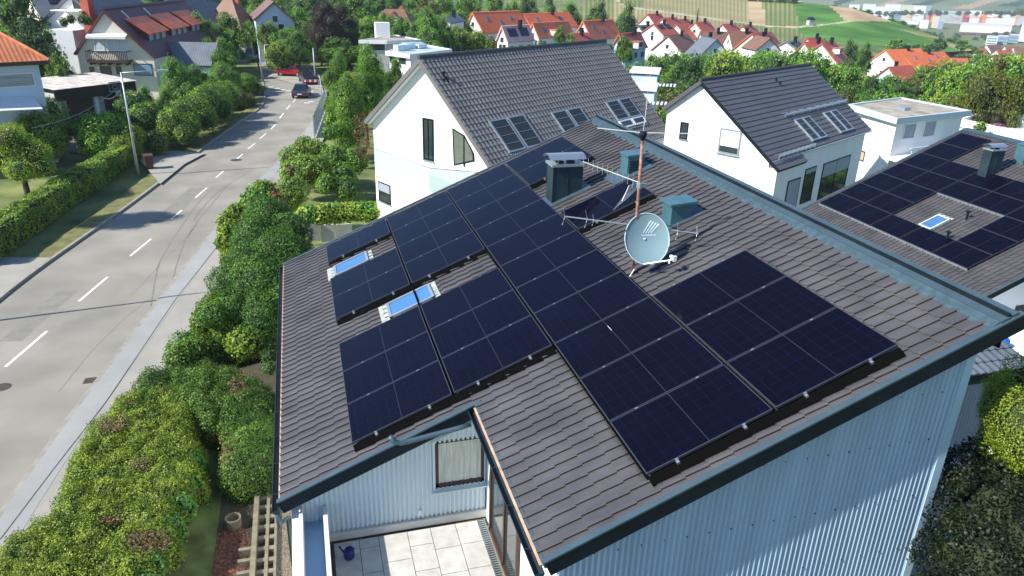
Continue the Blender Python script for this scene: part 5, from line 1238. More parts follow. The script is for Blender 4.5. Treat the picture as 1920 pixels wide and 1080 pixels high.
o = bpy.data.objects.new('gravel', leaf_mesh('gravel', C, np.tile([0, 0, 1.], (n, 1)), .014, [mat('gravel_stone', (.20, .17, .12), .9, .5, 20, island=.6)], ar=.8)); col.objects.link(o); tag(o, 'brown gravel strip along the foot of the house', 'gravel', None, 'stuff')
# concrete planter lattice
pl_ = thing('planter_wall', 'weathered concrete planter blocks with square holes beside the gravel', 'planter wall', (-2.2, 7.5, GZ))
b = MB(); y = 2.0; b.bx(-2.36, -2.24, 1, 12.5, GZ, GZ+.26); b.bx(-2.05, -1.97, 1, 12.5, GZ, GZ+.14); b.bx(-1.84, -1.78, 1, 12.5, GZ, GZ+.13)
while y < 12.3:
    b.bx(-2.24, -2.05, y, y+.13, GZ, GZ+.13); b.bx(-1.97, -1.84, y, y+.13, GZ, GZ+.12)
    if y < 9.2: b.bx(-2.66, -2.36, y+.02, y+.12, GZ, GZ+.20)
    y += .40
b.build('concrete_frame', CONC, pl_)
tag(MB().lathe((-2.85, 10.0, GZ), [(.19, 0), (.2, .3), (.17, .3), (.16, .1), (0, .1)], 14).build('planter_ring', CONC), 'round concrete ring at the top of the planter blocks', 'planter')
# ---- hedges and shrubs round the near house
def inpoly(x, y, P):
    c = False; n = len(P); j = n-1
    for i in range(n):
        if (P[i][1] > y) != (P[j][1] > y) and x < (P[j][0]-P[i][0])*(y-P[i][1])/(P[j][1]-P[i][1])+P[i][0]: c = not c
        j = i
    return c
def mass(px, z, step, r, rz, jz=.15):
    P = [at_z(x, y, z)[:2] for x, y in px]; x0, y0 = np.min(P, 0); x1, y1 = np.max(P, 0); out = []
    for x in np.arange(x0, x1, step):
        for y in np.arange(y0, y1, step):
            X, Y = x+rng.uniform(-.3, .3)*step, y+rng.uniform(-.3, .3)*step
            if inpoly(X, Y, P): out.append(((X, Y, z-rz+rng.uniform(-jz, jz)), (r*rng.uniform(.85, 1.15), r*rng.uniform(.85, 1.15), rz)))
    return out
LEAFB = leafmat('sunlit_bramble_leaf', (.062, .15, .018), (.26, .35, .04), isl=.45, scale=2.6)
LEAFDRY = leafmat('dry_leaf', (.19, .15, .055), (.32, .26, .11), isl=.4)
bl = mass([(-60, 1120), (40, 1000), (130, 905), (215, 740), (265, 715), (330, 740), (345, 800), (340, 880), (290, 985), (240, 1100), (200, 1200), (-60, 1260)], 2.3, .40, .52, .85, .13)
bush('hedge', 'large overgrown sunlit hedge with dry brown patches beside the pavement', 'hedge', bl, LEAFB, 1500, .026, m2=LEAFDRY, f2=.11)
bl = mass([(250, 715), (300, 690), (400, 680), (470, 695), (492, 740), (480, 850), (455, 880), (430, 790), (370, 760)], 2.35, .42, .52, .9, .12)
bush('hedge', 'darker green hedge at the top end of the overgrown one, close to the gutter', 'hedge', bl, leafmat('deep_hedge_leaf', (.05, .14, .02), (.14, .26, .035), isl=.5), 1300, .028, m2=LEAFDRY, f2=.06)
bl = [((*at_z(x, y, 2.15)[:2], 1.75), (.28, .28, .4)) for x, y in [(362, 850), (352, 890), (338, 930), (320, 970), (302, 1005), (285, 1040), (265, 1080), (245, 1120)]]
bush('creeper', 'strip of large bright creeper leaves down the hedge edge', 'creeper', bl, leafmat('creeper_leaf', (.05, .17, .03), (.11, .26, .05)), 420, .06)
bl = [((x, y, 1.35+rng.uniform(-.1, .1)), (.5, .5, .95)) for x, y in smooth(resamp([(-5.15, 18.6), (-4.4, 19.0), (-3.4, 19.4), (-2.3, 19.6), (-1.8, 19.4)], 9))]
bl += [((c[0][0]+.1, c[0][1]+.75, c[0][2]), c[1]) for c in bl]
bush('hedge', 'clipped rounded dark hedge between the conifers and the overgrown hedge', 'hedge', bl, leafmat('clipped_hedge_leaf', (.065, .16, .022), (.15, .27, .03), isl=.5), 520, .04)
def pxb(name, label, cat, L_, m, dens, size, flat=1.0, **k):
    bl = []
    if L_[0][3] > 40: dens, size = dens*2.0, size*.68
    for (x, y, rp, D) in L_:
        if x < 500 and y < 300 and 54 < D < 80: D *= 1.15
        r = rp*D/F; bl.append((at_D(x, y, D), (r, r, r*flat)))
    return bush(name, label, cat, bl, m, dens, size, **k)
con = [(505, 410, 42, 28), (545, 440, 38, 27), (480, 450, 45, 27), (520, 480, 52, 26), (555, 500, 35, 25.5), (465, 500, 42, 25.5), (440, 535, 42, 25), (490, 540, 55, 24.5), (540, 560, 45, 24), (440, 580, 38, 24), (495, 595, 48, 23.5), (555, 470, 28, 26), (400, 590, 26, 23.5), (515, 430, 35, 28.5)]
pxb('conifer', 'dense dark green yew mass beside the left roof edge', 'conifer', con, leafmat('yew_needle', (.035, .125, .022), (.10, .24, .03), isl=.5), 1100, .032, stem=.4, k=.78)
pxb('shrub', 'dark shrub squeezed between the gutter and the clipped hedge', 'shrub', [(503, 668, 16, 22.5), (498, 640, 18, 23), (508, 645, 14, 22.8), (505, 690, 14, 22)], LEAFD, 700, .03)
pxb('shrub', 'lower green shrub spilling over the pavement under the yew', 'shrub', [(405, 585, 34, 25.0), (385, 605, 26, 24.2), (430, 610, 34, 23.8), (460, 640, 32, 23)], LEAFC, 520, .045)
pxb('shrub', 'bright yellow green shrub leaning over the pavement', 'shrub', [(432, 425, 24, 31), (424, 455, 18, 30.5), (445, 405, 22, 31.5), (430, 485, 16, 29.5), (455, 430, 24, 31)], LEAFY, 300, .07)
pxb('small_tree', 'small leafy tree behind the yellow shrub at the kerb', 'tree', [(492, 365, 26, 37), (478, 385, 26, 36.5), (510, 390, 28, 36), (485, 410, 26, 35)], LEAFG, 160, .09, stem=1.5, m2=LEAFR)
pxb('clipped_bush', 'clipped ball shaped dark bush near the vegetable garden', 'bush', [(546, 362, 30, 43), (540, 372, 27, 42.6)], LEAFC, 160, .07)
bl = [(at_D(x, y, D), (.62, .62, .55)) for x, y, D in [(578, 402, 40), (598, 402, 40), (618, 400, 40.3), (638, 399, 40.4), (658, 397, 40.5), (676, 396, 40.6), (692, 398, 40.6)]]
bush('hedge', 'bright yellow green low hedge before the white balcony house', 'hedge', bl, LEAFY, 150, .08, m2=LEAFG)
for k, (x0, x1, y0, y1) in enumerate(((580, 602, 417, 445), (602, 632, 419, 442), (632, 661, 420, 437))):
    A, B_ = at_z(x0, y1+6, .25), at_z(x1, y1+4, .25); t = (B_-A)/np.linalg.norm(B_-A); L_ = np.linalg.norm(B_-A)
    tag(MB().box((A+B_)/2+(0, 0, .45-.12*k), (L_-.03, .12, 1.0), rz=math.atan2(t[1], t[0])).build('concrete_panel', CONC if False else mat('pale_concrete', (.46, .45, .40), .9, .1, 2)), '%s pale concrete panel of the garden step under the hedge' % ('left', 'middle', 'right')[k], 'concrete panel', 'pale concrete garden panels')
pxb('shrub', 'dark bushy shrub right of the road, left of the vegetable garden', 'shrub', [(555, 300, 28, 52), (575, 320, 30, 50), (590, 290, 26, 53), (548, 325, 22, 50), (600, 320, 25, 50), (570, 275, 18, 54)], LEAFC, 90, .10, m2=LEAFR, f2=.15)
pxb('shrub', 'mixed green shrub at the foot of the tall ivy column', 'shrub', [(625, 300, 26, 52), (640, 330, 26, 50), (665, 300, 24, 52), (650, 355, 22, 48), (612, 345, 18, 48)], LEAFG, 90, .10, m2=LEAFD)
pxb('shrub', 'bare reddish twiggy shrub against the white gable', 'shrub', [(680, 250, 16, 50), (684, 280, 18, 49), (676, 225, 12, 51)], LEAFR, 45, .07, k=.3)
pxb('shrub', 'leafy shrub by the glass street fence', 'shrub', [(622, 225, 14, 62), (632, 245, 14, 60), (618, 250, 12, 58)], LEAFG, 80, .12)
# bottom right conifer and ivy
pxb('conifer', 'sunlit yellow green conifer top at the right edge', 'conifer', [(1895, 742, 42, 11.5), (1940, 735, 55, 11.2), (1880, 770, 36, 11), (1950, 810, 75, 10.5), (1895, 815, 46, 10.8)], leafmat('gold_conifer_needle', (.10, .19, .015), (.28, .34, .03), isl=.45), 3400, .015)
pxb('shrub', 'dark shaded conifer hedge below the corrugated wall corner', 'shrub', [(1800, 900, 55, 10.5), (1850, 880, 60, 11), (1800, 980, 60, 10.2), (1870, 960, 80, 10.3), (1780, 1040, 60, 10), (1850, 1060, 90, 9.8), (1930, 900, 80, 10.8), (1940, 1020, 90, 10)], leafmat('shade_darkened_needle', (.004, .012, .004), (.010, .024, .006)), 1300, .024, k=.55)  # needle colour darkened so the leaves carry the shade of this corner
# ---- left side of the street
P = [at_z(x, y, 1.5) for x, y in ((-60, 452), (20, 398), (110, 342), (190, 296), (246, 262))]
hedge('hedge', 'long clipped hedge with yellowing flat top between verge and garden', [p[:2] for p in P], 1.5, .05, 1.6, LEAFC, .055, 260, m2=LEAFY, f2=.25, bump=.14)
def pt(name, label, x, y, rp, D, key, zg=None, cat='tree', **k):
    if x < 520 and D < 95: D *= 1.15
    c = at_D(x, y, D); r = rp*D/F; z0 = zt(c[0], c[1]) if zg is None else zg
    if D > 90: r *= 1.18
    return tree(key, c[0], c[1], z0, c[2]+r*.95, r, label, name=name, cat=cat, **k)
pt('leafy_tree', 'yellow green garden tree in front of the pale blue house', 34, 288, 58, 49, 'y3', sz=2.3)
pxb('shrub', 'large leaved light green shrub on the garage forecourt edge', 'shrub', [(185, 258, 32, 57), (205, 240, 26, 58), (165, 245, 24, 58), (175, 272, 22, 56)], LEAFG, 60, .14)
pxb('shrub', 'dark hedge bush between the blue house and the garage', 'shrub', [(85, 225, 34, 59), (80, 255, 34, 57), (62, 240, 30, 58), (105, 250, 22, 58)], LEAFC, 90, .10)
pxb('shrub', 'yellowish end bush of the long clipped hedge', 'shrub', [(240, 262, 26, 57), (225, 278, 20, 55.5)], LEAFY, 110, .08, m2=LEAFC)
pxb('clipped_bush', 'clipped ball bush at the driveway corner', 'bush', [(291, 270, 21, 57.5)], LEAFC, 130, .07)
pxb('shrub', 'dark bush beside the garage doors', 'shrub', [(250, 205, 26, 63), (270, 225, 24, 61), (285, 215, 20, 62)], LEAFD, 70, .12, m2=LEAFC)
pxb('hedge', 'big clipped hedge block along the verge beyond the driveway', 'hedge', [(325, 235, 26, 60), (340, 215, 26, 62), (355, 235, 20, 60), (365, 210, 28, 64), (385, 195, 28, 66), (385, 222, 20, 63), (402, 190, 28, 68), (415, 205, 20, 67), (420, 180, 24, 72), (345, 250, 16, 59)], LEAFC, 80, .10, m2=LEAFD)
pxb('hedge', 'clipped olive topped hedge on posts by the road bend', 'hedge', [(450, 188, 16, 76), (465, 192, 14, 77), (440, 186, 12, 76)], LEAFO, 70, .10)
for k, (nm, lab, x, y, rp, D, key) in enumerate([
 ('leafy_tree', 'round green tree beside the left wall of the maroon roofed house', 112, 134, 26, 74, 'g2'), ('leafy_tree', 'tall dark tree at the left edge behind the orange roof', 28, 52, 48, 92, 'd2'), ('leafy_tree', 'dark tree spilling in front of the white terrace house', 72, 82, 34, 86, 'd2'),
 ('leafy_tree', 'large green tree in front of the maroon roof eave', 326, 150, 36, 70, 'g3'), ('leafy_tree', 'green tree right of the large one, over the hedge block', 362, 158, 34, 72, 'm3'), ('leafy_tree', 'dark green tree behind the garage basketball board', 272, 186, 22, 69, 'm2'),
 ('leafy_tree', 'green tree leaning over the road bend', 420, 158, 32, 80, 'm3'), ('leafy_tree', 'tall leafy tree by the street lamps at the bend', 458, 165, 22, 84, 'g3'), ('leafy_tree', 'small reddish topped tree near the parked camper', 440, 140, 11, 100, 'r2'),
 ('leafy_tree', 'green tree behind the small grey roofed shed', 420, 118, 22, 98, 'g2'), ('leafy_tree', 'green tree left of the small shed', 372, 58, 26, 118, 'g2'), ('leafy_tree', 'tree between the maroon roof and the brown pyramid roof', 400, 72, 20, 125, 'm2'),
 ('leafy_tree', 'green tree in front of the brown pyramid roof', 432, 62, 26, 122, 'm2'), ('leafy_tree', 'yellow tinged tree in front of the chalet', 502, 64, 20, 126, 'y2'), ('leafy_tree', 'tree filling the gap left of the chalet', 462, 58, 15, 135, 'g2'),
 ('leafy_tree', 'leafy tree right of the chalet front', 536, 82, 26, 122, 'g2'), ('leafy_tree', 'green tree above the blue bins', 520, 105, 22, 115, 'y2'), ('leafy_tree', 'tree above the dark van', 560, 95, 28, 118, 'm2'),
 ('leafy_tree', 'dark spruce like tree above the chalet roof', 585, 14, 36, 165, 'd2'), ('leafy_tree', 'dark tree at the top edge left of the copper beech', 545, 8, 22, 175, 'd2'), ('copper_beech', 'dark purple copper beech towering over the dark van', 622, 52, 42, 125, 'p3'),
 ('columnar_tree', 'tall bright ivy covered column right of the road', 650, 178, 44, 62, 'k3'), ('leafy_tree', 'bright green tree beside the ivy column, over the blue car', 682, 130, 42, 66, 'g3'), ('leafy_tree', 'bright tree overhanging the dark van from the right', 632, 128, 28, 78, 'g3'),
 ('leafy_tree', 'green tree behind the copper beech, at the top edge', 668, 30, 30, 160, 'm2'), ('leafy_tree', 'tree above the long flat roofed bungalow, left one', 700, 62, 24, 128, 'g2'), ('leafy_tree', 'round dark tree above the white flat roofs', 798, 56, 34, 125, 'm3'),
 ('leafy_tree', 'tree between the bungalow chimney and the dark round tree', 752, 62, 26, 132, 'g2'), ('leafy_tree', 'large brownish green tree behind the hipped cottage', 805, 24, 26, 180, 'o2'), ('leafy_tree', 'tree left of the leftmost orange roofed house', 862, 50, 22, 168, 'm2'),
 ('leafy_tree', 'yellow green tree below the leftmost orange roof', 898, 80, 20, 140, 'y2'), ('leafy_tree', 'yellow green tree beside the pink roofed house', 872, 82, 20, 138, 'y2'), ('leafy_tree', 'light green tree above the leftmost orange roof', 880, 18, 26, 195, 'g2'),
 ('leafy_tree', 'dark conical tree between the two orange roofs at the top', 992, 12, 20, 215, 'd2'), ('leafy_tree', 'dark oak left of the lone bright orange roof', 1070, 28, 18, 215, 'm2'), ('leafy_tree', 'dark round tree right of the lone bright orange roof', 1175, 36, 24, 200, 'd2'),
 ('leafy_tree', 'dark tree behind the lone bright orange roof', 1118, 26, 20, 215, 'd2'), ('leafy_tree', 'light green tree before the pale blue walled house', 1172, 84, 15, 128, 'g2'), ('leafy_tree', 'big olive green oak at the right picture edge', 1868, 172, 62, 84, 'o3'),
 ('leafy_tree', 'dark tree against the white flat roofed villa', 742, 135, 24, 80, 'm2'), ('leafy_tree', 'small tree left of the white flat roofed villa', 716, 150, 22, 78, 'g2'), ('leafy_tree', 'dark tree above the street at the top edge', 480, 12, 20, 170, 'm2'),
 ('leafy_tree', 'tree behind the red pantiled roof row', 400, 20, 26, 160, 'm2'), ('leafy_tree', 'lone dark cypress like tree on the vineyard edge', 1308, 30, 6, 285, 'n2'), ('leafy_tree', 'dark bushy tree at the right end of the village', 1598, 92, 14, 215, 'd2'), ('leafy_tree', 'darker bushy tree beside the village end, right one', 1622, 98, 14, 212, 'd2')]):
    pt(nm, lab, x, y, rp, D, key)
gi = 0
for (x, y, rp, D, key) in [(640, 8, 26, 200, 'g2'), (700, 18, 26, 205, 'm2'), (740, 14, 26, 215, 'd2'), (770, 10, 24, 225, 'm2'), (720, 48, 20, 150, 'g2'), (690, 80, 18, 118, 'g2'), (830, 62, 24, 135, 'm2'), (845, 84, 18, 125, 'g2'), (830, 20, 22, 210, 'g2'), (655, 62, 20, 135, 'g2'), (440, 8, 22, 180, 'g2'), (520, 22, 20, 175, 'm2'), (555, 40, 22, 150, 'g2'), (600, 85, 22, 128, 'd2'), (578, 70, 20, 132, 'm2'), (390, 100, 20, 108, 'm2'), (420, 92, 18, 112, 'g2'), (480, 175, 16, 84, 'm2'), (395, 165, 24, 76, 'g2'), (310, 190, 20, 68, 'm2'), (12, 95, 28, 84, 'm2'), (62, 105, 16, 84, 'd2'), (5, 20, 30, 110, 'd2'), (1030, 12, 14, 240, 'm2'), (960, 20, 16, 230, 'g2'), (925, 8, 18, 240, 'g2'), (1050, 62, 10, 150, 'm2'), (1140, 92, 10, 130, 'y2'), (1070, 72, 9, 140, 'y2'), (775, 95, 16, 118, 'm2'), (668, 190, 20, 66, 'm2'), (700, 165, 18, 68, 'g2'), (620, 190, 14, 74, 'g2')]:
    pt('leafy_tree', 'leafy garden tree among the houses beyond the street', x, y, rp, D, key, group='garden trees beyond the street')
tree('m3', -19.4, 39.9, 0, 9.0, 2.0, 'leafy tree left of the frame edge that shades the road', sz=2.0)
# wooded belt
def blocked(x, y, D):
    for (px, py, r) in ((1660, 112, 0),): pass
    return False
WOOD, VALT, RIDGE = [], [], []
_arr = {}
def stuff_trees(name, label, items):
    V_, LS, LI, MI_, mats = [], [], [], [], []; nv = 0; nl = 0
    for (key, x, y, z, r, rz) in items:
        me = cm(key)
        if key not in _arr:
            v = np.zeros(len(me.vertices)*3); me.vertices.foreach_get('co', v); li = np.zeros(len(me.loops), int); me.loops.foreach_get('vertex_index', li)
            ls = np.zeros(len(me.polygons), int); me.polygons.foreach_get('loop_start', ls); mi = np.zeros(len(me.polygons), int); me.polygons.foreach_get('material_index', mi); _arr[key] = (v.reshape(-1, 3), li, ls, mi)
        v, li, ls, mi = _arr[key]; a = rng.uniform(0, 6.28); c_, s_ = math.cos(a), math.sin(a)
        q = v@np.array([[c_, s_, 0], [-s_, c_, 0], [0, 0, 1]])*np.array([r, r, rz])+np.array([x, y, z])
        mp = []
        for m in me.materials:
            if m not in mats: mats.append(m)
            mp.append(mats.index(m))
        V_.append(q); LI.append(li+nv); LS.append(ls+nl); MI_.append(np.array(mp)[mi]); nv += len(v); nl += len(li)
    V_ = np.concatenate(V_); me = bpy.data.meshes.new(name); me.vertices.add(nv); me.vertices.foreach_set('co', V_.ravel())
    me.loops.add(nl); me.loops.foreach_set('vertex_index', np.concatenate(LI)); LS = np.concatenate(LS); me.polygons.add(len(LS)); me.polygons.foreach_set('loop_start', LS)
    me.polygons.foreach_set('loop_total', np.diff(np.r_[LS, nl]))
    for m in mats: me.materials.append(m)
    me.polygons.foreach_set('material_index', np.concatenate(MI_)); me.update(calc_edges=True)
    o = bpy.data.objects.new(name, me); col.objects.link(o); tag(o, label, name.replace('_', ' '), None, 'stuff')
fr = random.Random(21); cnt = 0
from_px = lambda X: ((F*((np.array(X)-CAM)@CR)/((np.array(X)-CAM)@CF)+960), (540-F*((np.array(X)-CAM)@CU)/((np.array(X)-CAM)@CF)))
cand = []
D_ = 58
while D_ < 262:
    st = 5.2+D_*.022; a = 13.5
    while a < 58:
        cand.append((a+fr.uniform(-.4, .4)*math.degrees(st/D_), D_+fr.uniform(-.4, .4)*st)); a += math.degrees(st/D_)
    D_ += st
for a, D in cand:
    x, y = CAM[0]+D*math.sin(R_(a)), CAM[1]+D*math.cos(R_(a)); z = zt(x, y); r = fr.uniform(2.7, 4.2)*(1 if D > 75 else .8); hgt = fr.uniform(6.5, 9.5) if D > 90 else fr.uniform(5, 7)
    ux, uy = from_px((x, y, z+hgt))
    if ux < 1150 or ux > 2060: continue
    if D < 74 and ux < 1790: continue
    lim = np.interp(ux, [1150, 1200, 1300, 1420, 1500, 1600, 1625, 1712, 1720, 1920], [112, 100, 98, 92, 96, 108, 140, 145, 118, 116])
    if uy < lim: 
        hgt -= (lim-uy)*D/F
        if hgt < 3: continue
    elif D > 125 and ux > 1185 and uy > lim+5: hgt = min(15, hgt+(uy-lim-fr.uniform(2, 20))*D/F); r = max(r, hgt*.36)
    if D < 95 and ux > 1250 and ux < 1500: pass
    if (ux < 1270 and D < 78): continue
    key = fr.choice(['g2', 'm2', 'm2', 'd2', 'g2', 'y2', 'o2', 'm2', 'q2' if D > 100 else 'g2']) if D > 80 else fr.choice(['g2', 'm2', 'o2'])
    cnt += 1
    if D < 148: tree(key, x, y, z, z+hgt, r, 'green tree in the dense wooded belt behind the white houses', group='trees of the wooded belt')
    else: WOOD.append((key[0]+'2' if D < 190 else key[0]+'1', x, y, z+hgt-hgt*.5, r*1.1, hgt*.5))
print('belt trees', cnt)
# ============================================================ VINEYARD HILL
cx_ = [560, 800, 960, 1100, 1200, 1300, 1400, 1500, 1600, 1680, 1740, 1790, 1822]
yb_ = [70, 75, 75, 80, 80, 85, 95, 105, 108, 104, 100, 97, 95]
Db_ = [262, 262, 262, 265, 275, 290, 305, 320, 340, 370, 400, 430, 450]
yt_ = [-40, -40, -40, -35, -28, -16, -1, 4, 16, 42, 63, 82, 93]
Dt_ = [520, 540, 560, 580, 600, 620, 640, 620, 600, 590, 560, 520, 470]
def hp_(px, t, back=0):
    yb, Db, yt, Dt = [np.interp(px, cx_, a) for a in (yb_, Db_, yt_, Dt_)]
    D = Db+(Dt-Db)*t**1.25; y = yb+(yt-yb)*t
    return at_D(px, y, D)
us = np.linspace(560, 1822, 200); ts = list(np.linspace(0, 1, 60))
def fieldmat(name, soil, vine, per, duty, rot=0):
    m = mat(name, soil, .95, .2, .02, spec=.1); n = m.node_tree; L = n.links.new; b = n.nodes['Principled BSDF']
    src = b.inputs['Base Color'].links[0].from_socket
    uv = n.nodes.new('ShaderNodeUVMap'); sp = n.nodes.new('ShaderNodeSeparateXYZ'); L(uv.outputs[0], sp.inputs[0])
    d = n.nodes.new('ShaderNodeMath'); d.operation = 'DIVIDE'; d.inputs[1].default_value = per; L(sp.outputs[rot], d.inputs[0])
    f = n.nodes.new('ShaderNodeMath'); f.operation = 'FRACT'; L(d.outputs[0], f.inputs[0]); c = n.nodes.new('ShaderNodeMath'); c.operation = 'LESS_THAN'; c.inputs[1].default_value = duty; L(f.outputs[0], c.inputs[0])
    nz = n.nodes.new('ShaderNodeTexNoise'); nz.inputs['Scale'].default_value = .12; tc = n.nodes.new('ShaderNodeTexCoord'); L(tc.outputs['Object'], nz.inputs['Vector'])
    mu = n.nodes.new('ShaderNodeMath'); mu.operation = 'MULTIPLY_ADD'; mu.inputs[1].default_value = .9; mu.inputs[2].default_value = .35; L(nz.outputs[0], mu.inputs[0])
    m2 = n.nodes.new('ShaderNodeMath'); m2.operation = 'MULTIPLY'; m2.use_clamp = True; L(mu.outputs[0], m2.inputs[0]); L(c.outputs[0], m2.inputs[1])
    mx = n.nodes.new('ShaderNodeMix'); mx.data_type = 'RGBA'; mx.inputs[7].default_value = (*vine, 1); L(m2.outputs[0], mx.inputs[0]); L(src, mx.inputs[6]); L(mx.outputs[2], b.inputs['Base Color']); return m
FM = [fieldmat('striped_straw_vineyard', (.37, .30, .16), (.20, .22, .085), 2.1, .45), fieldmat('striped_green_vineyard', (.24, .24, .10), (.09, .16, .04), 2.2, .55), mat('lush_green_field', (.055, .16, .025), .95, .2, .03, c2=(.10, .22, .04), spec=.1),
      mat('dry_straw_field', (.40, .28, .16), .95, .12, .03, spec=.1, c2=(.46, .36, .22)), mat('scrubby_green_slope', (.085, .15, .045), .95, .3, .05, c2=(.17, .20, .08), spec=.1), mat('pale_field_track', (.46, .40, .29), .95, .1, .1, spec=.1),
      fieldmat('terraced_vineyard', (.13, .20, .09), (.055, .12, .04), 4.0, .5, 1), mat('green_yellow_field', (.14, .22, .05), .95, .3, .04, c2=(.30, .28, .12), spec=.1)]
def parcel(px, py):
    tr = np.interp(px, [740, 1060, 1170, 1230, 1300, 1350, 1400, 1440, 1490, 1540, 1590], [-99, -99, 12, 20, 30, 37, 44, 49, 51, 47, 40])
    if px < 1600 and px > 1090 and abs(py-tr) < 1.3: return 5
    if py < tr:
        if px < 1245-(py*.2): return 1 if px < 1205 else 0
        if px < 1403+py*.1: return 0
        if px < 1430+py*.12: return 3
        if px < 1486+py*.32 and px > 1430: return 1
        if px < 1545+py*1.02: return 2
        return 3
    if px > 1500:
        if px > 1590 and py < 38.5: return 3
        if py > np.interp(px, [1500, 1560, 1620, 1700, 1820], [70, 78, 83, 90, 99]): return 4
        d7 = py-(46+(px-1700)*.36)
        if d7 > 2+max(0, (1730-px)*.25) and d7 < 13: return 7
        return 2 if py < np.interp(px, [1500, 1545], [60, 99]) or px > 1545 else 1
    if px > 1150: return 0 if px < 1370 and py < 62 else 1
    if px < 950: return 6 if px > 905 or py < 12 else 4
    if px < 1090: return 4 if (px*7+py*31) % 97 > 30 else 1
    return 1
V_, F_, MI = [], [], []
UVs = []
for px in us:
    for t in ts: V_.append(hp_(px, t)); UVs.append((0, 0))
    Pt = hp_(px, 1.0); dd = Pt-CAM; dd[2] = 0; dd /= np.linalg.norm(dd)
    V_.append(Pt+dd*40-np.array([0, 0, 3])); V_.append(Pt+dd*160-np.array([0, 0, 60]))
nT = len(ts)+2; Va = np.array(V_); acc = 0; ucol = [0]
for i in range(1, len(us)): ucol.append(ucol[-1]+np.linalg.norm((Va[i*nT+20]-Va[(i-1)*nT+20])[:2]))
for i in range(len(us)-1):
    for j in range(nT-1):
        F_.append((i*nT+j, (i+1)*nT+j, (i+1)*nT+j+1, i*nT+j+1))
        if j < len(ts)-1:
            px = (us[i]+us[i+1])/2; t = (ts[j]+ts[j+1])/2; py = np.interp(px, cx_, yb_)+(np.interp(px, cx_, yt_)-np.interp(px, cx_, yb_))*t; MI.append(parcel(px, py))
        else: MI.append(4)
b = MB(); b.add(V_, F_); b.m = MI; ho = b.build('vineyard_hill', FM, smooth=True, local=True); tag(ho, None, None, None, 'structure')
uv = ho.data.uv_layers.new(name='UVMap')
for l in ho.data.loops:
    i, j = divmod(l.vertex_index, nT); uv.data[l.index].uv = (ucol[i], (j/nT)*300)
# trees and sheds on the hill
for k in range(46):
    px = fr.choice([fr.uniform(700, 900), fr.uniform(1400, 1500), fr.uniform(1540, 1800)]); t = 0
    if px < 900: t = fr.uniform(.15, .9)
    elif px < 1500: t = .97
    else: t = fr.uniform(.0, .10)
    P = hp_(px, t); r = fr.uniform(2.2, 4)
    tree(fr.choice(['d1', 'm1', 'g1']), P[0], P[1], P[2]-.5, P[2]+r*1.7, r, 'small dark tree growing on the vineyard hill edge', group='trees on the vineyard hill')
for k in range(60):
    px = 1530+k*4.9; P = hp_(px, .995); r = fr.uniform(2, 4)
    if px > 1540: RIDGE.append((fr.choice(['d1', 'm1']), P[0]+fr.uniform(2, 14), P[1]+fr.uniform(2, 10), P[2]-2.2, r, r*.7))
P = at_D(1519, 44, hp_(1519, .6)[0]*0+math.hypot(*(hp_(1519, (105-46)/(105-4))-CAM)[:2])); hut = thing('hut', 'small dark vineyard hut beside the green field', 'hut', P)
MB().bx(-1.6, 1.6, -1.4, 1.4, -1, 2).build('wall', GREYW, hut, local=True); b = MB(); b.prism([(-2, -1.8, 2), (2, -1.8, 2), (0, -1.8, 3.4)], (0, 3.6, 0)); b.build('roof', DARK, hut, local=True)
# ============================================================ INDUSTRIAL VALLEY
def blk(name, label, x0, y0, x1, y1, D, m, depth=None, cat='building', group=None, strips=0, m2=None, az=None):
    if y1 < 88: D = min(1930, float(np.hypot(*(at_z((x0+x1)/2, y1, -59.6)-CAM)[:2])))
    A = at_D(x0, y1, D); B_ = at_D(x1, y1, D); T_ = at_D(x0, y0, D); c = (A+B_)/2; W_ = np.linalg.norm((B_-A)[:2]); H_ = T_[2]-A[2]; d = depth or W_*.5
    t = (B_-A)[:2]/W_; n = np.array([-t[1], t[0]]); g = zt(c[0], c[1]); zb = min(A[2], g)
    root = thing(name, label, cat, (c[0]+n[0]*d/2, c[1]+n[1]*d/2, zb), math.atan2(t[1], t[0]) if az is None else az, group)
    b = MB(); b.bx(-W_/2, W_/2, -d/2, d/2, 0, T_[2]-zb-.4); b.build('wall', m, root, local=True)
    b = MB(); b.bx(-W_/2-.3, W_/2+.3, -d/2-.3, d/2+.3, T_[2]-zb-.39, T_[2]-zb); b.build('roof', m2 or mat('pale_flat_roof', (.58, .60, .60), .8, .1, .02), root, local=True)
    for k in range(strips):
        zz = (T_[2]-zb)-(k+.7)*(T_[2]-A[2])/(strips+.4); b = MB(); b.bx(-W_/2+1, W_/2-1, -d/2-.25, -d/2, zz-1, zz+.6); b.build('window', mat('blue_grey_window_band', (.14, .22, .32), .4, .1), root, local=True)
    return root
IW = mat('industrial_white', (.68, .70, .72), .7, .06, .01); IB = mat('industrial_blue', (.24, .33, .43), .6, .08, .01); IY = mat('industrial_beige', (.58, .56, .44), .7, .08, .01); IG = mat('industrial_grey', (.40, .43, .46), .7, .1, .01)
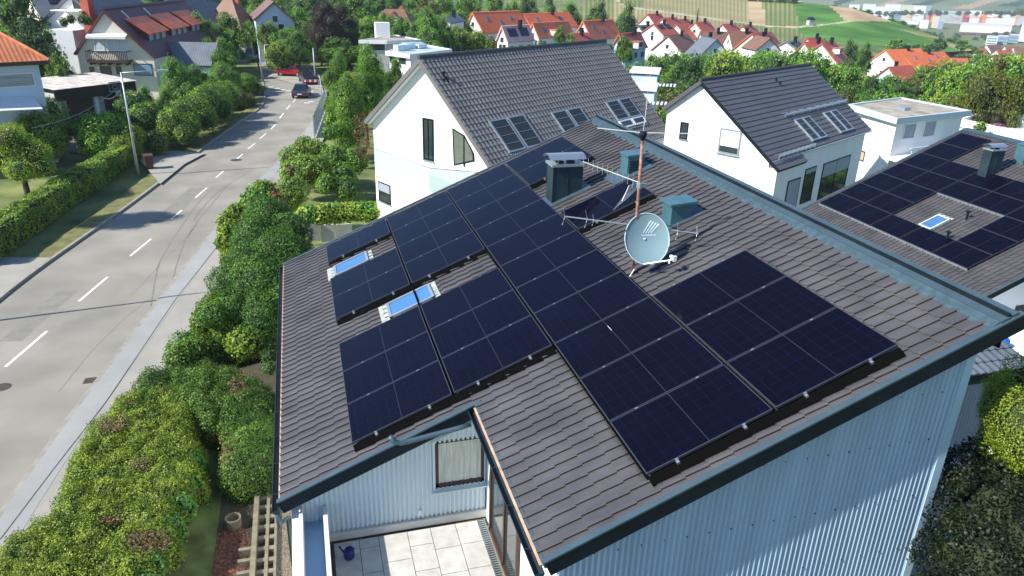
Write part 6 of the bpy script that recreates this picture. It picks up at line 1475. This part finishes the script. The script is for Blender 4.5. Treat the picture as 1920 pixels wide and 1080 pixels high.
for a in [('large white logistics hall', 1798, 45, 1895, 61, 1150, IW, 90, 0), ('blue glazed office block at the valley edge', 1664, 19, 1690, 38, 1420, IB, 30, 5), ('white tower block with dark centre', 1658, 7, 1688, 19, 1750, IW, 30, 0), ('dark blue centre part of the tower block', 1667, 6, 1677, 17, 1740, IB, 34, 0),
 ('beige windowless block beside the tower', 1688, 9, 1712, 21, 1700, IY, 30, 0), ('white block right of the beige one', 1712, 10, 1736, 20, 1690, IW, 30, 0), ('blue end of the white block row', 1735, 11, 1745, 21, 1680, IB, 30, 0), ('white silo like block with grey side', 1722, 37, 1739, 53, 1230, IW, 25, 0),
 ('beige silo block behind the yard', 1745, 30, 1758, 52, 1240, IY, 20, 0), ('narrow blue silo block', 1757, 38, 1767, 54, 1235, IB, 20, 0), ('white low office wing in front', 1847, 68, 1868, 84, 900, IW, 30, 3), ('blue office wing with white frame', 1868, 67, 1888, 82, 905, IB, 30, 2), ('right blue office wing', 1890, 65, 1908, 80, 910, IB, 30, 2),
 ('long white hall far behind the containers', 1850, 23, 1906, 31, 1650, IW, 60, 0), ('greenish long hall behind the trees', 1764, 21, 1808, 27, 1650, IG, 40, 0), ('small white hall left of the container yard', 1690, 38, 1722, 45, 1280, IW, 60, 0), ('white hall at the right edge', 1908, 44, 1925, 78, 1000, IW, 80, 0),
 ('white low hall left of the glazed block, upper', 1640, 12, 1660, 18, 1560, IW, 40, 0), ('white low hall left of the glazed block, lower', 1630, 21, 1664, 30, 1380, IW, 40, 0), ('tiny white hall by the hill crest', 1592, 8, 1612, 13, 1700, IW, 30, 0), ('second tiny white hall by the hill crest', 1618, 7, 1642, 12, 1760, IW, 30, 0), ('grey warehouse below the white hall', 1905, 30, 1925, 36, 1500, IG, 60, 0), ('white hall above the container yard right', 1818, 20, 1840, 26, 1640, IW, 40, 0)]:
    blk('industrial_building', a[0], *a[1:6], a[6], depth=a[7], strips=a[8], group='industrial buildings in the valley')
CC = [('orange', (.70, .20, .05)), ('red', (.42, .08, .07)), ('maroon', (.20, .05, .08)), ('pink', (.55, .26, .24)), ('orange', (.70, .30, .10)), ('red', (.42, .08, .07)), ('green', (.12, .50, .30)), ('orange', (.70, .30, .10))]
for k in range(120):
    x = fr.uniform(1690, 1925); y = fr.choice([28, 31, 34, 37, 40])+fr.uniform(-.6, .6)
    if x > 1796 and y > 39: y = 36
    if x < 1765 and y > 36: continue
    nm, c = CC[int((x-1690)/240*7+fr.uniform(-1.4, 1.4)) % 8]; D = float(np.interp(y, [28, 41], [1480, 1230]))
    blk('container_stack', '%s shipping container stack in the distant freight yard' % nm, x, y-fr.uniform(2.5, 5.5), x+fr.uniform(6, 14), y+1, D, mat('container_'+nm, c, .7, .15, .02), depth=12, cat='containers', group='container stacks in the freight yard', m2=mat('container_'+nm, c))
for k in range(22):
    x = 1798+k*5+fr.uniform(-1, 1); blk('container_stack', 'maroon container row in front of the white logistics hall', x, 62, x+4.2, 65, 1090, mat('container_maroon', (.3, .06, .09)), depth=8, cat='containers', group='maroon containers by the white hall', m2=mat('container_maroon', (.2, .05, .08)))
for k in range(150):
    x = fr.uniform(1560, 1930); y = fr.choice([24, 22, 30, 48, 66, 70, 74, 78, 90, 20, 26, 48, 23, 108]); 
    if y < 60 and fr.random() < .45: y = 23
    if 30 <= y < 64 and x > 1690 and fr.random() < .6: continue
    D = min(1900, float(np.hypot(*(at_z(x, y, -59)-CAM)[:2]))) if y < 76 else float(np.interp(y, [76, 80, 95, 112], [900, 720, 520, 400])); P = at_D(x, y, D); g = zt(P[0], P[1]); r = fr.uniform(4, 7) if D > 900 else fr.uniform(3, 4.5)
    if D < 950 and abs(P[2]-g) > 14: continue
    VALT.append((fr.choice(['d1', 'm1', 'd1', 'g1']), P[0], P[1], max(P[2]-r*.3, g+r*.3), r, r*.8))
# far slope across the valley
FS = [mat('far_green_slope', (.13, .19, .09), .95, .3, .004, spec=.1, c2=(.19, .22, .12)), mat('far_straw_field', (.42, .31, .19), .95, .15, .005, spec=.1), mat('far_wood', (.05, .085, .035), .95, .3, .01, spec=.1)]
us2 = np.linspace(1440, 2050, 80); ts2 = np.linspace(0, 1, 24)
V_ = [at_D(x, 24-(58*t), 1960+t*900) for x in us2 for t in ts2]; n = 24
b = MB(); b.add(V_, [(i*n+j, (i+1)*n+j, (i+1)*n+j+1, i*n+j+1) for i in range(79) for j in range(23)])
def fsm(x, y):
    if y > 15.5: return 2 if (x < 1748 or x > 1900) else 0
    k = (x-1500-(14-y)*3.2)
    if 1500 < x < 1560: return 0
    q = int((x+(y-8)*3.4-1440)/34) % 5
    return (0, 1, 0, 2, 0)[q] if y < 12 else (0 if q != 1 else 1)
b.m = [fsm((us2[i]+us2[i+1])/2, 24-58*(ts2[j]+ts2[j+1])/2) for i in range(79) for j in range(23)]
tag(b.build('far_hill', FS, smooth=True, local=True), kind='structure')

# fill the gardens beyond the street with trees (far ones as one wood)
def nearroad(x, y):
    return any((x-(p[0]+q[0])/2)**2+(y-(p[1]+q[1])/2)**2 < 7.5**2 for p, q in zip(rl[::3], rr[::3]))
KEEP = [(-30, 108, 15), (-22, 76, 9), (-28, 72, 9)]
nf = 0; D_ = 96
while D_ < 420:
    st = 6.2+D_*.018; a = -26.0
    while a < 27:
        A_ = a+fr.uniform(-.45, .45)*math.degrees(st/D_); D = D_+fr.uniform(-.45, .45)*st; a += math.degrees(st/D_)
        x, y = CAM[0]+D*math.sin(R_(A_)), CAM[1]+D*math.cos(R_(A_)); z = zt(x, y)
        if nearroad(x, y) or any((x-p)**2+(y-q)**2 < r*r for p, q, r in KEEP): continue
        ux, uy = from_px((x, y, z+5))
        if any(x0 < ux < x1 and y0 < uy < y1 and D < Dm for x0, y0, x1, y1, Dm in NOTREE): continue
        r = fr.uniform(2.6, 4.4); hgt = fr.uniform(4.5, 8.0)
        if D > 262 and A_ > 6: continue
        if D < 150:
            if nf > 70: continue
            nf += 1; tree(fr.choice(['g2', 'm2', 'd2', 'g2', 'y2', 'o2']), x, y, z, z+hgt, r, 'leafy garden tree among the houses beyond the street', group='garden trees beyond the street')
        else: WOOD.append((fr.choice(['g', 'm', 'd', 'm', 'g', 'y', 'o'])+('2' if D < 210 else '1'), x, y, z+hgt*.5, r*1.15, hgt*.55))
    D_ += st
print('fill', nf, 'wood', len(WOOD))
stuff_trees('distant_wood', 'dense green wood filling the gardens and slopes far behind the houses', WOOD)
stuff_trees('valley_trees', 'dark trees dotted between valley buildings and village houses', VALT)
stuff_trees('ridge_bushes', 'bushes along the ridge line of the vineyard hill', RIDGE)
# ============================================================ MORE HOUSES, UPPER LEFT AND CENTRE
MATS_ = MATS
fh('white chalet with brown roof edge and dark framed windows', (513, 3), 132, -6, BROWNT, L=12, eL=(475, 37), eR=(556, 40), wins=2, wall=BLUEW, zb=0, chim=0)
fh('small white shed house with mossy grey roof by the bend', (408, 80), 100, 285, GREYT, L=8, hw=3.0, pitch=38, wins=0, wall=BLUEW, zb=0, chim=0)
for k, (x, y, D) in enumerate(((312, -3, 132), (346, 3, 146), (378, 7, 160))):
    fh(('nearest', 'middle', 'farthest')[k]+' slate grey roofed house of the row behind the maroon roof', (x, y), D, 35, GREYT, L=8, hw=4.2, pitch=45, wins=1, wall=BLUEW, zb=0, chim=0, group='grey roofed row behind the maroon roof')
fh('white gabled house with near black roof in the centre background', (829, 30), 150, 30, GREYT, L=9, eL=(815, 44), eR=(846, 43), wins=0, zb=-3, chim=1)
fh('pale blue house with grey roof and dark solar array at the top left edge', (50, -14), 125, 60, GREYT, L=14, hw=6, pitch=35, wins=1, wall=CREAM, zb=0, pv=1)
# pyramid-roofed and hipped houses
def hip(label, px, D, w_, d_, wallh, rooft, m, wall, az=20, rl_=0, zb=None, name='hipped_house'):
    c = at_D(px[0], px[1], D); z0 = zt(c[0], c[1]) if zb is None else zb; top = c[2]-z0; r = thing(name, label, 'house', (c[0], c[1], z0), R_(-az))
    eh = top-rooft; MB().bx(-w_/2+.4, w_/2-.4, -d_/2+.4, d_/2-.4, 0, eh).build('wall', wall, r, local=True)
    e = [(-w_/2, -d_/2, eh-.15), (w_/2, -d_/2, eh-.15), (w_/2, d_/2, eh-.15), (-w_/2, d_/2, eh-.15)]; a, b_ = (-rl_/2, 0, top), (rl_/2, 0, top)
    b = MB(); b.add(e+[a, b_], [(0, 1, 5, 4), (1, 2, 5), (2, 3, 4, 5), (3, 0, 4), (3, 2, 1, 0)]); o = b.build('roof', m, r, local=True)
    b = MB(); b.box((.3, -d_/2*.55, eh+rooft*.35), (1.8, 1.6, 1.3)); q = b.build('dormer', wall, r, local=True); b = MB(); b.prism([(-.9, -d_/2*.55-1.1, eh+rooft*.35+.6), (1.5, -d_/2*.55-1.1, eh+rooft*.35+.6), (.3, -d_/2*.55-1.1, eh+rooft*.35+1.7)], (0, 2.2, 0)); b.build('dormer_roof', m, q, local=True)
    window(r, (-.0+.3, -d_/2*.55-.82, eh+rooft*.35), 1.1, .8, (0, -1, 0), fm=FRAMEW); window(r, (0, -d_/2+.4, eh-1.5), 1.4, 1.2, (0, -1, 0), fm=FRAMEW)
    b = MB(); b.box((w_*.15, .3, top-.2), (.6, .6, 1.6)); b.build('chimney', REDB, r, local=True); return r
hip('house with tall brown pyramid roof and one dormer', (428, -6), 138, 9, 9, 5, 6.0, BROWNT, CREAM, 25, 1, 0)
hip('cottage with brown hipped roof among the centre trees', (740, 17), 165, 9, 8, 4, 3.2, BROWNT, CREAM, 20, 4)
# white terrace house behind the maroon roof
wz = House('gabled_house', 'large white house with slanted gable edge, terraces and red chimney', (128, -12), 104, 22, L=12, eL=(64, 52), eR=(205, 48), wall=WHITE, roof=far_tile('striped_slate', (.11, .12, .14), .9), zb=0, th=.3)
for k, (x0, y0, x1, y1, dd_) in enumerate(((107, 53, 168, 96, 2.6), (64, 58, 108, 92, 3.4))):
    a, b2_ = wz.gp(x0, y0), wz.gp(x1, y1); b = MB(); b.bx(a[0], b2_[0], wz.y0-dd_, wz.y0-.01, 0, a[1]); b.build('terrace_block', mat('pale_grey_render', (.60, .64, .68), .8, .04), wz.root, local=True)
b = MB(); a = wz.gp(140, 20); b.bx(a[0]-1.6, a[0]+1.8, wz.y0-2.2, wz.y0-.05, a[1], a[1]+.12); b.build('awning', WHITE, wz.root, local=True)
a = wz.gp(133, 5); c_ = wz.gp(152, 17); MB().prism([(a[0], wz.y0-.04, c_[1]), (c_[0]+.4, wz.y0-.04, c_[1]), (a[0], wz.y0-.04, a[1]+.3)], (0, .03, 0)).build('window', GLASS, wz.root, local=True)
a = wz.gp(165, 30); MB().bx(a[0], a[0]+.95, -1.0, 0.0, 0, wz.gp(165, -8)[1]).build('chimney', REDB, wz.root, local=True)
for k, (x, y) in enumerate(((120, 42), (133, 36), (154, 36), (164, 38))):
    c = at_D(x, y, 100.5); bush('pot_plant', ('leftmost', 'second', 'third', 'rightmost')[k]+' potted bush on the white house terrace', 'plant', [(c, (.45, .45, .5))], LEAFC, 90, .08)
# bungalow and flat villa in the centre
for (lab, px, D, wallm, drop, top_) in (('long grey flat roofed bungalow with a square chimney', ((672, 75), (725, 76), (790, 74), (742, 65)), 108, GREYW, 4, None), ('white flat roofed villa with glass lanterns on its roof', ((722, 96), (768, 102), (848, 92), (780, 80)), 88, WHITE, 5, mat('pale_blue_roof_deck', (.42, .50, .55), .7, .3, .6))):
    z_ = at_D(*px[1], D)[2]; P = [at_z(x, y, z_) for x, y in px]; r_ = thing('flat_roofed_house', lab, 'house', (P[1][0], P[1][1], -5)); flat_house(r_, P, -5, z_, wall=wallm, top=top_)
    if top_ is None:
        c = at_z(717, 68, z_); MB().bx(c[0]-1, c[0]+1, c[1]-1, c[1]+1, z_-.2, z_+1.9).build('chimney', WHITE, r_)
        S_ = shrink(P, .6); wall_win(r_, S_[0], S_[1], 690, 82, 722, 95, m=GLASS)
    else:
        cc = (P[0]+P[2])/2
        for k in range(6):
            u_ = P[0]+(P[1]-P[0])*fr.uniform(.2, .8)+(P[3]-P[0])*fr.uniform(.2, .8); MB().box((u_[0], u_[1], z_+.2), (fr.uniform(.8, 2), fr.uniform(.8, 1.6), fr.uniform(.4, .8)), rz=.5).build('roof_lantern', mat('lantern_glass', (.5, .62, .68), .3, .1), r_)
        S_ = shrink(P, .6); wall_win(r_, S_[0], S_[1], 730, 104, 742, 118, m=GLASS); wall_win(r_, S_[0], S_[1], 748, 107, 762, 120, m=GLASS)
# ============================================================ STREET THINGS
def post(label, base, h, arm=None, r=.07, name='street_lamp', head=True, cat='street lamp', rz=0):
    g = thing(name, label, cat, base); b = MB(); b.tube([(0, 0, 0), (0, 0, h*.5), (0, 0, h)], [r*1.3, r, r*.75], 10); b.build('pole', GALV, g, smooth=True, local=True)
    if arm:
        a = np.array(arm, float); b = MB(); b.tube([(0, 0, h-.05), a*.5+np.array([0, 0, h]), a+np.array([0, 0, h+.05])], [r*.6, r*.5, r*.45], 8); b.build('arm', GALV, g, smooth=True, local=True)
        if head: t = a/np.linalg.norm(a); b = MB(); b.box(a+t*.3+np.array([0, 0, h+.02]), (.75, .24, .12), rz=math.atan2(t[1], t[0])); b.build('lamp_head', mat('lamp_housing', (.40, .43, .45), .5), g, local=True)
    return g
B0 = at_z(260, 328, .1); tp = on_pl(233, 135, [B0[0]-CAM[0], B0[1]-CAM[1], 0], B0)
lamp1 = post('tall grey street lamp on the left verge beside the driveway', B0, 7.25, arm=(2.3, .5, 0))
post('grey street lamp standing left of the frame edge beside the road', (-15.5, 26.9, .1), 8.0, arm=(2.2, .2, 0))
for (x, y, yt, D, lab, arm) in ((492, 152, 86, 0, 'street lamp at the bend, left one of two', None), (501, 138, 84, 0, 'street lamp at the bend, right one with an arm', (1.2, 0, 0)), (592, 158, 90, 0, 'slim lamp post beside the dark van', None)):
    P = at_z(x, y, 0); D = math.hypot(*(P-CAM)[:2]); post(lab, P, at_D(x, yt, D)[2], arm=arm, r=.08, head=arm is not None)
P = at_z(604, 200, 0); post('bare sign pole at the pavement edge before the fence', P, 3.2, name='sign_pole', cat='sign pole', r=.05)
# overhead wires from the lamp
w0 = np.array([B0[0], B0[1], 6.6])
for k, (px, D) in enumerate((((190, 182), 60), ((70, 238), 46))):
    e_ = at_D(*px, D) if k == 0 else at_D(60, 240, 48); pts = [w0+(e_-w0)*t+np.array([0, 0, -.5*math.sin(math.pi*t)]) for t in np.linspace(0, 1, 12)]
    tag(MB().tube(pts, .011, 4).build('overhead_wire', GALV), ('upper' if k == 0 else 'lower')+' thin wire running from the street lamp towards the houses', 'wire')
# wheelie bin
P = at_z(281, 316, .13); wb = thing('wheelie_bin', 'brown wheelie bin standing on the driveway', 'wheelie bin', P, .3)
BRN = mat('brown_bin_plastic', (.085, .035, .025), .5, .15)
b = MB(); b.add([(-.24, -.26, .04), (.24, -.26, .04), (.24, .26, .04), (-.24, .26, .04), (-.3, -.34, .98), (.3, -.34, .98), (.3, .34, .98), (-.3, .34, .98)], [(3, 2, 1, 0), (4, 5, 6, 7), (0, 1, 5, 4), (1, 2, 6, 5), (2, 3, 7, 6), (3, 0, 4, 7)]); b.build('body', BRN, wb, local=True)
b = MB(); b.prism([(-.33, -.38, .985), (.33, -.38, .985), (.33, .36, 1.03), (-.33, .36, 1.03)], (0, 0, .05)); b.build('lid', BRN, wb, local=True)
for sx in (-1, 1): MB().tube([(sx*.25, .3, .1), (sx*.31, .3, .1)], .1, 12).build('wheel', BLACK, wb, local=True)
# cars
TYRE = mat('tyre_rubber', (.012, .012, .012), .9, .1); CG = mat('car_glass', (.012, .016, .02), .06, .1, spec=.9); LT = mat('red_light', (.45, .02, .015), .3); HL = mat('head_light', (.7, .72, .72), .15)
def car(label, P, yaw, paint, L_=4.5, W_=1.8, H_=1.45, kind='car', name='car', cat='car'):
    g = thing(name, label, cat, P, yaw)       # local +y = front
    pt_ = mat(paint[0], paint[1], .28, .05, spec=.7)
    if kind == 'car': prof = [(-L_/2, .35), (-L_/2+.02, .75), (-L_/2+.15, .92), (-L_/2+.9, .98), (L_/2-1.35, .95), (L_/2-.25, .78), (L_/2, .6), (L_/2-.02, .32)]; cab = [(-L_/2+.55, .97), (-L_/2+1.15, H_-.03), (-L_/2+1.9, H_), (L_/2-2.1, H_-.03), (L_/2-1.2, .95)]
    else: prof = [(-L_/2, .4), (-L_/2+.02, 1.1), (-L_/2+.1, 1.2), (L_/2-1.2, 1.15), (L_/2-.2, 1.0), (L_/2, .8), (L_/2-.02, .4)]; cab = [(-L_/2+.08, 1.19), (-L_/2+.22, H_-.03), (-L_/2+.6, H_), (L_/2-1.9, H_-.02), (L_/2-1.1, 1.15)]
    def loft(pr, secs, m, nm, parent=g):
        V_ = []; n = len(pr)
        for (x, ky, kz) in secs: V_ += [(x, y*ky, z-(z-pr[0][1])*(1-kz)) for y, z in pr]
        F_ = [tuple(range(n)), tuple(range((len(secs)-1)*n, len(secs)*n))[::-1]]
        for i in range(len(secs)-1):
            for k in range(n): F_.append((i*n+k, (i+1)*n+k, (i+1)*n+(k+1) % n, i*n+(k+1) % n))
        return MB().add(V_, F_).build(nm, m, parent, local=True)
    body = loft(prof, [(-W_/2, .955, .9), (-W_/2+.07, .99, .98), (-W_/2+.3, 1, 1), (W_/2-.3, 1, 1), (W_/2-.07, .99, .98), (W_/2, .955, .9)], pt_, 'body')
    loft(cab, [(-W_/2+.12, .97, .2), (-W_/2+.3, .96, .93), (0, .96, 1), (W_/2-.3, .96, .93), (W_/2-.12, .97, .2)], CG, 'windows')
    y0_, y1_ = cab[1][0], cab[-2][0]; MB().prism([(-W_/2+.30, y0_*.93, H_-.06), (W_/2-.30, y0_*.93, H_-.06), (W_/2-.32, y1_*.93, H_-.06), (-W_/2+.32, y1_*.93, H_-.06)], (0, 0, .075)).build('roof', pt_, g, local=True)
    for sx in (-1, 1):
        for sy in (-1, 1):
            yy = sy*(L_/2-.85); wl = MB().tube([(sx*(W_/2-.2), yy, .32), (sx*(W_/2+.01), yy, .32)], .32, 18).build('wheel', TYRE, g, local=True); MB().tube([(sx*(W_/2), yy, .32), (sx*(W_/2+.02), yy, .32)], .2, 12).build('rim', ALU, wl, local=True)
        MB().bx(sx*(W_/2-.38)-.18, sx*(W_/2-.38)+.18, -L_/2-.012, -L_/2+.05, .66, .80).build('tail_light', LT, g, local=True)
        MB().bx(sx*(W_/2-.34)-.2, sx*(W_/2-.34)+.2, L_/2-.12, L_/2-.02, .58, .70).build('headlight', HL, g, local=True)
    MB().bx(-.26, .26, -L_/2-.014, -L_/2+.03, .5, .61).build('number_plate', FRAMEW, g, local=True)
    return g
car('dark blue grey saloon car driving away up the road', at_z(566, 180, .0), -.12, ('dark_blue_paint', (.02, .03, .06)), 4.6, 1.85, 1.45)
car('black van parked at the bend beside the hedge', at_z(579, 155, .05), math.pi+.15, ('black_paint', (.012, .014, .018)), 4.9, 2.0, 2.1, 'van', 'van', 'van')
car('red car parked beside the blue bins', at_z(547, 142, .05), 1.2, ('red_paint', (.35, .01, .02)), 4.2, 1.75, 1.45)
car('small white car parked next to the camper van', at_z(486, 112, .02), math.pi-.2, ('white_paint', (.62, .64, .66)), 4.1, 1.75, 1.5)
car('bright blue car half hidden under the green trees', at_z(694, 177, 0), 1.3, ('bright_blue_paint', (.01, .03, .35)), 4.3, 1.8, 1.45)
P = at_z(462, 113, .0); cv = thing('camper_van', 'white camper van with dark grille parked at the end of the road', 'camper van', P, math.pi+.1)
MB().bx(-1.1, 1.1, -3, 1.6, .55, 2.95).build('body', FRAMEW, cv, local=True); MB().prism([(-1.0, 1.6, .45), (-1.0, 3.0, .45), (-1.0, 3.0, 1.1), (-1.0, 2.3, 2.1), (-1.0, 1.6, 2.2)], (2.0, 0, 0)).build('cab', mat('grey_blue_paint', (.10, .14, .20), .3), cv, local=True)
MB().prism([(-.9, 2.96, 1.18), (.9, 2.96, 1.18), (.9, 2.36, 2.05), (-.9, 2.36, 2.05)], (0, .03, .02)).build('windscreen', CG, cv, local=True)
for sx in (-1, 1):
    for yy in (-2, 2.1): MB().tube([(sx*.85, yy, .36), (sx*1.05, yy, .36)], .36, 14).build('wheel', TYRE, cv, local=True)
for k, (x, y, c, lab) in enumerate(((535, 139, (.02, .16, .45), 'blue waste container next to the red car'), (529, 139, (.65, .68, .70), 'white cabinet next to the blue waste container'), (518, 137, (.03, .16, .08), 'green bin at the hedge foot by the bend'))):
    P = at_z(x, y, .05); g = thing('waste_container', lab, 'waste container', P, .3); m_ = mat('bin_paint_%s' % ('blue', 'white', 'green')[k], c, .5); w_ = (1.4, .6, .7)[k]
    MB().bx(-w_/2, w_/2, -.4, .4, .08, 1.15).build('body', m_, g, local=True); MB().prism([(-w_/2-.04, -.44, 1.15), (w_/2+.04, -.44, 1.15), (w_/2+.04, .44, 1.25), (-w_/2-.04, .44, 1.25)], (0, 0, .08)).build('lid', m_, g, local=True)
P = at_z(583, 165, 0); g = thing('barrier', 'red and white barrier board in front of the van', 'barrier', P)
for sx in (-1, 1): MB().bx(sx*1.0-.04, sx*1.0+.04, -.04, .04, 0, 1.1).build('leg', GALV, g, local=True)
b = MB(); b.bx(-1.1, 1.1, -.03, .03, .75, 1.05); b.build('board', mat('red_board', (.5, .03, .03), .5), g, local=True); b = MB()
for k in range(3): b.bx(-.8+k*.65, -.55+k*.65, -.034, -.031, .75, 1.05)
b.build('white_stripe', FRAMEW, g, local=True)
# glass street fence on the right of the road
fa, fb_ = at_z(590, 258, .15), at_z(611, 202, .15); fg = thing('glass_fence', 'bluish glass noise fence along the right pavement', 'fence', fa); t = fb_-fa; L_ = np.linalg.norm(t); t /= L_
for k in range(int(L_/2)+1): c = fa+t*k*2; MB().bx(c[0]-.05, c[0]+.05, c[1]-.05, c[1]+.05, .1, 2.2).build('post', GALV, fg)
for k in range(int(L_/2)): MB().box(fa+t*(k*2+1)+(0, 0, 1.0), (1.86, .03, 1.9), rz=math.atan2(t[1], t[0])).build('glass_panel', mat('bluish_fence_glass', (.28, .42, .48), .2, .1, clear=.3), fg)
# person walking on the far pavement
pp = at_z(485, 128, .05)
me = bpy.data.meshes.new('person'); J = [(0, 0, .92), (0, 0, 1.15), (0, 0, 1.42), (0, 0, 1.55), (0, .02, 1.68), (-.10, 0, .88), (-.11, .16, .48), (-.11, .10, .06), (-.11, .24, .03), (.10, 0, .88), (.11, -.10, .48), (.11, -.28, .10), (.11, -.18, .03), (-.19, 0, 1.40), (-.25, -.05, 1.12), (-.24, .08, .88), (.19, 0, 1.40), (.25, .06, 1.12), (.23, .18, .90)]
EE = [(0, 1), (1, 2), (2, 3), (3, 4), (0, 5), (5, 6), (6, 7), (7, 8), (0, 9), (9, 10), (10, 11), (11, 12), (2, 13), (13, 14), (14, 15), (2, 16), (16, 17), (17, 18)]
RRr = [.15, .15, .16, .06, .11, .10, .065, .045, .04, .10, .065, .045, .04, .07, .05, .035, .07, .05, .035]
me.from_pydata(J, EE, []); po = bpy.data.objects.new('person', me); col.objects.link(po); po.location = pp; po.rotation_euler = (0, 0, 2.8)
md = po.modifiers.new('skin', 'SKIN'); md2 = po.modifiers.new('sub', 'SUBSURF'); md2.levels = md2.render_levels = 1
me.skin_vertices[0].data[0].use_root = True
for i, r in enumerate(RRr): me.skin_vertices[0].data[i].radius = (r, r*.8)
me.materials.append(mat('dark_blue_clothes', (.03, .045, .09), .8, .1)); tag(po, 'person in dark blue clothes walking past the far street lamps', 'person')
# ============================================================ HAZE
zmin = -62.5
hz = MB().bx(-900, 2600, -60, 3000, zmin, 60).build('haze', mat('dummy_haze', (1, 1, 1)), local=True); hm = bpy.data.materials.new('haze_air'); hm.use_nodes = True; hn = hm.node_tree; hn.nodes.clear()
ho_ = hn.nodes.new('ShaderNodeOutputMaterial'); pv_ = hn.nodes.new('ShaderNodeVolumePrincipled'); pv_.inputs['Color'].default_value = (.80, .88, 1, 1); pv_.inputs['Density'].default_value = .00022; pv_.inputs['Anisotropy'].default_value = .3
hn.links.new(pv_.outputs[0], ho_.inputs['Volume']); hz.data.materials.clear(); hz.data.materials.append(hm); tag(hz, None, None, None, 'stuff')
